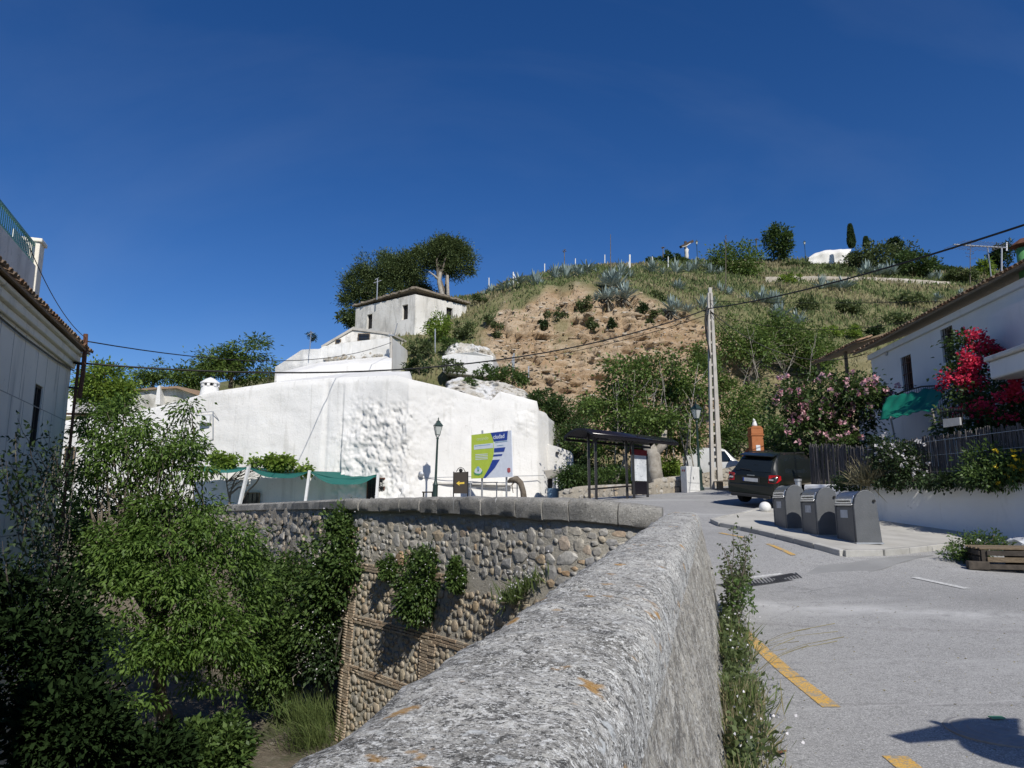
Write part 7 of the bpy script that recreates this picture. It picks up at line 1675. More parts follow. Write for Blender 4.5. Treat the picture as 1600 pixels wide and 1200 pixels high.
# long grass clump beside the ravine bed
t = thing('grass_clump', 'long arching grass clump at the foot of the brick pier', 'grass', at(485, 1150, 20.4)); n = 1500; cx = A3([tuple(at(x, y, 20.4 + d_)) for x, y, d_ in zip(nrs.normal(size=n)*22 + 487, nrs.uniform(1110, 1190, n), nrs.normal(size=n)*.5)])
leaves('blades', cx, nrs.normal(size=(n, 3))*.35 + A3([[-.25, -.2, .9]]), nrs.uniform(.35, .9, n), .014, MAT['grass_green'], t, 'stuff')

# ------------------------------------------------------------------ hillside trees and scrub
def he(px, py, rx, ry, Y): s = Y/FPX; return (at(px, py, Y), (rx*s, rx*s*.8, ry*s))
def stems(parent, base, Y, xs, top, col='bark_pale', r=.05, seed=1, n=12, spread=30):
    mb = MB(); q_ = random.Random(seed)
    for i in range(n):
        x0 = q_.uniform(*xs); x1 = x0 + q_.uniform(-spread, spread); y1 = q_.uniform(*top); P = [at(lerp(x0, x1, f) + q_.uniform(-3, 3), lerp(base, y1, f), Y + q_.uniform(-.6, .3)) for f in (0, .3, .6, 1)]; mb.tube(P, [r, r*.8, r*.55, r*.25], 5, False)
        for k in range(3): f = q_.uniform(.35, .9); a = at(lerp(x0, x1, f), lerp(base, y1, f), Y - .2); b_ = a + Vector((q_.uniform(-1, 1), q_.uniform(-.5, .2), q_.uniform(.4, 1.4))); mb.tube([a, a.lerp(b_, .5) + Vector((.1, 0, 0)), b_], [r*.5, r*.35, r*.15], 4, False)
    return mb.build('stems', MAT[col], parent, smooth=True)
t = tree('hillside_tree', 'large many-stemmed green tree rising behind the bus shelter', at(1000, 765, 37), at(995, 690, 37), [he(985, 600, 48, 48, 37), he(950, 640, 36, 36, 36.8), he(1040, 590, 42, 46, 37.5), he(1075, 610, 34, 52, 37.5), he(1000, 665, 62, 40, 36.5), he(950, 700, 36, 36, 37), he(1065, 680, 36, 36, 37)], 250, 60, .6, .2, .12, MAT['leaf_hill'], MAT['bark'], .2, .25, nb=36, inner=.25)
stems(t, 762, 36.2, (950, 1085), (560, 660), 'bark_pale', .045, 4, 16)
mb = MB(); P = [at(x, y, 34.6) for x, y in ((1027, 762), (1022, 735), (1020, 712), (1012, 690))]; mb.tube(P, [.42, .36, .36, .3], 10); mb.tube([P[2], at(1035, 695, 34.6), at(1040, 672, 34.6)], [.25, .2, .12], 8)
for i, v3 in enumerate(mb.v): v3 = Vector(v3); k = fbm(v3.x, v3.y, v3.z, 3, 3)*.1; mb.v[i] = tuple(v3 + Vector((k, k, 0)))
ot = thing('old_trunk', 'thick gnarled pale tree trunk behind the shelter poster', 'tree', at(1027, 765, 34.6)); mb.build('trunk', MAT['bark_pale'], ot, smooth=True); foliage([he(1010, 655, 30, 16, 34.6), he(1045, 660, 20, 20, 34.6)], 36, 40, .5, .18, .11, MAT['leaf_hill'], ot, .2)
t = tree('hillside_tree', 'leafy tree right of the concrete pole above the white van', at(1150, 740, 44), at(1150, 690, 44), [he(1150, 655, 30, 40, 44), he(1175, 630, 26, 36, 45), he(1135, 690, 22, 26, 43), he(1200, 690, 26, 26, 43)], 95, 52, .6, .22, .13, MAT['leaf_hill'], MAT['bark'], .14, .25, nb=20, inner=.25)
t = tree('hillside_tree', 'thin-leaved tree on the slope right of the pole top', at(1170, 600, 58), at(1180, 550, 58), [he(1180, 540, 38, 38, 58), he(1215, 520, 36, 34, 60), he(1250, 540, 40, 36, 60), he(1140, 530, 24, 40, 57), he(1280, 560, 34, 30, 60)], 230, 50, .75, .26, .15, MAT['leaf_hill'], MAT['bark'], .14, .2, nb=20, inner=.15)
stems(t, 610, 57, (1150, 1280), (500, 570), 'bark_pale', .035, 7, 7)
scrub = [(1100, 560, 24, 30, 52, 'leaf_hill', 'leafy shrub on the bank left of the pole head'), (1125, 600, 20, 30, 50, 'leaf_hill', 'leafy shrub behind the pole at mid height'), (880, 650, 30, 34, 44.5, 'leaf_mass', 'dense dark shrub on the bank right of the cave house'), (850, 625, 32, 16, 46, 'leaf_mass', 'dense shrub just above the end of the white wall'), (905, 690, 26, 34, 42.5, 'leaf_mass', 'dark bank shrub left of the shelter roof'), (875, 700, 20, 30, 43.5, 'leaf_olive', 'pale shrub behind the low white annex'), (925, 640, 22, 20, 47, 'leaf_hill', 'shrub between the bank and the big tree'), (800, 590, 30, 16, 47.5, 'leaf_climb', 'green shrub above the notch in the white wall'), (755, 585, 30, 12, 46.5, 'leaf_climb', 'low green shrub above the lumpy rock'), (705, 573, 26, 11, 46, 'leaf_olive', 'low scrub on top of the whitewashed rock'), (655, 572, 26, 12, 46, 'leaf_dark', 'dark low scrub right of the terrace post'), (735, 600, 16, 10, 43.5, 'leaf_climb', 'hanging tuft over the white wall head'), (825, 628, 26, 18, 44, 'leaf_mass', 'scrub at the top corner of the white wall'),
 (686, 512, 22, 24, 57, 'leaf_bright', 'yellow-green broom bush below the ruined house'), (660, 545, 22, 14, 53, 'leaf_olive', 'scrub under the ruined house corner'), (725, 515, 18, 14, 57, 'leaf_olive', 'scrub right of the ruined house'), (765, 500, 16, 10, 59, 'leaf_olive', 'scrub at the left edge of the earth cutting'), (750, 470, 16, 10, 66, 'leaf_olive', 'grassy shrub at the left shoulder of the hill'), (700, 540, 14, 12, 54, 'leaf_climb', 'green tuft above the cave front'),
 (998, 482, 12, 12, 61, 'leaf_dark', 'dark round bush in the earth cutting below the agaves'), (1027, 490, 9, 9, 61, 'leaf_olive', 'smaller bush in the cutting right of the dark round one'), (926, 508, 10, 9, 59, 'leaf_olive', 'dry bush low in the middle of the cutting'), (955, 505, 6, 7, 59, 'leaf_dark', 'tiny dark bush right of the dry one'), (850, 506, 7, 9, 58.5, 'leaf_dark', 'small dark bush at the left of the cutting'), (915, 478, 22, 12, 61, 'leaf_olive', 'wide grey-green bush patch at the top of the cutting'), (868, 492, 18, 9, 60, 'leaf_olive', 'grey bush patch in the upper left of the cutting'), (776, 515, 10, 12, 57, 'leaf_olive', 'bush on the white cave front corner'), (895, 453, 14, 8, 65, 'leaf_dark', 'dark bush on the lip of the cutting'), (1016, 505, 5, 5, 60, 'leaf_olive', 'tiny bush right of the cable in the cutting'), (1028, 462, 14, 8, 66, 'leaf_olive', 'bush above the right side of the cutting')]
for (px, py, rx, ry, Y, lf, lab) in scrub: bush('hill_shrub', lab, px, py, rx, ry, Y, n=max(10, int(rx*ry/14)), per=40, leaf=lf, L=max(.14, Y*.0042), flat=.8)
# right of the pole: big slope shrubs and ridge trees
ridge = [(1150, 412, 48, 34, 112, 'leaf_hill', 'largest round bush on the ridge right of the crucifix', 90), (1217, 378, 22, 26, 140, 'leaf_mass', 'round dark tree standing on the ridge', 60), (1385, 405, 44, 28, 128, 'leaf_olive', 'broad olive-green bush on the ridge beside the round building', 80), (1430, 412, 36, 22, 122, 'leaf_mass', 'dark green bush right of the broad ridge bush', 60), (1345, 405, 22, 16, 132, 'leaf_olive', 'low bush in front of the round white building', 30), (1310, 425, 30, 10, 125, 'leaf_olive', 'low scrub under the round white building', 30), (1500, 430, 30, 12, 118, 'leaf_olive', 'scrub behind the tiled roof eave', 36), (1470, 424, 24, 9, 140, 'leaf_mass', 'low dark scrub on the skyline near the roof', 24), (1040, 408, 34, 8, 128, 'leaf_mass', 'low dark scrub left of the crucifix', 30), (1245, 420, 30, 8, 135, 'leaf_olive', 'dry scrub between the ridge tree and the lamp', 24), (1398, 385, 10, 14, 128, 'leaf_dark', 'narrow dark conifer in the ridge bushes', 18), (1565, 398, 14, 26, 120, 'leaf_dark', 'dark brown-green conifer behind the television aerial', 40), (1538, 418, 12, 12, 118, 'leaf_bright', 'light green bush left of the dark conifer', 18), (1420, 470, 30, 9, 92, 'leaf_olive', 'dry bush low on the slope behind the porch', 22), (1330, 480, 26, 10, 84, 'leaf_olive', 'dry bush in the middle of the right slope', 22), (1260, 478, 24, 10, 82, 'leaf_olive', 'grey bush below the agave row', 22), (1400, 500, 22, 10, 80, 'leaf_olive', 'bush above the porch roof', 20), (1315, 520, 30, 14, 72, 'leaf_bright', 'light green bush above the rose bush', 30), (1370, 520, 16, 9, 72, 'leaf_dark', 'dark bush close above the porch roof', 18), (1235, 440, 20, 9, 104, 'leaf_bright', 'light bush below the path wall', 18)]
for (px, py, rx, ry, Y, lf, lab, n_) in ridge: bush('ridge_shrub', lab, px, py, rx, ry, Y, n=n_, per=50, leaf=lf, L=Y*.0042, flat=.8)
for (px, y0, y1, w, Y, lab) in ((1331, 388, 350, 6, 135, 'slender dark cypress on the skyline'), (1354, 388, 372, 4, 135, 'small cypress right of the slender one')):
    p = at(px, y0, Y); s = Y/FPX; h = (y0-y1)*s; t = thing('cypress_tree', lab, 'tree', p); n = 2600; z = nrs.uniform(0, 1, n); rad = w*s*np.sqrt(np.clip(1 - z, 0, 1))*(.55 + .45*np.minimum(1, z*6)); a = nrs.uniform(0, 6.283, n); rr_ = rad*nrs.uniform(.4, 1.05, n)
    P = np.stack([p.x + np.cos(a)*rr_, p.y + np.sin(a)*rr_, p.z + z*h], 1); leaves('crown', P, np.stack([np.cos(a)*.4, np.sin(a)*.4, np.ones(n)], 1), .7, .25, MAT['leaf_dark'], t); mb = MB(); mb.tube([p, p + Vector((0, 0, h*.7))], [.15, .04], 6); mb.build('trunk', MAT['bark'], t)
# path wall on the slope
pw = thing('path_wall', 'long pale stone wall along the path near the ridge', 'wall', at(1340, 440, 111)); rows = []
for px in np.arange(1196, 1500, 4): 
    py = interp([1196, 1240, 1300, 1400, 1480, 1500], [433, 431, 432, 434.5, 440, 443], px); Y = interp([1196, 1350, 1500], [104, 111, 118], px); p = at(px, py, Y); rows.append([p + Vector((0, -.1, -2.2)), p + Vector((0, -.05, -.6 + .2*fbm(px*.1, 1, 1, 1))), p + Vector((0, 0, .12*fbm(px*.2, 2, 1, 1))), p + Vector((0, .7, 0))])
MB().grid(rows).build('wall', MAT['rubble'], pw, smooth=True)

# agaves
AGM = []
for sd in range(4):
    q_ = np.random.RandomState(50 + sd); V = []; F = []
    for k in range(30):
        a = k*2.4 + q_.uniform(-.2, .2); el = R(q_.uniform(15, 82)); L = q_.uniform(.75, 1.1); w = .13; d = np.array([math.cos(a)*math.cos(el), math.sin(a)*math.cos(el), math.sin(el)]); s = np.array([-math.sin(a), math.cos(a), 0]); u = np.cross(s, d); b0 = len(V)
        for f, ww in ((0, .6), (.35, 1.0), (.75, .7), (1.0, .04)):
            c = d*L*f - np.array([0, 0, .22*f*f*math.cos(el)])*L; V += [tuple(c + s*w*ww*.5 - u*.02), tuple(c - u*.035*ww), tuple(c - s*w*ww*.5 - u*.02)] if False else [tuple(c + s*w*ww*.5 + abs(u)*.0), tuple(c - np.array([0, 0, .04*ww])), tuple(c - s*w*ww*.5)]
        for r in range(3):
            for c in range(2): F.append((b0 + r*3 + c, b0 + r*3 + c + 1, b0 + (r+1)*3 + c + 1, b0 + (r+1)*3 + c))
    me = bpy.data.meshes.new('agave_leaves'); me.from_pydata(V, [], F); me.update(); me.materials.append(MAT['agave']); AGM.append(me)
DRY = AGM[0].copy(); DRY.materials.clear(); DRY.materials.append(MAT['agave_dry'])
ags = [(768,456,13,'lowest agave on the left shoulder of the hill'),(790,447,17,'agave beside the braced fence post'),(836,441,22,'agave above the left end of the earth cutting'),(868,428,19,'agave left of the ridge pair below the flower stalk'),(884,430,20,'agave right of the ridge pair below the flower stalk'),(917,418,17,'upright agave on the skyline above the cutting'),(969,424,19,'topmost agave of the tall stacked column'),(963,441,26,'second agave of the tall stacked column'),(976,458,22,'right lower agave of the stacked column'),(943,461,17,'left lower agave of the stacked column'),(1017,419,17,'agave on the ridge right of the white post'),(1054,420,19,'agave on the ridge left of the crucifix foot'),(1084,418,16,'agave at the foot of the crucifix'),(1058,448,15,'small agave on the grassy slope below the crucifix'),(1047,478,20,'agave with dry skirt at the right of the cutting'),(1096,478,21,'agave just left of the pole head'),(1122,457,17,'agave just right of the pole head'),(1164,466,15,'left agave of the slope row'),(1187,466,20,'middle agave of the slope row'),(1210,470,18,'right agave of the slope row'),(1217,488,19,'agave below the slope row'),(1243,498,19,'lowest agave above the thin-leaved tree'),(1352,422,20,'left agave above the path wall'),(1385,424,20,'right agave above the path wall'),(1280,444,17,'agave under the path wall, left'),(1316,444,19,'agave under the path wall, right'),(1463,432,13,'agave at the far end of the path wall'),(1498,459,11,'agave peeping over the tiled eave'),(1461,465,10,'small agave on the slope above the porch'),(1110,424,14,'agave in front of the largest ridge bush')]
for i, (px, py, r_, lab) in enumerate(ags):
    p = on_hill(px, min(py + r_*.45, 600)); k = at(px, py, p.y); Y = p.y; t = thing('agave_plant', lab, 'agave', (k.x, Y - .6, k.z - r_*Y/FPX*.55), rnd.uniform(0, 6), 'agaves on the hillside'); o = link('leaves', AGM[i % 4], None, t); sc_ = r_*Y/FPX*1.4; o.scale = (sc_, sc_, sc_*1.1)
    for k_ in range(3 if r_ > 15 else 2):
        an_ = rnd.uniform(0, 6.28); o = link('offset_rosette', AGM[(i + k_ + 1) % 4], None, t); f_ = sc_*rnd.uniform(.45, .75); o.scale = (f_, f_, f_); o.location = (math.cos(an_)*sc_*1.1, math.sin(an_)*sc_*.5 - .2, sc_*(.05 - .2*(k_ == 1))); o.rotation_euler = (0, 0, rnd.uniform(0, 6))
    if i in (7, 8, 14, 9): o = link('dry_skirt', DRY, None, t); o.scale = (sc_*.8, sc_*.8, -sc_*1.1); o.location = (0, -.4, sc_*.1)
# flower stalks
for (px, y0, y1, lab, big) in ((954, 436, 366, 'tallest bare agave stalk above the cutting', 0), (882, 418, 390, 'short agave stalk on the skyline', 1), (1134, 455, 368, 'long agave stalk in front of the largest ridge bush', 1), (1036, 402, 386, 'little stalk left of the crucifix', 1), (1182, 390, 373, 'little stalk right of the largest ridge bush', 1), (1516, 446, 376, 'tiered agave stalk behind the roof', 2)):
    Y = on_hill(px, min(y0, 455)).y - 1; t = thing('agave_stalk', lab, 'stalk', at(px, y0, Y)); s = Y/FPX; mb = MB(); mb.tube([at(px, y0, Y), at(px, y1, Y)], [.9*s, .4*s], 6)
    if big:
        for k in range(14 if big == 2 else 8):
            f = k/(14 if big == 2 else 8); y = lerp(y1, lerp(y1, y0, .45 if big == 2 else .2), f); w = (2 + 7*f)*s if big == 2 else (1 + 3*f)*s; a = k*2.4; p = at(px, y, Y); q = p + Vector((math.cos(a)*w, math.sin(a)*w*.6, w*.25)); mb.tube([p, q], .25*s, 4); mb.sphere(q, .8*s, 6, 4, (1.5, 1.2, .6))
    mb.build('stalk', MAT['bark'], t)
# ridge fence posts
for (px, y0, y1, br_, lab) in ((764, 452, 434, 0, 'lowest white fence post on the left shoulder'), (802, 448, 425, 1, 'braced white fence post on the ridge'), (851, 430, 412, 0, 'white fence post left of the ridge agaves'), (899, 418, 404, 0, 'white fence post right of the ridge agaves'), (945, 418, 398, 0, 'thin fence post left of the tallest stalk'), (984, 421, 398, 1, 'thick white fence post right of the agave column'), (1019, 421, 401, 0, 'fence post among the ridge agaves'), (1044, 422, 401, 0, 'fence post nearest the crucifix')):
    Y = on_hill(px, y0).y; t = thing('fence_post', lab, 'post', at(px, y0+2, Y)); mb = MB(); mb.tube([at(px, y0+3, Y), at(px, y1, Y)], .07 if px != 984 else .12, 6)
    if br_: mb.tube([at(px+1, y1+3, Y), at(px + (10 if px < 900 else -5), y0+2, Y)], .05, 5)
    mb.build('shaft', MAT['whitepaint'], t)
for (px, y0, y1, Y, lab) in ((803, 592, 552, 48, 'steel post of the wire gate below the cutting'), (680, 552, 514, 54, 'grey steel post in the scrub left of the cave front'), (826, 590, 572, 49, 'short fence post right of the wire gate')):
    t = thing('steel_post', lab, 'post', at(px, y0, Y)); mb = MB(); mb.tube([at(px, y0, Y), at(px, y1, Y)], .05, 6); 
    if px == 803: mb.tube([at(801, y0, Y), at(801, 556, Y)], .04, 6); mb.tube([at(786, 580, Y), at(802, 562, Y)], .03, 5)
    mb.build('shaft', MAT['galv'], t)

# grass on the hill
n_g = 46000; P = []; D = []; Ls = []
q_ = random.Random(77); tries = 0
hp = np.array([[tuple(p) for p in r] for r in _HROWS]); nr, ncx = hp.shape[:2]
pxg = np.array([[px for px in HPX] for t in HT]); bare = np.array(_vals[:nr*ncx]).reshape(nr, ncx)
vis = (pxg > 600) & (pxg < 1620); rowi, coli = np.where(vis[:-1, :-1]); 
e1 = hp[rowi+1, coli] - hp[rowi, coli]; e2 = hp[rowi, coli+1] - hp[rowi, coli]; ar = np.linalg.norm(np.cross(e1, e2), axis=1); dist = hp[rowi, coli][:, 1]
wgt = ar/dist**1.7*(1 - np.clip(bare[rowi, coli]*2.2, 0, .94))*np.where(hp[rowi, coli][:, 2] > 5, 1, .3); wgt /= wgt.sum()
k = nrs.choice(len(rowi), n_g, p=wgt); u, v = nrs.uniform(size=(2, n_g)); P = hp[rowi[k], coli[k]] + e1[k]*u[:, None] + e2[k]*v[:, None]
pat = A3([noise.noise(Vector(tuple(p))*.12) for p in P])
D = nrs.normal(size=(n_g, 3))*.35 + A3([[0, 0, 1]]); sizeg = (P[:, 1]*.0065)*nrs.uniform(.5, 1.3, n_g)
green = (pat + nrs.normal(size=n_g)*.15) > -.1
for nm, msk, mt in (('scrub_grass', green, 'grass'), ('dry_grass', ~green, 'grass_dry')):
    o = leaves(nm, P[msk], D[msk], sizeg[msk], sizeg[msk]*.28, MAT[mt], None); tag(o, 'rough grass covering the slope' if nm == 'scrub_grass' else 'bleached dry grass on the slope', kind='stuff')

# loose stones in the earth cutting
bw = ar*np.clip(bare[rowi, coli] - .3, 0, 1); bw /= bw.sum(); n_s = 2600; k = nrs.choice(len(rowi), n_s, p=bw); u, v = nrs.uniform(size=(2, n_s)); Ps = hp[rowi[k], coli[k]] + e1[k]*u[:, None] + e2[k]*v[:, None]; V = []; F = []; bi = 0
for p in Ps:
    vv, ff = LNP[nrs.randint(10)]; sz = nrs.choice((.12, .16, .22, .3, .5), p=(.35, .3, .2, .11, .04)); V.append(vv[:, [0, 2, 1]]*np.array([sz*nrs.uniform(.8, 1.8), sz, sz*.7]) + p); F.append(ff + bi); bi += len(vv)
MAT['cliffstone'] = stonemat('cliff_stone', [(0, (.36, .27, .18)), (.4, (.46, .37, .26)), (.7, (.4, .36, .3)), (1, (.56, .5, .41))])
tag(np_mesh('cliff_stones', np.concatenate(V), np.concatenate(F), MAT['cliffstone']), 'loose stones bedded in the ochre earth cutting', kind='stuff')

# ------------------------------------------------------------------ garden plants on the right
def shrub3(name, label, E, lf, n_, per, crad, L, W, fl=None, nfl=0, fsz=.1, base=None, stem_r=.08, droop=.15, cat='shrub', fper=6):
    t = thing(name, label, cat, base); o, cc = foliage(E, n_, per, crad, L, W, MAT[lf], t, droop, 'foliage', .3); branches(base, Vector(base).lerp(E[0][0], .55), list(cc[:26]), stem_r, MAT['bark'], t, 'stem', 26)
    if fl:
        d_ = nrs.permutation(len(cc)); ctr = A3(E[0][0]); front = cc[d_][:nfl*2]; front = front[np.argsort(front[:, 1] - .3*front[:, 2])][:nfl]
        fc = np.repeat(front + A3([[0, -crad*.6, crad*.25]]) + nrs.normal(size=(len(front), 3))*crad*.5, fper, axis=0); Dd = nrs.normal(size=fc.shape); Dd[:, 1] -= .3; leaves('blossom', fc + unit(Dd)*fsz*.15, Dd, fsz, fsz*.95, MAT[fl], t, fold=.35)
    return t
shrub3('rose_bush', 'tall bush covered in pink roses behind the parked car', [re(1290, 620, 80, 36, 26.5), re(1235, 640, 46, 42, 26), re(1345, 625, 48, 38, 26.5), re(1270, 680, 60, 48, 26.5), re(1215, 615, 26, 34, 26), re(1330, 680, 40, 40, 27), re(1270, 730, 40, 36, 27)], 'leaf_mass', 190, 52, .42, .17, .1, 'pink', 120, .14, at(1272, 770, 27), .1, fper=8)
shrub3('bougainvillea', 'red bougainvillea climbing over the reed fence at the right edge', [re(1515, 550, 30, 36, 20.5), re(1520, 610, 42, 30, 20), re(1500, 590, 36, 30, 20.5), re(1570, 630, 44, 34, 19), re(1530, 660, 60, 30, 19.5), re(1590, 680, 40, 40, 18.5)], 'leaf_mass', 120, 46, .33, .14, .085, None, 0, .1, at(1560, 750, 18.8), .06)
t = bpy.data.objects['bougainvillea']; E = [re(1522, 530, 18, 20, 20), re(1505, 580, 20, 16, 19.8), re(1522, 595, 24, 12, 19.6), re(1540, 540, 16, 14, 20), re(1560, 545, 12, 8, 20), re(1480, 590, 10, 8, 20), re(1590, 595, 12, 10, 18.4), re(1530, 640, 14, 14, 19), re(1545, 640, 14, 10, 18.8), re(1580, 620, 20, 18, 18.3), re(1575, 650, 14, 14, 18.2), re(1505, 645, 10, 8, 19.4), re(1470, 603, 8, 7, 20.2), re(1510, 560, 22, 18, 19.7)]
foliage(E, 84, 26, .15, .10, .085, MAT['red'], t, 0, 'blossom', .1, .1)
shrub3('daisy_bush', 'white-flowering bush in front of the reed fence', [re(1405, 715, 34, 32, 18.8), re(1385, 705, 20, 22, 18.9), re(1420, 735, 24, 20, 18.5)], 'leaf_dark', 70, 50, .22, .09, .045, 'whiteflower', 80, .06, at(1402, 757, 18.8), .05)
t = thing('dry_tuft', 'bleached spiky grass tuft on the garden wall', 'grass', at(1358, 757, 19.6)); n = 420; b0 = A3(at(1360, 757, 19.6)); leaves('blades', b0 + nrs.normal(size=(n, 3))*A3([[.18, .2, .04]]), nrs.normal(size=(n, 3))*.55 + A3([[-.15, -.25, .9]]), nrs.uniform(.4, .85, n), .03, MAT['grass_dry'], t, 'stuff')
shrub3('yellow_daisy', 'yellow-flowering plant spilling over the white garden wall', [re(1540, 722, 34, 24, 16.8), re(1585, 730, 34, 24, 16.1), re(1560, 742, 50, 14, 16.4)], 'leaf_climb', 70, 46, .26, .11, .045, 'yellowflower', 26, .07, at(1560, 760, 17.2), .04)
shrub3('ivy_trail', 'dark trailing ivy along the top of the white garden wall', [re(1470, 752, 50, 8, 17.8), re(1400, 755, 40, 7, 18.9), re(1330, 755, 34, 8, 20.3), re(1550, 752, 50, 9, 16.6)], 'leaf_dark', 120, 40, .16, .09, .06, None, 0, .1, at(1440, 757, 18.3), .03, .5, 'ivy')
shrub3('orange_tree', 'leafy green tree behind the terracotta pillar', [re(1225, 690, 26, 26, 40), re(1150, 690, 20, 26, 42), re(1245, 700, 20, 22, 39), re(1205, 670, 18, 22, 42)], 'leaf_climb', 70, 46, .5, .2, .12, None, 0, .1, at(1215, 740, 40), .08, cat='tree')
shrub3('oleander_bush', 'round dark bush between the white annex and the shelter', [re(898, 742, 24, 20, 34), re(905, 755, 26, 14, 34), re(885, 750, 12, 14, 34)], 'leaf_mass', 60, 50, .3, .16, .07, None, 0, .1, at(900, 775, 34), .05)
shrub3('grape_vine', 'bright green vine growing over the left shade nets', [re(350, 722, 26, 9, 38.2), re(398, 722, 8, 7, 38.2), re(440, 725, 22, 10, 38.2), re(425, 722, 12, 9, 38.2), re(478, 733, 14, 5, 38.2)], 'leaf_bright', 90, 30, .26, .2, .17, None, 0, .1, at(360, 790, 38.6), .05, cat='vine')
t = bpy.data.objects['grape_vine']; mb = MB()
for P in ([(358, 790), (360, 770), (366, 752), (378, 735)], [(372, 790), (385, 770), (400, 755), (408, 742)], [(360, 772), (372, 762), (388, 758)]): mb.tube([at(x, y, 38.4) for x, y in P], [.06, .05, .04, .03][:len(P)], 6)
mb.build('vine_stem', MAT['bark'], t)
shrub3('street_weed', 'green weed clump on the pavement beside the timber platform', [(onroad(1520, 872) + Vector((0, 0, .18)), (.42, .35, .2)), (onroad(1500, 878) + Vector((0, 0, .1)), (.3, .3, .12)), (onroad(1545, 864) + Vector((0, 0, .2)), (.4, .3, .22))], 'leaf_climb', 50, 40, .12, .08, .035, 'whiteflower', 16, .04, onroad(1520, 874), .02, cat='weed')
# bank above the shelter: undergrowth
for (px, py, rx, ry, Y, lf, lab) in ((960, 745, 40, 16, 35.5, 'leaf_climb', 'green undergrowth seen through the bus shelter'), (1045, 735, 22, 18, 35.5, 'leaf_bright', 'bright undergrowth right of the gnarled trunk'), (920, 740, 20, 26, 37, 'leaf_dark', 'dark undergrowth behind the left shelter post'), (1010, 740, 20, 20, 36.5, 'leaf_dark', 'dark shrub behind the poster panel')):
    bush('bank_shrub', lab, px, py, rx, ry, Y, n=40, per=46, leaf=lf, L=.17)

# ------------------------------------------------------------------ weeds along the parapet foot
def weeds(label, t0, t1, n, hmax, mats, cat='weed', wide=.13, broad=0, white=0):
    t = thing('parapet_weeds', label, cat, nw((t0+t1)/2, .1, 0))
    for mt, fr in mats:
        m_ = int(n*fr); tt_ = nrs.uniform(t0, t1, m_); l = np.abs(nrs.normal(size=m_))*wide; P = A3([tuple(nw(a, b_ + .02, 0)) for a, b_ in zip(tt_, l)]); P[:, 2] = [gz(p[0], p[1]) for p in P]
        clump = .55 + .45*np.sin(tt_*5.1 + np.sin(tt_*2.3)*2); D = nrs.normal(size=(m_, 3))*.4 + A3([[.12, -.1, 1]]); leaves('blades', P, D, hmax*clump*nrs.uniform(.3, 1, m_), .012, MAT[mt], t, 'stuff')
    if broad:
        tt_ = nrs.uniform(t0, t1, broad); P = A3([tuple(nw(a, abs(b_)*wide*.9 + .04, 0)) for a, b_ in zip(tt_, nrs.normal(size=broad))]); P[:, 2] = [gz(p[0], p[1]) for p in P]; P[:, 2] += nrs.uniform(.02, hmax*.9, broad)*(.55 + .45*np.sin(tt_*5.1 + 1)); leaves('leaves', P, nrs.normal(size=(broad, 3)) + A3([[.3, 0, .3]]), .06, .03, MAT['leaf_olive'], t)
    if white:
        k = nrs.uniform(t0, t1, white); P = A3([tuple(nw(a, .06 + .2*abs(b_), 0)) for a, b_ in zip(k, nrs.normal(size=white))]); P[:, 2] = [gz(p[0], p[1]) for p in P]; P[:, 2] += nrs.uniform(.1, hmax, white); leaves('blossom', P, nrs.normal(size=(white, 3)), .022, .022, MAT['whiteflower'], t)
    return t
weeds('grassy weeds at the nearest foot of the parapet', 4.6, 6.3, 1900, .36, (('grass_green', .55), ('grass_dry', .45)), broad=500, white=40)
weeds('tall green grass beside the yellow line at the parapet foot', 6.3, 8.2, 1800, .36, (('grass_green', .8), ('grass_dry', .2)), broad=500, white=30)
weeds('leafy weeds with white flowers beyond the yellow line end', 8.2, 10.2, 1300, .38, (('grass_green', .8), ('grass_dry', .2)), broad=900, white=45)
t = thing('tall_weed', 'tall thin branching weed against the parapet by the drain', 'weed', nw(10.3, .18, 0)); mb = MB(); q_ = random.Random(3); lv = []
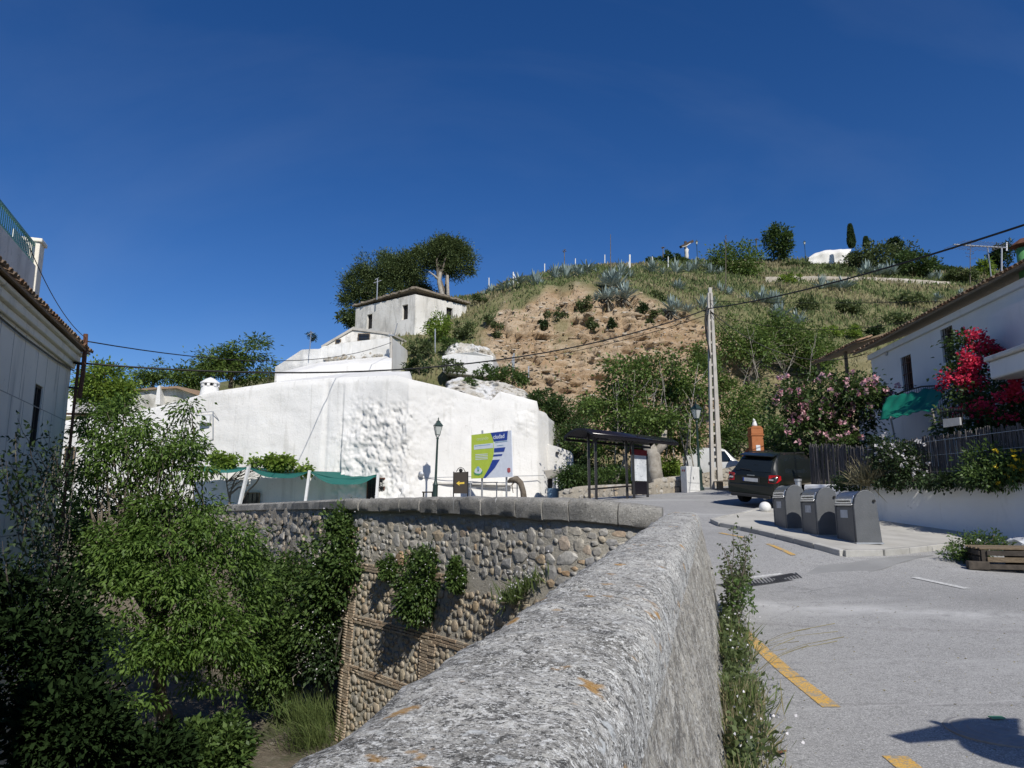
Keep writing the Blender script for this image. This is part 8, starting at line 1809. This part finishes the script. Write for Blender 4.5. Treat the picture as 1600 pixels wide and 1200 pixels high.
for i in range(16):
    p0 = nw(10.2 + q_.uniform(-.5, .5), .12 + q_.uniform(0, .15), 0); p0.z = gz(p0.x, p0.y); h = q_.uniform(.45, 1.15); P = [p0 + Vector((q_.uniform(-.1, .25)*f, q_.uniform(-.1, .1)*f, h*f)) for f in (0, .35, .7, 1)]; mb.tube(P, [.009, .007, .005, .003], 4, False)
    for k in range(5): f = q_.uniform(.3, .95); a = P[0].lerp(P[3], f); b_ = a + Vector((q_.uniform(-.15, .2), q_.uniform(-.1, .1), q_.uniform(.05, .2))); mb.tube([a, b_], .003, 4, False); lv += [tuple(a.lerp(b_, g)) for g in (.3, .6, 1)]
mb.build('stems', MAT['bark'], t); lv = A3(lv); leaves('leaves', np.repeat(lv, 3, 0) + nrs.normal(size=(len(lv)*3, 3))*.03, nrs.normal(size=(len(lv)*3, 3)), .06, .03, MAT['leaf_olive'], t)
lw = A3([tuple(nw(9.9 + q_.uniform(-.5, .6), .15 + q_.uniform(0, .3), q_.uniform(.05, .45))) for _ in range(420)]); leaves('foliage', lw, nrs.normal(size=(420, 3)), .06, .028, MAT['leaf_climb'], t)
t = thing('grass_stalk', 'long arching dry grass stalks leaning over the street', 'grass', nw(7.2, .3, 0)); mb = MB()
for i in range(9):
    p0 = nw(6.6 + q_.uniform(-.3, 1.0), .25, 0); p0.z = gz(p0.x, p0.y); L_ = q_.uniform(.5, 1.0); d_ = Vector((q_.uniform(.5, 1), q_.uniform(-.5, .2), 0)); P = [p0 + d_*L_*f*f + Vector((0, 0, L_*.75*(f - .35*f*f))) for f in (0, .25, .5, .75, 1)]; mb.tube(P, [.003, .0025, .002, .002, .004], 4, False)
mb.build('stalks', MAT['grass_dry'], t)
lf_ = thing('dead_leaf', 'brown curled dead leaf on the asphalt near the bottom edge', 'leaf', onroad(1214, 1183)); mb = MB(); q = onroad(1214, 1183); mb.grid([[q + Vector((x*.07, y*.03*(1-abs(x)*.6), .012 + .01*x*x + .008*y*y)) for x in (-1, -.5, 0, .5, 1)] for y in (-1, 0, 1)]); mb.build('blade', surf('dead_leaf_brown', [(.3, (.14, .06, .03)), (.7, (.24, .12, .06))], 20, .8), lf_, smooth=True)
# grit and litter on the street
n = 1500; P = []
for i in range(n):
    x, y = q_.uniform(1, 12), q_.uniform(4.5, 16); P.append((x, y, gz(x, y) + .004))
o = leaves('street_litter', A3(P), nrs.normal(size=(n, 3))*A3([[1, 1, .1]]), nrs.uniform(.008, .03, n), .01, MAT['grass_dry']); tag(o, 'dry grit and leaf crumbs on the asphalt', kind='stuff')
